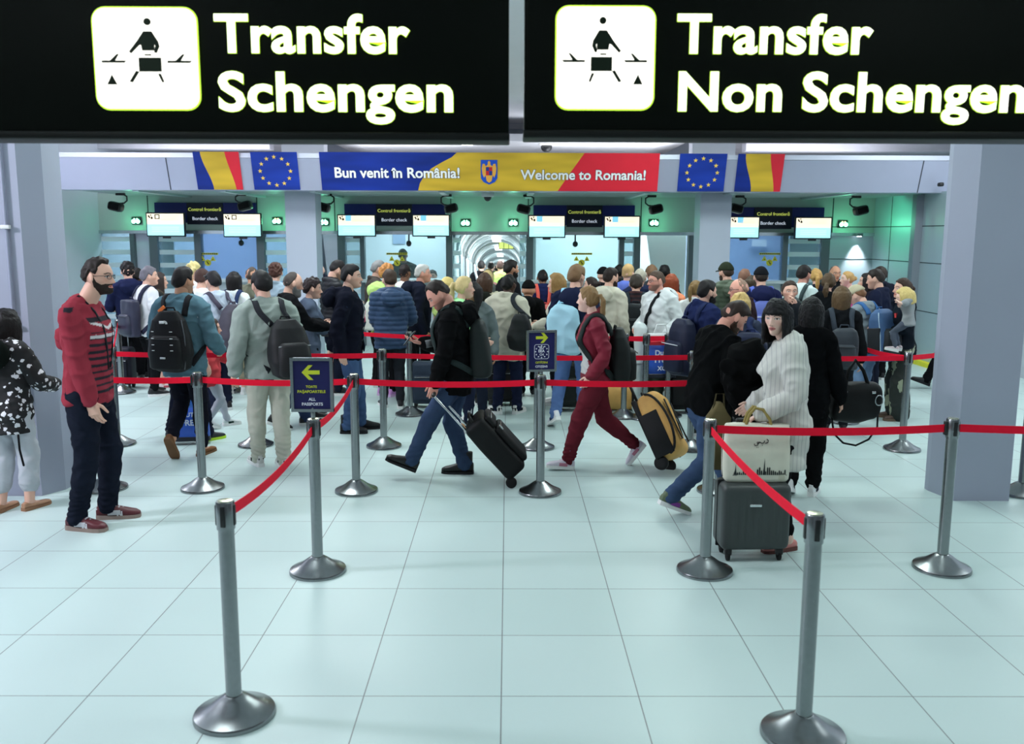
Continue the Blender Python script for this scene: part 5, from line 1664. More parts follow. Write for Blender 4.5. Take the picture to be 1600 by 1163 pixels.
# man in the red striped jumper
def jumper_tint(V, h):
    red, dark, wh = np.array(srgb((146, 50, 64))[:3]), np.array(srgb((44, 40, 48))[:3]), np.array(srgb((210, 206, 210))[:3])
    Tn = np.tile(red, (len(V), 1))
    fr = (V[:, 1] > .052) & (np.abs(V[:, 0]) < .175) & (V[:, 2] > .50 * h)
    st = fr & (((V[:, 2] + .2 * 0) % .046) < .019) & (V[:, 2] < .74 * h)
    Tn[st] = dark
    Tn[fr & (np.abs(V[:, 2] - .725 * h) < .011)] = wh
    Tn[fr & (np.abs(V[:, 2] - .765 * h - .3 * (np.abs(V[:, 0]) - .1)) < .010)] = wh
    Tn[fr & (np.abs(V[:, 2] - .785 * h) < .016)] = dark
    sh_ = (np.abs(V[:, 2] - .826 * h) < .016) & (V[:, 1] > -.03) & (V[:, 1] < .02) & (np.abs(V[:, 0]) > .07)
    Tn[sh_] = dark
    return Tn
p = person(151, 402, 6.15, -86, 'bearded man in glasses and red jumper with dark striped front, standing left', 'm', 'light', HR_((38, 30, 28), t=.055, line='reced', vol=.5, curl=.006, sides=.8),
           top=dict(kind='sweater', c=(146, 50, 64), name='jumper', tint=jumper_tint, mat=attr_mat('striped_knit', .95, .3, .15), vox=.007, loose=1.0, wr=.007, hem=.475),
           bottom=BT('jeans', (30, 38, 58), knee=1), shoes=dict(c=(92, 36, 44), sole=(150, 132, 124), accent=(196, 196, 204), heel=(214, 214, 220)), legs=((.06, -.055, 0, 0, 14), (-.07, .01, 0, 0, 8)),
           arms=((.10, .04, .485), (.19, -.06, .60)), poles=((.3, -1, -.1), (.2, -1, -.2)), beard=dict(c=(44, 34, 31), t=.03), glasses=True, hp=4, hy=-8, build=1.04, hf=.035)
for MS, kf, s_ in p['shoeM']:
    g = lettering('N', .05, .05, .002)
    for sd, q in ((1, Matrix.Translation((.042, .085, .022)) @ Matrix.Rotation(math.pi / 2, 4, 'Z')), (-1, Matrix.Translation((-.042, .085, .022)) @ Matrix.Rotation(-math.pi / 2, 4, 'Z'))):
        obj('side_letter', xf((g[0] * kf, g[1]), MS @ q), mat((214, 214, 220), 'leather'), s_, smooth=False)
h = p['h']
ly = [(.02, .13, .60), (.05, .13, .68), (.075, .12, .75), (.085, .08, .80), (.07, .03, .835), (.055, -.02, .84), (.03, -.05, .842), (0, -.06, .842), (-.03, -.05, .842), (-.055, -.02, .84), (-.07, .03, .835), (-.085, .08, .80), (-.075, .12, .75), (-.05, .13, .68), (-.02, .13, .60)]
ly = [p['b1']((x_, y_, z_ * h)) for x_, y_, z_ in ly]
lp_, ln_ = hug(p, ly, .006, 0)
obj('lanyard', band(lp_, ln_, .018, .006), mat((26, 28, 36), 'webbing'), p['root'])
# man with the black pack and teal sweatshirt, walking away
p = person(283, 418, 8.1, -8, 'man in teal sweatshirt with black backpack walking away in brown suede shoes', 'm', 'tan', HR_((28, 24, 26), t=.06, vol=.9, quiff=.02),
           under=T((232, 236, 238), hem=.425), top=SW((80, 124, 142), hem=.447, loose=1.3), bottom=BT('slim', (28, 30, 46)), shoes=dict(c=(140, 88, 48), sole=(120, 84, 56), style='flat', surf='cloth'),
           legs=WALK(.05, -.08, 0, .075, 0, 55), arms=((.14, .12, .57), (.14, .13, .57)), hy=-22, build=1.05)
bp = backpack(p, 'black backpack with white arched mark on the teal sweatshirt', (26, 27, 32), (.37, .18, .54), .01, shape='tear', seams=(70, 74, 80))
k = p['pack']
mk = []
for r in (.011, .018, .025):
    mk.append(tube([(k['x0'] + .012 + r * math.cos(t), k['yb'] - k['d'] * .60, k['zt'] - .105 + r * math.sin(t)) for t in np.linspace(0, math.pi * .55, 8)], .0028, 6))
obj('maker_mark', k['put'](join(*mk, box(k['x0'] - .035, k['x0'] + .008, k['yb'] - k['d'] * .61, k['yb'] - k['d'] * .59, k['zt'] - .104, k['zt'] - .080))), mat((228, 230, 232), 'print'), bp)
lc = []
for z in (-.17, -.23, -.285, -.335):
    for s in (-1, 1):
        lc.append(tube([(s * .075, k['yb'] - k['d'] * .80, k['zt'] + z), (s * .095, k['yb'] - k['d'] * .78, k['zt'] + z)], .0035, 6))
obj('bungee_loops', k['put'](join(*lc)), mat((210, 214, 216), 'plastic'), bp)
obj('bottom_mark', k['put'](cbox((0, k['yb'] - k['d'] * .80, k['zt'] - .40), (.045, .012, .016))), mat((206, 210, 214), 'print'), bp)
obj('luggage_tag', k['put'](xf(rbox(.075, .012, .03, .004), Matrix.Translation((-.055, k['yb'] - .02, k['zt'] + .015)) @ Matrix.Rotation(-.7, 4, 'Y'))), mat((240, 124, 60), 'print'), bp)
# man in the grey-green sweatshirt
p = person(405, 424, 7.75, 32, 'man in pale grey-green sweatshirt and beige trousers with slung black backpack', 'm', 'light', HR_((26, 24, 26), t=.075, vol=.4, sides=.9),
           under=T((40, 50, 84), hem=.455), top=SW((150, 166, 158), hem=.475, loose=1.4), bottom=BT('chinos', (190, 190, 172)), shoes=dict(c=(206, 206, 204), accent=(34, 36, 42), heel=(36, 38, 44)),
           legs=WALK(-.055, .06, 0, 0, 0, 0), arms=((.13, .10, .56), (.17, .0, .51)), hy=6, hp=8, build=1.06, lean=3)
p['strap_c'] = (44, 46, 52)
backpack(p, 'bulky black backpack slung on the grey-green sweatshirt', (38, 40, 44), (.34, .24, .48), .06, shape='tear', side=.10, tilt=8, trim=(150, 154, 158))
# man in the black hoodie with the phone
p = person(686, 437, 7.45, 88, 'man in black hoodie walking left, looking down at his phone', 'm', 'pink', HR_((44, 36, 34), t=.045, vol=.5, sides=.35, line='reced'), top=HO((20, 21, 24), hem=.43, loose=1.25),
           bottom=BT('jeans', (54, 78, 116)), shoes=dict(c=(24, 24, 26), sole=(30, 30, 32), style='boot'), legs=((.05, -.045, 0, 0, 4), (-.05, .215, .03, -24, 4)), arms=((.07, .165, .665), (.14, .09, .455)),
           poles=((.5, -1, -.5), (.1, -1, -.2)), hp=40, hy=12, lean=5, stubble=((60, 44, 40), .55), curl=(.5, 1.1), build=1.06, palm=((0, -.2, 1), None))
phone(p, 0, 'dark phone held out by the man in the black hoodie')
HOODIE = p
backpack(p, 'dark grey backpack hanging low on the black hoodie', (40, 52, 52), (.30, .17, .46), .03, shape='round', front=False)
cp, cn = hug(p, [p['b1']((.075, .2, z_ * p['h'])) for z_ in (.70, .685, .67, .655)], .003, 0)
obj('chest_print', band(cp, cn, .07, .004), mat((92, 96, 98), 'print'), p['top'])
# girl in the maroon tracksuit
def track_tint(V, h):
    Tn = np.tile(np.array(srgb((122, 20, 44))[:3]), (len(V), 1))
    bandz = (V[:, 2] > .535 * h) & (V[:, 2] < .675 * h) & (np.abs(V[:, 0]) < .135) & (V[:, 1] > -.02)
    Tn[bandz] = np.array(srgb((196, 196, 196))[:3])
    return Tn
p = person(920, 446, 7.75, 92, 'young woman in maroon tracksuit with long ponytail walking left', 'f', 'pale', HR_((142, 112, 76), style='tail', len=1.35, t=.035, tz=.16, line='long'),
           top=dict(kind='sweater', c=(122, 20, 44), name='track_top', tint=track_tint, mat=attr_mat('velour', .75, .2, .4), hem=.50, collar='high'), bottom=BT('joggers', (118, 20, 42)),
           shoes=dict(c=(214, 206, 220), accent=(206, 120, 150)), legs=((.045, -.245, .05, 52, 4), (-.045, .145, 0, -6, 4)), arms=('pull', (.115, .035, .525)), hy=-32, lean=3)
GIRL = p
for sd in (0, 1):
    s = 1 - 2 * sd
    q = [p['S'][sd] + np.array([s * .045, 0, .0]), p['elb'][sd] + np.array([s * .045, -.005, 0]), p['wri'][sd] + np.array([s * .032, -.01, .02])]
    qq = [q[0] + (q[1] - q[0]) * t for t in np.linspace(0, 1, 6)] + [q[1] + (q[2] - q[1]) * t for t in np.linspace(.2, .9, 5)]
    obj('side_stripe', band(qq, [(s, 0, 0.01)] * len(qq), .012, .012), mat((150, 140, 200), 'cloth'), p['top'])
    kq = [p['knees'][sd], p['ank'][sd]]
    hp_ = np.array([s * .105 * p['h'], 0, .47 * p['h']])
    qq = [hp_ + (kq[0] + np.array([s * .06, 0, 0]) - hp_) * t for t in np.linspace(0, 1, 7)] + [kq[0] + np.array([s * .06, 0, 0]) + (kq[1] + np.array([s * .05, 0, .04]) - kq[0] - np.array([s * .06, 0, 0])) * t for t in np.linspace(.2, .9, 5)]
    obj('side_stripe', band(qq, [(s, 0, .01)] * len(qq), .012, .012), mat((150, 140, 200), 'cloth'), p['bottom'])
backpack(p, 'black backpack worn by the young woman in maroon', (34, 42, 42), (.31, .18, .46), .05, shape='tear', yoff=.0)
# man in black leaning behind the hard suitcase
p = person(1150, 470, 6.55, -72, 'man in black sweater bending his head, walking right in jeans and colourful trainers', 'm', 'pink', HR_((52, 40, 36), t=.045, vol=1.0, sides=.3, quiff=.02), top=SW((18, 20, 22), hem=.46, loose=1.2),
           bottom=BT('jeans', (56, 84, 124)), shoes=dict(c=(96, 110, 84), accent=(150, 60, 170)), legs=((.05, -.20, .01, 22, 4), (-.05, .18, 0, 0, 4)), arms=((.10, .14, .56), (.11, .20, .60)), hp=38, hy=-8, lean=13, beard=dict(c=(70, 48, 38), t=.035), build=1.08)
BLKMAN = p
# woman in the white shirt
p = person(1216, 467, 5.75, 78, 'woman with black bob and fringe in striped white shirt holding a suitcase handle', 'f', 'pale', HR_((20, 19, 22), style='bob', len=.74, t=.075, line='fringe', az=56, flare=.05),
           top=dict(kind='shirt', c=(226, 226, 220), hem=.34, loose=2.4, mat=stripe_pattern('pinstripe_shirt', (206, 206, 200), (184, 184, 182), 1, .026, .2)), bottom=BT('slim', (24, 25, 30), cut=1.86), shoes=dict(c=(206, 132, 128), sole=(110, 70, 66), style='flat'),
           legs=((.06, .06, 0, 0, 8), (-.06, -.03, 0, 0, 30)), arms=((.10, .12, .56), (.125, .10, .565)), poles=(None, (-.3, -1, -.55)), hy=62, hp=3, build=1.1, hf=.03, curl=(.8, 1.5), lips=(176, 84, 88), brow=(40, 34, 34), palm=(None, (0, .2, -1)))
SHIRT = p
# woman in black behind her
p = person(1272, 465, 6.9, -25, 'dark haired woman in black behind the white shirt, wearing white trainers', 'f', 'light', HR_((20, 19, 21), style='bob', len=.66, t=.08, az=44, flare=.06), top=SW((20, 21, 25), hem=.42, loose=1.4),
           bottom=BT('joggers', (20, 21, 24)), shoes=SNW, legs=WALK(.03, -.06, 0, .02, 0, 18), arms=((.16, .03, .50), (.12, .1, .56)), hp=6)
BLKWOM = p

# ================================================================== second and third rows
p = person(456, 424, 9.35, -62, 'bald man with grey beard in black jacket holding a small camera', 'm', 'light', HR_((70, 62, 60), t=.02, line='bald', sides=.8), top=JA((30, 31, 36)), bottom=BT('jeans', (44, 62, 104)), shoes=SNB,
           legs=WALK(-.12, .10, .02, 0, 20, 0), arms=((.04, .235, .65), (.03, .22, .66)), beard=dict(c=(142, 140, 140), t=.04, chin=1.8), hp=14, hy=0, curl=(1.0, 1.0))
cm = local_thing('compact_camera', 'small dark compact camera in the hands of the bald bearded man', 'camera', p, (p['wri'][0] + p['wri'][1]) / 2 + np.array([0, .11, .02]))
obj('camera_body', rbox(.12, .05, .07, .012), mat((30, 30, 34), 'plastic'), cm)
obj('lens', xf(lathe([(.026, 0), (.026, .04), (.02, .045)], 16), Matrix.Rotation(-math.pi / 2, 4, 'X') @ Matrix.Translation((0, 0, .02))), mat((60, 62, 66), 'steel'), cm)
p = person(487, 434, 9.9, -70, 'short haired woman in blue-grey top just right of the bald bearded man', 'f', 'light', HR_((44, 34, 36), t=.085, line='short', vol=.4, curl=.012), top=SW((88, 104, 132)), bottom=BT('slim', BLK), shoes=SNB, arms=('phone', 'phone'), hp=5)
p = person(548, 413, 9.2, -82, 'man in dark navy hoodie and jeans facing right beside the ALL PASSPORTS sign', 'm', 'light', HR_((24, 22, 25), t=.06, vol=.6, sides=.7), under=T((44, 58, 86), hem=.45), top=HO((26, 30, 50), hem=.445, loose=1.2),
           bottom=BT('jeans', (64, 98, 150)), shoes=dict(c=(28, 28, 32), sole=(40, 40, 44), style='boot'), legs=((.055, -.02, 0, 0, 6), (-.055, .06, 0, 0, 6)), arms=((.12, -.04, .50), 'behind'), hy=-4)
h = p['h']
for s_ in (1, -1):
    cp, cn = hug(p, [p['b1']((s_ * .05, .20, z_ * h)) for z_ in np.linspace(.80, .69, 7)], .006, 1)
    obj('drawcord', tube(cp, .008, 6), mat((216, 220, 224), 'webbing'), p['top'])
cp, cn = hug(p, [p['b1']((0, .2, z_ * h)) for z_ in np.linspace(.80, .50, 12)], .004, 1)
obj('open_front', band(cp, cn, .10, .010), mat((44, 58, 86), 'cloth'), p['top'])
cp, cn = hug(p, [p['b1']((0, .2, z_ * h)) for z_ in (.735, .70, .67)], .012, 1)
obj('shirt_print', band(cp, cn, .06, .008), mat((206, 80, 110), 'print'), p['top'])
p = person(525, 407, 11.4, -58, 'dark haired man in black puffer jacket looking down, left of the pale booth window', 'm', 'light', HR_((30, 26, 28), t=.055, vol=.7, sides=.4), top=PU((34, 36, 46)), bottom=BT('jeans', DKDEN), shoes=SNB, arms=('phone', 'hold'), hp=28, stubble=((60, 48, 44), .6))
p = person(608, 421, 10.5, 14, 'man in quilted blue puffer jacket seen from behind', 'm', 'light', HR_((70, 54, 46), t=.06, vol=.6, sides=.5), top=PU((48, 80, 122), hood=True, hem=.445), bottom=BT('slim', (52, 56, 66)), shoes=SNB, legs=((.055, -.03, 0, 0, 8), (-.055, .05, 0, 0, 8)), arms=('bend', 'hold'), hy=8)
p = person(591, 406, 12.0, -72, 'grey haired man in brown-grey jacket left of the lime hoodie', 'm', 'light', HR_((126, 124, 126), t=.04, sides=.7), top=JA((78, 70, 66), collar='high'), bottom=BT('jeans', BLK), shoes=SNB, arms=('down', 'hold'), hp=6)
p = person(604, 412, 11.3, -35, 'ginger haired person in lime hoodie with pale drawstring bag', 'f', 'pale', HR_((188, 128, 72), t=.075, line='short', curl=.014), top=HO((186, 232, 96)), bottom=BT('slim', BLK), shoes=dict(c=(214, 150, 220), sole=(226, 190, 232)), arms=('down', 'strap'))
p['strap_c'] = (206, 214, 196)
backpack(p, 'pale drawstring backpack on the lime hoodie', (206, 212, 198), (.26, .15, .38), .10, shape='tear', one=-1, front=False, surf='cloth', side=-.05, crumple=.011)
p = person(632, 413, 12.4, -20, 'man in white vest with cropped dark hair below the capped officer', 'm', 'brown', HR_((34, 28, 28), t=.05, sides=.25, vol=.4), top=T((236, 238, 240)), bottom=BT('jeans', BLK), shoes=SNW)
p = person(660, 412, 11.5, -78, 'white haired man in navy jacket facing right below the pale booth window', 'm', 'pink', HR_((196, 194, 192), t=.045, sides=.8), top=JA((32, 38, 62), hood=True), bottom=BT('jeans', BLK), shoes=SNB)
p = person(725, 431, 9.2, -74, 'blonde woman with ponytail in lime green top, facing right', 'f', 'light', HR_((206, 184, 132), style='tail', len=.8, t=.045, tz=.2, line='long'), top=T((150, 240, 150), sleeve=1.2), bottom=BT('leggings', (36, 46, 78), name='leggings'), shoes=dict(c=(184, 140, 100), sole=(206, 206, 206)),
           arms=((.12, .12, .60), 'down'), legs=((.055, .03, 0, 0, 6), (-.055, -.05, 0, 0, 6)))
for sd in (0,):
    a_, b2 = p['knees'][sd], p['ank'][sd]
    for o_ in (.0, .016, .032):
        qq = [a_ + (b2 - a_) * t + np.array([.05, -.016 + o_, 0]) for t in np.linspace(0, .95, 6)]
        obj('side_stripe', band(qq, [(1, 0, .01)] * 6, .007, .01), mat((226, 228, 232), 'cloth'), p['bottom'])
p = person(699, 433, 11.2, -60, 'fair bobbed woman in neon yellow just left of the blonde ponytail', 'f', 'light', HR_((214, 190, 120), style='bob', len=.5, t=.06), top=T((212, 240, 110)), bottom=BT('slim', BLK), shoes=SNW)
p = person(739, 440, 9.75, 170, 'woman in long grey cardigan half hidden by the blonde ponytail', 'f', 'tan', HR_((26, 23, 25), style='straight', len=.9, t=.06), top=dict(kind='cardigan', c=(104, 116, 120)), bottom=BT('slim', (44, 54, 78)), shoes=SNW, hy=-30)
p = person(757, 427, 10.6, -6, 'brown haired woman in dark green parka with fur trimmed hood', 'f', 'light', HR_((72, 50, 38), t=.085, style='bob', len=.55), top=dict(kind='coat', c=(40, 44, 36), name='parka', hood=True, hem=.44), bottom=BT('slim', (58, 64, 66)), shoes=SNB, legs=((.06, -.02, 0, 0, 8), (-.06, .05, 0, 0, 8)))
h = p['h']
fur = tube([p['b1']((.15 * math.cos(t), -.10 - .05 * math.sin(t), .845 * h - .055 * math.sin(t) * 0 + .015 * math.cos(2 * t))) for t in np.linspace(-.15, math.pi + .15, 13)], .035, 10)
V, F = fuse(fur, .012, 1); V = V + normals(V, F) * (.014 * wob(V, 150, p['rng'], 8))[:, None]
obj('fur_trim', (V, F), mat((196, 190, 164), 'hair'), p['top'])
tb = local_thing('tote_bag', 'lilac tote bag on the shoulder of the green parka', 'bag', p, (.02, -.20, .40 * h))
V, F = fuse(loft([((0, 0, z), (1, 0, 0), (0, 1, 0), a, b2, 3) for z, a, b2 in ((0, .15, .05), (.05, .18, .08), (.25, .17, .07), (.36, .15, .045), (.40, .14, .03))], 24), .012, 3)
obj('bag_body', (V + normals(V, F) * (.010 * wob(V, 20, p['rng'], 6))[:, None], F), mat((138, 116, 170), 'nylon'), tb)
obj('strap', tube([(-.10, 0, .38), (-.09, .05, .60), (-.06, .12, .70), (-.02, .10, .60), (.08, .02, .38)], .012, 8), mat((120, 100, 150), 'webbing'), tb)
p = person(799, 406, 12.2, -62, 'dark bearded man right of the corridor opening, head above the crowd', 'm', 'tan', HR_((26, 22, 22), t=.06, vol=.4), top=JA((34, 34, 40)), bottom=BT('jeans', BLK), shoes=SNB, beard=dict(c=(30, 24, 24), t=.03))
p = person(795, 428, 10.15, -22, 'man in light beige jacket seen from behind with a black shoulder pack', 'm', 'dark', HR_((18, 17, 18), t=.035), top=JA((204, 198, 174), collar='high', hem=.40, loose=1.4), bottom=BT('jeans', (38, 48, 84)), shoes=dict(c=(226, 226, 222), accent=(30, 30, 34), heel=(34, 34, 38)),
           legs=((.06, .04, 0, 0, 6), (-.07, -.02, 0, 0, 60)), hy=-8, build=1.06)
p['strap_c'] = (44, 48, 54)
backpack(p, 'black backpack hanging off the right shoulder of the beige jacket', (34, 38, 42), (.28, .18, .40), .10, shape='tear', one=1, side=.25, front=False, crumple=.008)
p = person(826, 440, 11.3, -10, 'person in black hood behind the beige jacket', 'm', 'tan', None, top=HO((22, 23, 26)), bottom=BT('jeans', BLK), shoes=SNB, cap=dict(c=(22, 23, 26), visor=False))
p = person(848, 421, 13.6, 5, 'dark skinned person in royal blue tee at the counter of the empty booth', 'm', 'brown', HR_((20, 18, 19), t=.03), top=T((34, 44, 104)), bottom=BT('jeans', BLK), shoes=SNW)
backpack(p, 'coral and black small backpack on the royal blue tee', (226, 96, 84), (.24, .14, .30), .20, pocket=(30, 32, 36))
p = person(870, 428, 10.75, 78, 'middle aged woman with light brown bob in cream sweater facing left', 'f', 'light', HR_((150, 116, 72), style='bob', len=.42, t=.09, vol=.5), top=SW((216, 210, 190), loose=1.4), bottom=BT('slim', (40, 44, 56)), shoes=SNW, arms=('hold', 'bend'))
p = person(902, 414, 9.5, -12, 'man in navy hoodie and jeans carrying a light blue rucksack', 'm', 'light', HR_((122, 94, 68), t=.065, vol=.6), top=HO((34, 44, 82)), bottom=BT('jeans', (72, 110, 170)), shoes=dict(c=(226, 228, 232), accent=(40, 60, 110)), legs=((.05, .07, 0, 0, 4), (-.10, -.10, .03, 25, 30)), hy=-30)
p['strap_c'] = (150, 200, 224)
backpack(p, 'light blue folded top rucksack on the navy hoodie', (150, 206, 228), (.37, .22, .50), .05, shape='round', one=-1, front=False, surf='cloth', side=-.08, crumple=.014)
p = person(955, 418, 10.85, -38, 'bearded man in cream hoodie with a dark strap across his back', 'm', 'light', HR_((40, 30, 28), t=.055, sides=.35, vol=.5), top=HO((206, 200, 178)), bottom=BT('jeans', BLK), shoes=SNW, beard=dict(c=(48, 34, 30), t=.03), hy=-18, build=1.08)
backpack(p, 'small teal shoulder bag on the cream hoodie', (66, 104, 128), (.22, .12, .30), .16, one=-1, front=False, side=-.13)
p = person(888, 452, 11.5, 60, 'young woman with hair tied back peering past the light blue rucksack', 'f', 'light', HR_((52, 40, 36), t=.04, line='long'), top=SW((120, 60, 60)), bottom=BT('slim', BLK), shoes=SNW)
p = person(924, 432, 12.1, 70, 'young woman with dark hair tied back, left of the cream hoodie', 'f', 'light', HR_((44, 34, 32), style='bun', t=.04, line='long'), top=T((226, 226, 226)), bottom=BT('slim', BLK), shoes=SNW)
p = person(982, 414, 12.4, -25, 'youth with blond quiff in bright blue hoodie', 'm', 'light', HR_((196, 160, 110), t=.06, vol=1.2, sides=.35), top=HO((84, 108, 206)), bottom=BT('jeans', BLK), shoes=SNW)
p = person(943, 419, 12.95, -30, 'person in black hood behind the cream hoodie', 'm', 'light', None, top=HO((26, 27, 32)), bottom=BT('jeans', BLK), shoes=SNB, cap=dict(c=(24, 25, 30), visor=False))
p = person(968, 413, 13.6, -15, 'dark skinned man whose head shows left of the blond quiff', 'm', 'dark', HR_((16, 15, 16), t=.03), top=JA((40, 44, 46)), bottom=BT('jeans', BLK), shoes=SNB)
p = person(1001, 420, 11.95, -15, 'grey haired man between the blue hoodie and the white hoodie', 'm', 'light', HR_((170, 164, 150), t=.05), top=JA((40, 52, 92)), bottom=BT('jeans', BLK), shoes=SNB)
p = person(995, 428, 11.3, -8, 'man in dark plaid shirt with a black backpack seen from behind', 'm', 'light', HR_((56, 48, 42), t=.05), top=dict(kind='shirt', c=(74, 52, 54), mat=stripe_pattern('plaid_shirt', (70, 44, 46), (40, 36, 44), 2, .05, .5)), bottom=BT('jeans', BLK), shoes=SNB)
backpack(p, 'black backpack on the dark plaid shirt', (40, 48, 56), (.30, .18, .46), .03)
p = person(1026, 422, 10.5, 128, 'man in glasses and white hoodie facing left with a black shoulder strap', 'm', 'pink', HR_((84, 68, 58), t=.035, sides=.4), top=HO((216, 222, 224), loose=1.2), bottom=BT('chinos', (74, 88, 72)), shoes=dict(c=(150, 154, 158)), legs=((.07, .0, 0, 0, 14), (-.06, .05, 0, 0, 10)), arms=((.10, .12, .585), (.14, .08, .56)), hy=-22, glasses=True, stubble=((90, 66, 56), .7), hp=2, build=1.06)
WHITEHOOD = p
h = p['h']
sb = local_thing('shoulder_bag', 'small black cross body bag on the white hoodie', 'bag', p, (.14, .13, .50 * h))
obj('bag_body', rbox(.16, .07, .20, .03), mat((28, 30, 34), 'nylon'), sb)
pp = [np.array(q) for q in ((-.11, -.06, .84 * h), (-.09, -.05, .83 * h), (-.06, .06, .80 * h), (0, .115, .72 * h), (.08, .125, .62 * h), (.14, .13, .54 * h))]
tq = np.linspace(0, len(pp) - 1, 22)
pp = [np.array([np.interp(t_, range(len(pp)), [q_[j_] for q_ in pp]) for j_ in range(3)]) for t_ in tq]
hpz, hnz = hug(p, pp, .008, 0)
obj('strap', (lambda q: (q[0] - np.array([.14, .13, .50 * h]), q[1]))(band(hpz, hnz, .04, .012)), mat((24, 26, 30), 'webbing'), sb)
p = person(1019, 414, 12.9, 10, 'person with brown hair just behind the glasses wearing white hoodie man', 'm', 'light', HR_((112, 84, 62), t=.06), top=JA((60, 64, 70)), bottom=BT('jeans', BLK), shoes=SNB)
p = person(1039, 413, 13.5, -20, 'dark skinned man in black right of the white hoodie', 'm', 'dark', HR_((17, 16, 17), t=.04), top=JA((26, 27, 32)), bottom=BT('jeans', BLK), shoes=SNB)
p = person(1050, 428, 11.45, -30, 'woman in orange top with reddish hair right of the white hoodie', 'f', 'light', HR_((140, 66, 40), style='straight', len=.7, t=.06), top=SW((244, 130, 70)), bottom=BT('slim', BLK), shoes=SNB)
p = person(1088, 438, 10.85, -40, 'woman with brown ponytail behind the navy zip jacket', 'f', 'light', HR_((128, 100, 62), style='tail', len=.9, t=.045, tz=.22), top=SW((226, 226, 226)), bottom=BT('slim', BLK), shoes=SNW)
p = person(1106, 437, 8.95, -68, 'dark bearded man in navy zip jacket with a large navy backpack', 'm', 'light', HR_((26, 23, 25), t=.055, sides=.7), top=JA((34, 50, 108), collar='high', hood=False), bottom=BT('slim', BLK), shoes=SNB, beard=dict(c=(28, 24, 25), t=.045), build=1.12, lod=0)
backpack(p, 'large navy backpack on the navy zip jacket', (28, 38, 74), (.36, .20, .56), .05, shape='round', trim=(190, 194, 200))
p = person(1136, 410, 11.2, 15, 'man in olive green puffer jacket and green cap', 'm', 'light', HR_((60, 48, 42), t=.03), top=PU((84, 100, 78), hood=True), bottom=BT('jeans', BLK), shoes=SNB, cap=dict(c=(56, 66, 46), dir=1), beard=dict(c=(70, 56, 48), t=.03), hy=12)
p = person(1156, 434, 9.7, 80, 'bald man in glasses and maroon jacket facing left', 'm', 'pink', HR_((150, 120, 104), t=.012, line='bald', sides=.6), under=T((214, 216, 220)), top=JA((66, 42, 52)), bottom=BT('jeans', BLK), shoes=SNB, glasses=True, hp=6, build=1.05)
p = person(1165, 419, 12.0, -40, 'balding man with reddish hair behind the maroon jacket', 'm', 'pink', HR_((128, 92, 76), t=.03, line='bald'), top=JA((70, 50, 46)), bottom=BT('jeans', BLK), shoes=SNB)
p = person(1176, 430, 11.5, -20, 'woman with long brown hair between the two bald men and the blue backpack', 'f', 'light', HR_((70, 56, 44), style='straight', len=.9, t=.05), top=SW((46, 54, 50)), bottom=BT('slim', BLK), shoes=SNB)
p = person(1191, 417, 10.9, -4, 'man in black cap and navy hoodie with a bright blue backpack', 'm', 'light', HR_((50, 40, 36), t=.03), top=HO((36, 44, 100)), bottom=BT('jeans', DKDEN), shoes=SNB, cap=dict(c=(34, 36, 44), dir=1))
backpack(p, 'bright blue backpack with white lines below the black cap', (90, 108, 196), (.29, .16, .42), .05, trim=(220, 224, 236))
p = person(1159, 458, 8.2, -20, 'fair haired woman with bob in navy behind the bending man in black', 'f', 'light', HR_((196, 164, 104), style='bob', len=.5, t=.075, vol=.5), top=JA((60, 70, 96)), bottom=BT('slim', BLK), shoes=SNW)
backpack(p, 'navy backpack with a red arrow mark, beside the black bob', (34, 46, 84), (.34, .20, .46), .02, side=.12, trim=(200, 204, 210))
k = p['pack']
obj('red_mark', k['put'](xf(poly([(-.05, 0), (0, .035), (0, .015), (.05, .03), (.05, .005), (0, -.012), (0, -.03)], .008), Matrix.Translation((k['x0'] - .02, k['yb'] - k['d'] * .82, k['zc'] + .07)))), mat((230, 60, 80), 'print'), k['root'], smooth=False)
p = person(1233, 437, 9.3, 178, 'woman facing us with her hand at her chin, above the black bob', 'f', 'light', HR_((60, 46, 40), style='bun', t=.04, line='long', tz=0), top=JA((40, 46, 54)), bottom=BT('slim', BLK), shoes=SNB, arms=('down', (.02, .13, .845)), poles=(None, (-.3, .3, -1)), hy=0, lod=0)
p = person(1258, 414, 11.7, -52, 'dark haired man in white tee turning right, with grey straps', 'm', 'pink', HR_((30, 25, 26), t=.065), top=T((214, 236, 236)), bottom=BT('jeans', DKDEN), shoes=SNW, stubble=((60, 46, 42), .5))
backpack(p, 'dark grey backpack on the white tee right of the rightmost booth window', (62, 76, 78), (.32, .20, .44), .06)
p = person(1277, 419, 12.5, -10, 'girl with a blonde braid right of the white tee', 'f', 'light', HR_((190, 150, 90), style='braid', len=1.0, t=.04), top=T((36, 42, 66)), bottom=BT('slim', BLK), shoes=SNW)
p = person(1297, 426, 10.9, -28, 'woman in dark top with brown hair tied low, left of the pink hoodie', 'f', 'light', HR_((84, 66, 48), style='tail', len=.7, t=.045, tz=-.1), top=SW((28, 32, 36)), bottom=BT('slim', BLK), shoes=SNB)
p = person(1304, 414, 13.2, 185, 'bald man in dark suit facing us in front of the metal wall', 'm', 'tan', HR_((90, 84, 80), t=.012, line='bald'), under=dict(kind='shirt', c=(220, 224, 230)), top=JA((30, 32, 38)), bottom=BT('jeans', BLK), shoes=SNB)
p = person(1325, 423, 12.1, 95, 'girl in bright pink hooded jacket facing left', 'f', 'pale', HR_((190, 150, 96), style='bun', t=.035, line='long', tz=.05), top=HO((244, 70, 170)), bottom=BT('slim', (60, 70, 110)), shoes=SNW, child=True, hy=-12)
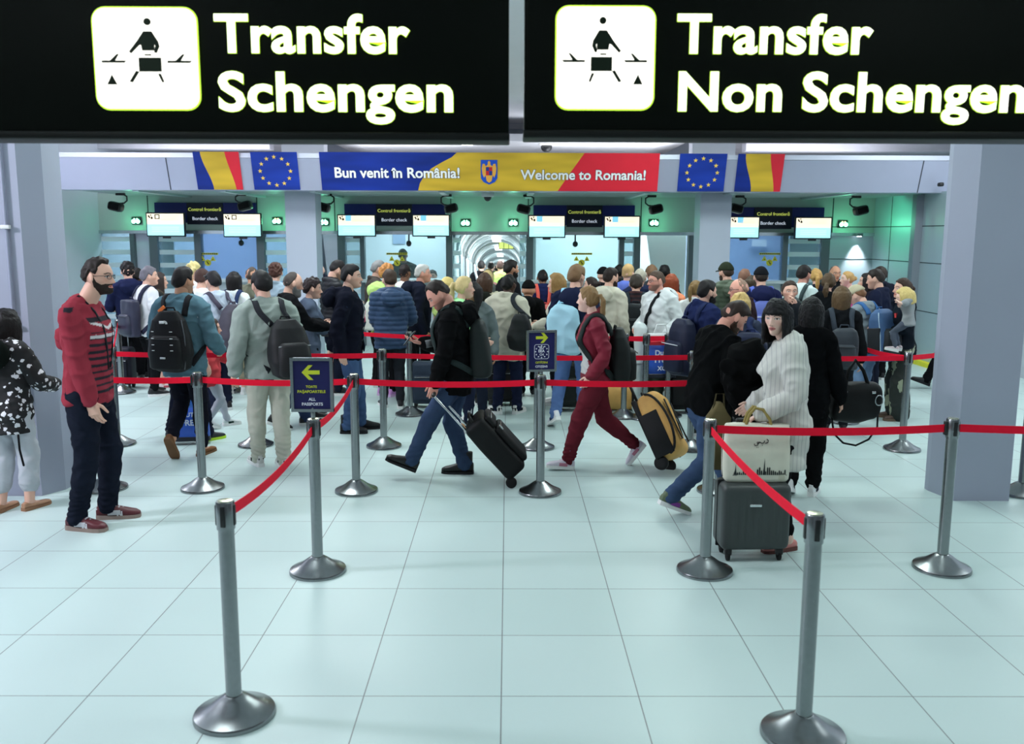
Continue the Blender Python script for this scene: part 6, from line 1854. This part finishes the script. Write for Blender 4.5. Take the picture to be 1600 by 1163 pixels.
p = person(1318, 447, 9.2, -14, 'girl with brown shoulder length hair wearing a dark grey backpack', 'f', 'light', HR_((92, 72, 50), style='straight', len=.92, t=.06), top=SW((30, 33, 38)), bottom=BT('slim', (40, 44, 52)), shoes=SNB)
backpack(p, 'dark grey backpack on the girl with brown hair', (58, 66, 76), (.29, .17, .42), .09, side=.02)
p = person(1371, 420, 10.9, 52, 'dark haired man in navy jacket facing away left beside the khaki cap', 'm', 'light', HR_((40, 33, 30), t=.055, sides=.5), top=JA((34, 42, 76), hood=False), bottom=BT('jeans', DKDEN), shoes=SNB, hp=10)
p = person(1378, 416, 12.7, 10, 'dark haired person whose head tops the navy jacket man', 'm', 'light', HR_((46, 38, 34), t=.06), top=JA((36, 40, 60)), bottom=BT('jeans', BLK), shoes=SNB)
p = person(1356, 426, 11.6, 70, 'dark haired woman glancing left behind the khaki cap', 'f', 'light', HR_((36, 30, 32), style='straight', len=.7, t=.05), top=SW((44, 40, 60)), bottom=BT('slim', BLK), shoes=SNB)
p = person(1347, 446, 10.1, 30, 'man in khaki cap and grey sweatshirt looking down, in denim shorts', 'm', 'light', HR_((120, 84, 60), t=.025), top=SW((134, 150, 160), loose=1.2), bottom=BT('shorts', (118, 156, 204), cut=1.06), shoes=dict(c=(26, 28, 32), sole=(30, 32, 36)), cap=dict(c=(196, 184, 146)), hp=32, hy=14, lean=8, arms=('hold', 'hold'), legs=((.06, .03, 0, 0, 6), (-.06, -.02, 0, 0, 6)))
CAPMAN = p
for i in (0, 1):
    obj('sock', tube([p['ank'][i] + np.array([0, 0, .0]), p['ank'][i] + (p['knees'][i] - p['ank'][i]) * .28], .046, 12), mat((28, 30, 34), 'knit'), p['root'])
backpack(p, 'blue and grey hiking backpack on the man in the khaki cap', (58, 104, 160), (.36, .24, .54), .0, shape='round', pocket=(52, 58, 66), trim=(186, 208, 226), seams=(180, 204, 224))
k = p['pack']
obj('sticker', k['put'](cbox((.06, k['yb'] - k['d'] * .62, k['zt'] - .08), (.09, .02, .05))), mat((226, 70, 70), 'print'), k['root'], smooth=False)
obj('side_panel', k['put'](xf(rbox(.03, .16, .26, .012), Matrix.Translation((-.165, k['yb'], k['zc'] - .06)))), mat((46, 52, 60), 'nylon'), k['root'])
p = person(1412, 434, 9.9, 84, 'woman with brown bun in dark top carrying a fair haired child', 'f', 'light', HR_((60, 44, 38), style='bun', t=.05, line='long', tz=.0), top=SW((32, 42, 56)), bottom=dict(kind='wide', c=(60, 66, 60), mat=spot_pattern('leaf_print', (34, 40, 38), (150, 156, 134), 11, .40, .8, (1, 1, .55), .12)), shoes=dict(c=(96, 76, 66), sole=(120, 100, 84)), arms=((.03, .16, .66), (.02, .17, .64)), hy=8)
MUM = p
p = person(1416, 449, 9.62, 60, 'small fair haired child resting a head on the shoulder of the woman with the bun', 'f', 'pale', HR_((214, 190, 124), style='bob', len=.35, t=.07), top=T((150, 156, 160)), bottom=BT('leggings', (90, 100, 120)), shoes=dict(c=(206, 190, 196)), child=True, hp=15, hy=10, dz=.74, group='travellers queuing for border control',
           legs=((.09, .10, .08, -10, 6), (-.09, .12, .08, -10, 6)), arms=((.10, .14, .80), (.12, .14, .82)))
# left hand crowd
p = person(197, 410, 12.3, 32, 'youth with curly dark hair in navy hoodie, left of the printed white tee', 'm', 'light', HR_((30, 26, 28), t=.08, curl=.03, sides=.5, vol=.6), top=HO((34, 44, 92)), bottom=BT('slim', BLK), shoes=SNB, arms=('bend', 'bend'))
p = person(231, 416, 11.3, -42, 'grey haired man in white tee with black print and a shiny dark backpack', 'm', 'light', HR_((110, 106, 116), t=.06, vol=.3), top=T((228, 230, 236)), bottom=BT('slim', (28, 29, 34)), shoes=SNB, hy=-18, legs=((.06, -.02, 0, 0, 8), (-.06, .04, 0, 0, 20)), build=1.05)
backpack(p, 'shiny dark leather backpack with a flap on the white printed tee', (44, 46, 66), (.34, .16, .46), .07, shape='box', surf='leather', side=-.03)
p = person(211, 418, 12.6, 0, 'dark haired person whose head shows between the curly youth and the grey haired man', 'm', 'brown', HR_((26, 23, 24), t=.05), top=JA((40, 42, 56)), bottom=BT('slim', BLK), shoes=SNB)
p = person(247, 425, 11.8, -60, 'woman in leopard print skirt beside the shiny dark backpack', 'f', 'light', HR_((56, 46, 44), style='straight', len=.8, t=.05), top=SW((60, 64, 62)), bottom=dict(kind='skirt', c=(150, 120, 120), len=.30, mat=spot_pattern('leopard_print', (176, 150, 152), (60, 40, 46), 44, .28)), shoes=dict(c=(226, 206, 212), accent=(206, 70, 90)), arms=('phone', 'down'))
backpack(p, 'brown soft backpack between the shiny dark pack and the teal sweatshirt', (84, 74, 62), (.28, .18, .36), .08, shape='tear', front=False)
p = person(300, 412, 12.4, -40, 'person with spiky bleached hair behind the teal sweatshirt', 'm', 'light', HR_((226, 204, 146), t=.10, curl=.05, vol=.6), top=T((220, 222, 226)), bottom=BT('jeans', BLK), shoes=SNW)
p = person(314, 419, 10.8, -14, 'man in plain white tee with a black strap, right of the teal sweatshirt', 'm', 'light', HR_((70, 48, 44), t=.045, sides=.4), top=T((230, 234, 238)), bottom=BT('jeans', (36, 44, 70)), shoes=SNB, arms=('down', 'bend'))
p['strap_c'] = (38, 40, 46)
p = person(331, 423, 10.3, 50, 'dark haired man with sunglasses on his head and a big grey backpack', 'm', 'light', HR_((28, 26, 30), t=.05), top=T((190, 206, 230)), bottom=BT('jeans', (36, 44, 74)), shoes=SNB)
g = tube([p['toh'](np.array([(.36 * math.sin(t), .50 * math.cos(t), .28)]))[0] for t in np.linspace(-1.4, 1.4, 11)], .010, 6)
obj('sunglasses', g, mat((20, 21, 24), 'plastic'), p['root'])
backpack(p, 'big mauve grey backpack right of the plain white tee', (78, 74, 90), (.36, .26, .52), .04, shape='tear', side=.07, trim=(150, 154, 160))
p = person(364, 424, 11.4, -8, 'woman with long dark hair and neon trimmed backpack before the blue window', 'f', 'light', HR_((28, 25, 27), style='straight', len=1.15, t=.05), top=T((222, 230, 232)), bottom=BT('capri', (150, 140, 110)), shoes=SNW)
backpack(p, 'backpack with neon yellow trim below the long dark hair', (44, 58, 96), (.27, .15, .42), .10, seams=(206, 230, 60), trim=(206, 230, 60))
p = person(392, 416, 11.9, 6, 'shaven headed man in khaki shirt behind the grey-green sweatshirt', 'm', 'tan', HR_((80, 68, 60), t=.012), top=dict(kind='shirt', c=(122, 124, 102)), bottom=BT('chinos', (150, 146, 120)), shoes=SNB)
p = person(429, 411, 11.6, 4, 'person with curly brown hair and light blue collar, left of the left column', 'm', 'light', HR_((74, 46, 38), t=.08, curl=.02), top=dict(kind='shirt', c=(150, 176, 196)), bottom=BT('jeans', BLK), shoes=SNB)
# child in red and the walker whose neon shoes show behind the teal sweatshirt
p = person(329, 497, 9.35, -60, 'child in bright red jacket and grey leggings behind the near stanchion', 'f', 'light', HR_((60, 44, 38), t=.06, style='bob', len=.5), top=JA((220, 36, 50), hem=.40), bottom=BT('leggings', (170, 176, 190)), shoes=dict(c=(206, 214, 214), accent=(30, 70, 60)), child=True, legs=WALK(-.06, .14, .02, 0, 15, 0), arms=('down', 'bend'))
p = person(286, 446, 8.8, -20, 'person hidden behind the teal sweatshirt, neon edged shoes below', 'm', 'light', HR_(BLKH, t=.05), top=T((40, 44, 60)), bottom=BT('jeans', (30, 36, 60)), shoes=dict(c=(34, 38, 44), sole=(186, 226, 60)), legs=((.13, .02, 0, 0, 20), (-.13, -.02, 0, 0, 0)))
# officers behind the glass
p = person(630, 389, 17.2, 176, 'officer in black cap and black uniform behind the pale booth window', 'm', 'brown', HR_((26, 24, 24), t=.03), top=JA((24, 25, 30)), bottom=BT('jeans', BLK), shoes=SNB, cap=dict(c=(20, 21, 26)), hp=14, group='officers behind the booth glass', arms=('hold', 'hold'))
p = person(676, 421, 17.4, 170, 'seated looking officer with dark hair at the right of the pale booth window', 'm', 'light', HR_((40, 34, 32), t=.045), top=JA((40, 48, 44)), bottom=BT('jeans', BLK), shoes=SNB, group='officers behind the booth glass', hp=6)
p = person(501, 414, 17.6, 178, 'shaven headed man standing behind the left column opening', 'm', 'light', None, top=JA((52, 56, 78)), bottom=BT('jeans', BLK), shoes=SNB)
# people far down the corridor
for px, pt, Y_, f_, lb, kw in ((752, 407, 19.4, 0, 'dark figure with pale backpack in the corridor, nearest its left wall', dict(top=JA((26, 28, 36)), hair=HR_((24, 22, 24), t=.04))),
                               (767, 409, 22.0, 0, 'dark clothed figure in the middle of the white corridor', dict(top=JA((30, 30, 36)), hair=HR_((26, 24, 26), t=.05))),
                               (782, 407, 18.6, 0, 'figure in neon green vest at the right of the corridor', dict(top=T((160, 220, 60)), hair=HR_((60, 44, 40), t=.04))),
                               (776, 414, 27.0, 0, 'tiny dark figure far down the corridor, left of the neon vest', dict(top=JA((40, 42, 50)), hair=HR_((26, 24, 26), t=.05))),
                               (789, 410, 25.0, 0, 'small dark figure far down the corridor, right of the neon vest', dict(top=JA((30, 32, 40)), hair=HR_((26, 24, 26), t=.05))),
                               (793, 412, 29.0, 0, 'farthest small dark figure at the right of the corridor', dict(top=JA((26, 28, 34)), hair=HR_((26, 24, 26), t=.05)))):
    q = person(px, pt, Y_, f_, lb, 'm', 'light', bottom=BT('jeans', BLK), shoes=SNB, group='travellers in the white corridor', dz=-SLOPE * (Y_ - YC), **kw)
    if px == 752:
        backpack(q, 'pale grey backpack on the dark figure in the corridor', (196, 200, 206), (.28, .16, .42), .06)
p = person(763, 420, 15.2, 5, 'woman in pink top with long light hair at the mouth of the corridor', 'f', 'light', HR_((120, 92, 70), style='straight', len=.6, t=.06), top=T((236, 150, 156)), bottom=BT('slim', BLK), shoes=SNW)
p = person(762, 422, 14.0, 0, 'small fair haired woman before the corridor mouth', 'f', 'light', HR_((206, 184, 130), style='bob', len=.5, t=.06), top=SW((90, 96, 92)), bottom=BT('slim', BLK), shoes=SNW)
# person behind the right pillar: only a black shoe shows
g0 = ground(1462, 607)
p = person(1492, 425, g0.y, 80, 'person hidden behind the right pillar with one black shoe showing', 'm', 'light', HR_(BLKH, t=.05), top=JA((40, 42, 50)), bottom=BT('jeans', BLK), shoes=dict(c=(20, 20, 24), sole=(24, 24, 28)), legs=WALK(-.04, .20, 0, .02, 0, -20))
# ================================================================== luggage and things held or standing on the floor
def axis_frame(Wp, Hp, side):
    """z along the trolley from wheels to handle, x across."""
    z = (Hp - Wp).normalized()
    x = Vector(side)
    x = (x - z * x.dot(z)).normalized()
    y = z.cross(x)
    return Matrix(((x.x, y.x, z.x, Wp.x), (x.y, y.y, z.y, Wp.y), (x.z, y.z, z.z, Wp.z), (0, 0, 0, 1)))
def TR(x, y, z):
    return Matrix.Translation((x, y, z))
def wheel(r, w):
    return xf(lathe([(r * .5, -w / 2), (r, -w / 2 + .004), (r, w / 2 - .004), (r * .5, w / 2)], 22), Matrix.Rotation(math.pi / 2, 4, 'Y'))
# black soft suitcase pulled by the man in the black hoodie
Wp = ground(797, 756); Wp.z = .045
Hp = world_pt(HOODIE, HOODIE['wri'][1] + unit(HOODIE['wri'][1] - HOODIE['elb'][1]) * .085)
Wp.y = Hp.y + .02
M = axis_frame(Wp, Hp, (0, 1, 0))
LN = (Hp - Wp).length
s = thing('suitcase', 'black soft sided trolley suitcase tilted behind the man in black hoodie', 'suitcase', M)
BK = mat((22, 24, 26), 'nylon')
fl = 1 if (M.to_3x3() @ Vector((0, 1, 0))).z > 0 else -1
V, F = fuse(xf(rbox(.40, .20, .56, .05, 4), TR(0, fl * .10, .30)), .010, 2)
obj('case_body', (V + normals(V, F) * (.003 * wob(V, 18, np.random.default_rng(3), 6))[:, None], F), BK, s)
obj('front_pocket', xf(rbox(.34, .06, .36, .03, 3), TR(0, fl * .22, .24)), BK, s)
obj('top_pocket', xf(rbox(.32, .05, .12, .025, 3), TR(0, fl * .215, .49)), BK, s)
for z in (.42, .54):
    obj('zip', tube([(-.15, fl * .246, z - .03), (0, fl * .25, z - .02), (.15, fl * .246, z - .03)], .005, 6), mat((146, 150, 150), 'steel'), s)
obj('zip_pull', xf(rbox(.012, .012, .05, .004), TR(-.15, fl * .255, .40)), mat((190, 194, 194), 'steel'), s)
for sx in (-1, 1):
    obj('handle_rod', tube([(sx * .10, fl * .012, .5), (sx * .10, fl * .012, LN - .02)], .010, 10), mat((196, 200, 204), 'steel'), s)
    obj('wheel', xf(wheel(.045, .03), TR(sx * .16, fl * .01, .0)), mat((20, 20, 22), 'rubber'), s)
obj('handle_grip', tube([(-.105, fl * .012, LN - .01), (.105, fl * .012, LN - .01)], .016, 10), mat((26, 26, 28), 'plastic'), s)
obj('carry_handle', tube([(-.09, fl * .10, .58), (-.07, fl * .10, .625), (.07, fl * .10, .625), (.09, fl * .10, .58)], .012, 8), BK, s)
# yellow duffel trolley pulled by the girl in maroon
Wp = ground(1036, 738); Wp.z = .06
Hp = world_pt(GIRL, GIRL['wri'][0] + unit(GIRL['wri'][0] - GIRL['elb'][0]) * .085)
M = axis_frame(Wp, Hp, (0.25, 1, 0))
LN = (Hp - Wp).length
fl = 1 if (M.to_3x3() @ Vector((0, 1, 0))).z > 0 else -1
s = thing('trolley_bag', 'yellow and black duffel trolley pulled by the young woman in maroon', 'suitcase', M)
YE, BKR = mat((226, 164, 40), 'nylon'), mat((30, 31, 34), 'nylon')
V, F = fuse(xf(rbox(.34, .26, .60, .09, 5), TR(0, fl * .13, .32)), .010, 3)
obj('bag_body', (V + normals(V, F) * (.005 * wob(V, 16, np.random.default_rng(5), 6))[:, None], F), YE, s)
obj('back_plate', xf(rbox(.33, .05, .58, .02, 3), TR(0, fl * .015, .31)), BKR, s)
for sx in (-1, 1):
    obj('side_panel', xf(rbox(.012, .17, .40, .005, 2), TR(sx * .171, fl * .09, .24)), BKR, s)
    q = [(sx * .168, fl * (.13 + .112 * math.cos(t)), .32 + .28 * math.sin(t)) for t in np.linspace(-1.5, 1.5, 15)]
    obj('piping', tube(q, .011, 8), BKR, s)
    obj('compression_strap', band([(sx * .12, fl * (.02 + .252 * t), .10 + .02 * t) for t in np.linspace(.96, 1.0, 3)] + [(sx * .12, fl * .268, z) for z in (.2, .35, .5)], [(0, fl, 0)] * 6, .03, .01), BKR, s)
    obj('wheel', xf(wheel(.06, .045), TR(sx * .14, fl * .02, 0)), mat((26, 26, 28), 'rubber'), s)
obj('handle_rod', band([(0, fl * .02, .55), (0, fl * .02, LN - .02)], [(0, 1, 0)] * 2, .04, .018), BKR, s)
obj('handle_grip', tube([(-.05, fl * .02, LN - .005), (.05, fl * .02, LN - .005)], .016, 10), BKR, s)
obj('grab_handle', tube([(-.07, fl * .10, .60), (-.05, fl * .10, .65), (.05, fl * .10, .65), (.07, fl * .10, .60)], .014, 8), BKR, s)
# grey hard suitcase with the cream tote
g = ground(1179, 880)
s = thing('suitcase', 'dark grey ribbed hard suitcase standing by the woman in the white shirt', 'suitcase', TR(g.x, g.y + .125, 0) @ Matrix.Rotation(.04, 4, 'Z'))
GR = mat((58, 64, 64), 'plastic')
Hs = at(1180, 752, g.y + .10).z - .075
def hard_shell():
    bm = bmesh.new()
    bmesh.ops.create_cube(bm, size=1)
    for v in bm.verts: v.co = (v.co.x * .44, v.co.y * .25, v.co.z * Hs)
    bmesh.ops.bevel(bm, geom=list(bm.edges), offset=.055, segments=5, affect='EDGES', profile=.6)
    bm.verts.index_update()
    V = np.array([v.co[:] for v in bm.verts]); F = [tuple(v.index for v in f.verts) for f in bm.faces]
    bm.free()
    return V, F
V, F = fuse(hard_shell(), .006, 1)
ribs = .004 * (np.clip(np.cos(V[:, 0] * 2 * math.pi / .048), -.2, .6)) * sstep(Hs / 2 - .03, Hs / 2 - .10, np.abs(V[:, 2])) * sstep(.18, .165, np.abs(V[:, 0]))
N = normals(V, F)
V = V + N * (ribs * (np.abs(N[:, 1]) > .5))[:, None]
obj('shell', xf((V, F), TR(0, 0, .075 + Hs / 2)), GR, s)
obj('zip_seam', xf(rbox(.447, .016, Hs + .006, .05, 4), TR(0, .01, .075 + Hs / 2)), mat((30, 32, 34), 'webbing'), s)
obj('name_plate', xf(rbox(.075, .006, .016, .002), TR(-.015, -.132, .075 + Hs * .70)), mat((206, 210, 212), 'steel'), s)
for sx in (-1, 1):
    for sy in (-1, 1):
        w_ = obj('wheel', xf(wheel(.032, .026), TR(sx * .165, sy * .075, .033)), mat((22, 22, 24), 'rubber'), s)
        obj('fork', xf(rbox(.045, .05, .05, .012), TR(sx * .165, sy * .075, .062)), mat((26, 26, 28), 'plastic'), w_)
hand = world_pt(SHIRT, SHIRT['wri'][1] + unit(SHIRT['wri'][1] - SHIRT['elb'][1]) * .085)
Ml = s.matrix_world.inverted()
hl = Ml @ hand
zt = hl.z
for sx in (-1, 1):
    obj('handle_rod', tube([(hl.x + sx * .055, hl.y, .075 + Hs - .02), (hl.x + sx * .055, hl.y, zt - .012)], .010, 10), mat((180, 184, 188), 'steel'), s)
obj('handle_grip', tube([(hl.x - .07, hl.y, zt), (hl.x + .07, hl.y, zt)], .016, 10), mat((24, 24, 26), 'plastic'), s)
tb = thing('tote_bag', 'cream tote bag with black skyline print resting on the grey hard suitcase', 'bag', TR(g.x + .01, g.y + .215, .075 + Hs))
CR = mat((214, 212, 192), 'cloth')
V, F = fuse(loft([((0, 0, z), (1, 0, 0), (0, 1, 0), a, b2, 5) for z, a, b2 in ((0, .19, .05), (.02, .205, .065), (.20, .212, .07), (.34, .207, .06), (.37, .20, .035))], 40), .008, 2)
V = V + normals(V, F) * (.004 * wob(V, 13, np.random.default_rng(9), 6) * sstep(.0, .1, V[:, 2]))[:, None]
V[:, 1] -= .10
obj('bag_body', (V, F), CR, tb)
tree = BVHTree.FromPolygons([tuple(v) for v in V.tolist()], F)
def on_bag(sh, lift=.0025):
    """Lay a flat XZ shape on the front of the bag."""
    Vq = np.array(sh[0])
    yo = Vq[:, 1].max()
    for v in Vq:
        hit = tree.ray_cast(Vector((v[0], -1, v[2])), Vector((0, 1, 0)))
        y = hit[0].y if hit[0] is not None else -.17
        v[1] = y - lift + (v[1] - yo) * .3
    return Vq, sh[1]
INK = mat((40, 44, 44), 'print')
tw = []
r5 = random.Random(4)
for x in np.arange(-.135, .175, .0125):
    hh_ = r5.choice([.012, .018, .024, .032, .045, .05]) * (1.0 if -.02 < x < .14 else .55)
    tw.append(poly([(x, .055), (x + .009, .055), (x + .009, .055 + hh_), (x + .0045, .055 + hh_ + .008), (x, .055 + hh_)], .002))
tw.append(poly([(.028, .055), (.044, .055), (.040, .10), (.038, .135), (.036, .165), (.034, .135), (.032, .10)], .002))
tw.append(poly([(-.155, .055), (-.135, .055), (-.14, .09), (-.143, .13), (-.146, .09)], .002))
tw.append(poly([(-.16, .05), (.185, .05), (.185, .053), (-.16, .053)], .002))
obj('skyline_print', on_bag(join(*tw)), INK, tb, smooth=False)
def stroke(pts, w_):
    P = np.array(pts, float)
    t_ = np.gradient(P, axis=0); t_ /= np.linalg.norm(t_, axis=1)[:, None]
    n_ = np.stack([-t_[:, 1], t_[:, 0]], 1) * w_ / 2
    return poly([tuple(q) for q in P + n_] + [tuple(q) for q in (P - n_)[::-1]], .002)
ar = [stroke([(.045, .285), (.055, .275), (.052, .262), (.035, .258)], .006), stroke([(.030, .275), (.028, .262), (.015, .258), (.005, .262), (.003, .268)], .006), stroke([(.0, .268), (-.004, .258), (-.014, .256), (-.016, .266), (-.006, .268), (-.012, .246), (-.030, .244), (-.034, .256)], .005),
      stroke([(.016, .246), (.019, .246)], .005), stroke([(-.010, .234), (-.007, .234)], .005), stroke([(-.019, .234), (-.016, .234)], .005)]
obj('script_print', on_bag(join(*ar)), INK, tb, smooth=False)
obj('round_stamp', on_bag(xf(lathe([(.022, 0), (.022, .002)], 20), TR(.15, 0, .035) @ Matrix.Rotation(math.pi / 2, 4, 'X'))), mat((196, 194, 174), 'print'), tb, smooth=False)
for sx in (-1, 1):
    obj('side_piping', tube([(sx * .206, -.10, .03), (sx * .213, -.10, .2), (sx * .205, -.10, .35)], .005, 6), mat((44, 46, 46), 'webbing'), tb)
for sy in (-.125, -.075):
    obj('handle', tube([(-.08, sy, .36), (-.06, sy - .0, .43), (-.02, sy + .02, .47), (.03, sy + .02, .46), (.07, sy, .40), (.08, sy, .36)], .010, 8), mat((150, 134, 80), 'webbing'), tb)
# olive gift bag and black jacket carried by the man in black
bl = BLKMAN
c = at(1127, 655, 6.0)
s = thing('gift_bag', 'small olive paper bag behind the cream tote', 'bag', TR(c.x - .02, 6.0, .46))
obj('bag_body', loft([((0, 0, z), (1, 0, 0), (0, 1, 0), a, .05, 6) for z, a in ((0, .07), (.2, .075), (.36, .08), (.40, .05), (.46, .02))], 24), mat((112, 98, 56), 'cloth'), s)
obj('handle', tube([(-.04, 0, .40), (-.02, 0, .52), (.03, 0, .52), (.04, 0, .40)], .006, 6), mat((60, 54, 34), 'webbing'), s)
c = at(1172, 590, 6.15)
s = thing('folded_jacket', 'bundled black jacket held in front of the man in the black sweater', 'jacket', TR(c.x, 6.2, c.z - .26))
rg = np.random.default_rng(11)
V, F = fuse(join(loft([((0, 0, z), (1, 0, 0), (0, 1, 0), a, b2, 2.6) for z, a, b2 in ((-.02, .09, .06), (.08, .13, .09), (.22, .17, .11), (.36, .16, .11), (.46, .13, .09), (.52, .07, .05))], 24), tube([(-.16, -.05, .34), (-.02, -.11, .30), (.15, -.06, .36)], [.05, .055, .05], 12), tube([(-.12, -.06, .18), (.0, -.10, .14), (.13, -.06, .22)], .045, 12)), .010, 3)
w_ = wob(V, 24, rg, 7, (1, 1, .7))
obj('cloth', (V + normals(V, F) * (.012 * (1 - 1.6 * np.abs(w_)))[:, None], F), mat((13, 14, 16), 'cloth'), s)
obj('sleeve', tube([(.08, -.06, .40), (.12, -.10, .25), (.10, -.09, .08), (.06, -.08, -.06)], [.06, .055, .05, .045], 12), mat((13, 14, 16), 'cloth'), s)
# black duffel of the woman in black
b_ = at(1333, 660, 6.95)
s = thing('duffel_bag', 'black duffel bag hanging beside the woman in black with white trainers', 'bag', TR(b_.x, 6.95, b_.z))
V, F = fuse(loft([((x, 0, .17), (0, 1, 0), (0, 0, 1), .12 * k, .155 * k, 3) for x, k in ((-.20, .75), (-.17, .95), (0, 1.05), (.15, .98), (.19, .8))], 26), .012, 3)
obj('bag_body', (V + normals(V, F) * (.010 * wob(V, 16, rg, 6))[:, None], F), mat((24, 25, 28), 'nylon'), s)
obj('handle', tube([(-.10, -.06, .30), (-.08, -.05, .42), (-.02, -.02, .50), (.04, -.04, .42), (.08, -.06, .30)], .014, 8), mat((22, 23, 25), 'webbing'), s)
obj('shoulder_strap', tube([(.17, -.05, .10), (.16, -.08, -.02), (.10, -.08, -.12), (.0, -.08, -.17), (-.10, -.08, -.15), (-.17, -.06, -.08), (-.19, -.04, .06)], .008, 8), mat((26, 27, 30), 'webbing'), s)
for sx in (-.12, .10):
    obj('buckle', xf(rbox(.03, .012, .02, .004), TR(sx, -.12, .26)), mat((190, 194, 196), 'steel'), s)
obj('key_ring', tube([(.14 + .03 * math.cos(t), -.13, .20 + .04 * math.sin(t)) for t in np.linspace(0, 6.28, 15)], .005, 6, False), mat((170, 174, 176), 'steel'), s)
# shopping bags
def shop_bag(label, px, pt, pb, Y_, w, lines, white_top=True):
    b = at(px, pb, Y_)
    hh = at(px, pt, Y_).z - b.z
    s = thing('shopping_bag', label, 'bag', TR(b.x, Y_, b.z) @ Matrix.Rotation(.12, 4, 'Z'))
    bd = lambda z0, z1, k: loft([((0, 0, hh * z), (1, 0, 0), (0, 1, 0), w / 2 * (1 - .18 * z), .055 * (1.1 - .5 * z), 4) for z in np.linspace(z0, z1, 4)], 26)
    obj('bag_body', bd(.10, .74, 1), mat((46, 92, 200), 'plastic'), s)
    obj('dark_foot', bd(0, .10, 1), mat((24, 26, 40), 'plastic'), s)
    if white_top:
        obj('red_band', bd(.74, .84, 1), mat((214, 40, 60), 'plastic'), s)
        obj('white_top', bd(.84, 1.0, 1), mat((226, 230, 232), 'plastic'), s)
    else:
        obj('white_top', bd(.74, 1.0, 1), mat((60, 120, 210), 'plastic'), s)
    obj('handle', tube([(-.08, 0, hh), (-.05, 0, hh + .10), (.05, 0, hh + .10), (.08, 0, hh)], .010, 8), mat((226, 230, 232), 'plastic'), s)
    for txt, z, ww, c in lines:
        g_ = lettering(txt, .05, .03, .0006)
        k_ = ww / np.ptp(g_[0][:, 0])
        obj('lettering', (g_[0] * np.array([k_, 1, k_]) + np.array([0, -.064, hh * z]), g_[1]), mat(c, 'print'), s, smooth=False)
    return s
shop_bag('blue plastic shopping bag with red band held by the man in the white hoodie', 1031, 521, 590, 10.15, .38, [('Dubai', .87, .12, (214, 40, 60)), ('Duty', .52, .17, (226, 230, 240)), ('Free', .36, .17, (226, 230, 240)), ('XC', .18, .10, (226, 230, 240))])
shop_bag('blue plastic shopping bag behind the legs of the teal sweatshirt walker', 300, 618, 688, 8.62, .36, [('DUTY', .55, .16, (220, 228, 245)), ('FREE', .36, .16, (220, 228, 245))], False)
# white wrapped roll
b_, t_ = at(995, 637, 10.32), at(1000, 512, 10.36)
s = thing('wrapped_roll', 'long white wrapped roll held upright by the man in the white hoodie', 'roll', TR(b_.x, 10.32, max(b_.z, 0.0)))
v = t_ - b_
P = [np.array(v) * t for t in np.linspace(0, 1, 14)]
V, F = fuse(tube(P, [.062] * 12 + [.07, .075], 16), .010, 2)
obj('paper_wrap', (V + normals(V, F) * (.006 * wob(V, 30, rg, 6))[:, None], F), mat((216, 226, 226), 'plastic'), s)
obj('tape', tube([np.array(v) * .55, np.array(v) * .57], .069, 16, False), mat((196, 206, 206), 'plastic'), s)
# suitcases standing among the legs
def upright(label, px, pb, w, d_, hh, c, yaw=0.0, Y_=None, kind='nylon'):
    g_ = ground(px, pb)
    s = thing('suitcase', label, 'suitcase', TR(g_.x, g_.y, 0) @ Matrix.Rotation(yaw, 4, 'Z'))
    m_ = mat(c, kind)
    obj('case_body', xf(rbox(w, d_, hh, .045, 4), TR(0, 0, .05 + hh / 2)), m_, s)
    obj('front_pocket', xf(rbox(w * .8, .05, hh * .6, .02, 3), TR(0, -d_ / 2 - .008, .05 + hh * .40)), m_, s)
    obj('zip', tube([(-w * .38, -d_ / 2 - .036, .05 + hh * .66), (w * .38, -d_ / 2 - .036, .05 + hh * .66)], .005, 6), mat((150, 154, 156), 'steel'), s)
    for sx in (-1, 1):
        obj('wheel', xf(wheel(.04, .03), TR(sx * w * .38, d_ * .3, .04)), mat((22, 22, 24), 'rubber'), s)
        obj('foot', xf(rbox(.03, .03, .06, .008), TR(sx * w * .38, -d_ * .3, .03)), mat((22, 22, 24), 'plastic'), s)
        obj('handle_rod', tube([(sx * .09, d_ * .38, .05 + hh - .02), (sx * .09, d_ * .38, hh + .30)], .009, 8), mat((160, 164, 168), 'steel'), s)
    obj('handle_grip', tube([(-.10, d_ * .38, hh + .30), (.10, d_ * .38, hh + .30)], .014, 8), mat((24, 24, 26), 'plastic'), s)
    return s
upright('black suitcase standing right of the blue plastic shopping bag', 1064, 645, .34, .22, .52, (26, 27, 30))
upright('black suitcase standing behind the beige jacket', 782, 633, .34, .22, .54, (30, 32, 36))
upright('dark green suitcase standing behind the CITIZENS sign stanchion', 893, 641, .40, .24, .52, (34, 42, 40))
upright('navy suitcase standing at the far left end of the belts', 190, 606, .36, .22, .50, (40, 44, 62))
upright('dark blue suitcase behind the phone of the man in black hoodie', 668, 636, .36, .22, .5, (50, 66, 90))
g_ = ground(966, 640)
s = thing('duffel_bag', 'yellow and black duffel bag on the floor behind the young woman in maroon', 'bag', TR(g_.x, g_.y, 0))
V, F = fuse(loft([((x, 0, .15), (0, 1, 0), (0, 0, 1), .14 * k, .15 * k, 2.6) for x, k in ((-.28, .7), (-.24, .95), (0, 1.0), (.24, .95), (.28, .7))], 24), .012, 3)
obj('bag_body', (V, F), YE, s)
for x in (-.15, .15):
    obj('strap', tube([(x + .0, .145 * math.cos(t) * 1.02, .15 + .155 * math.sin(t)) for t in np.linspace(-.3, 3.44, 15)], .014, 8), BKR, s)
obj('end_panel', xf(rbox(.05, .20, .20, .02), TR(-.26, 0, .15)), BKR, s)
bpy.data.scenes.remove(SCR)
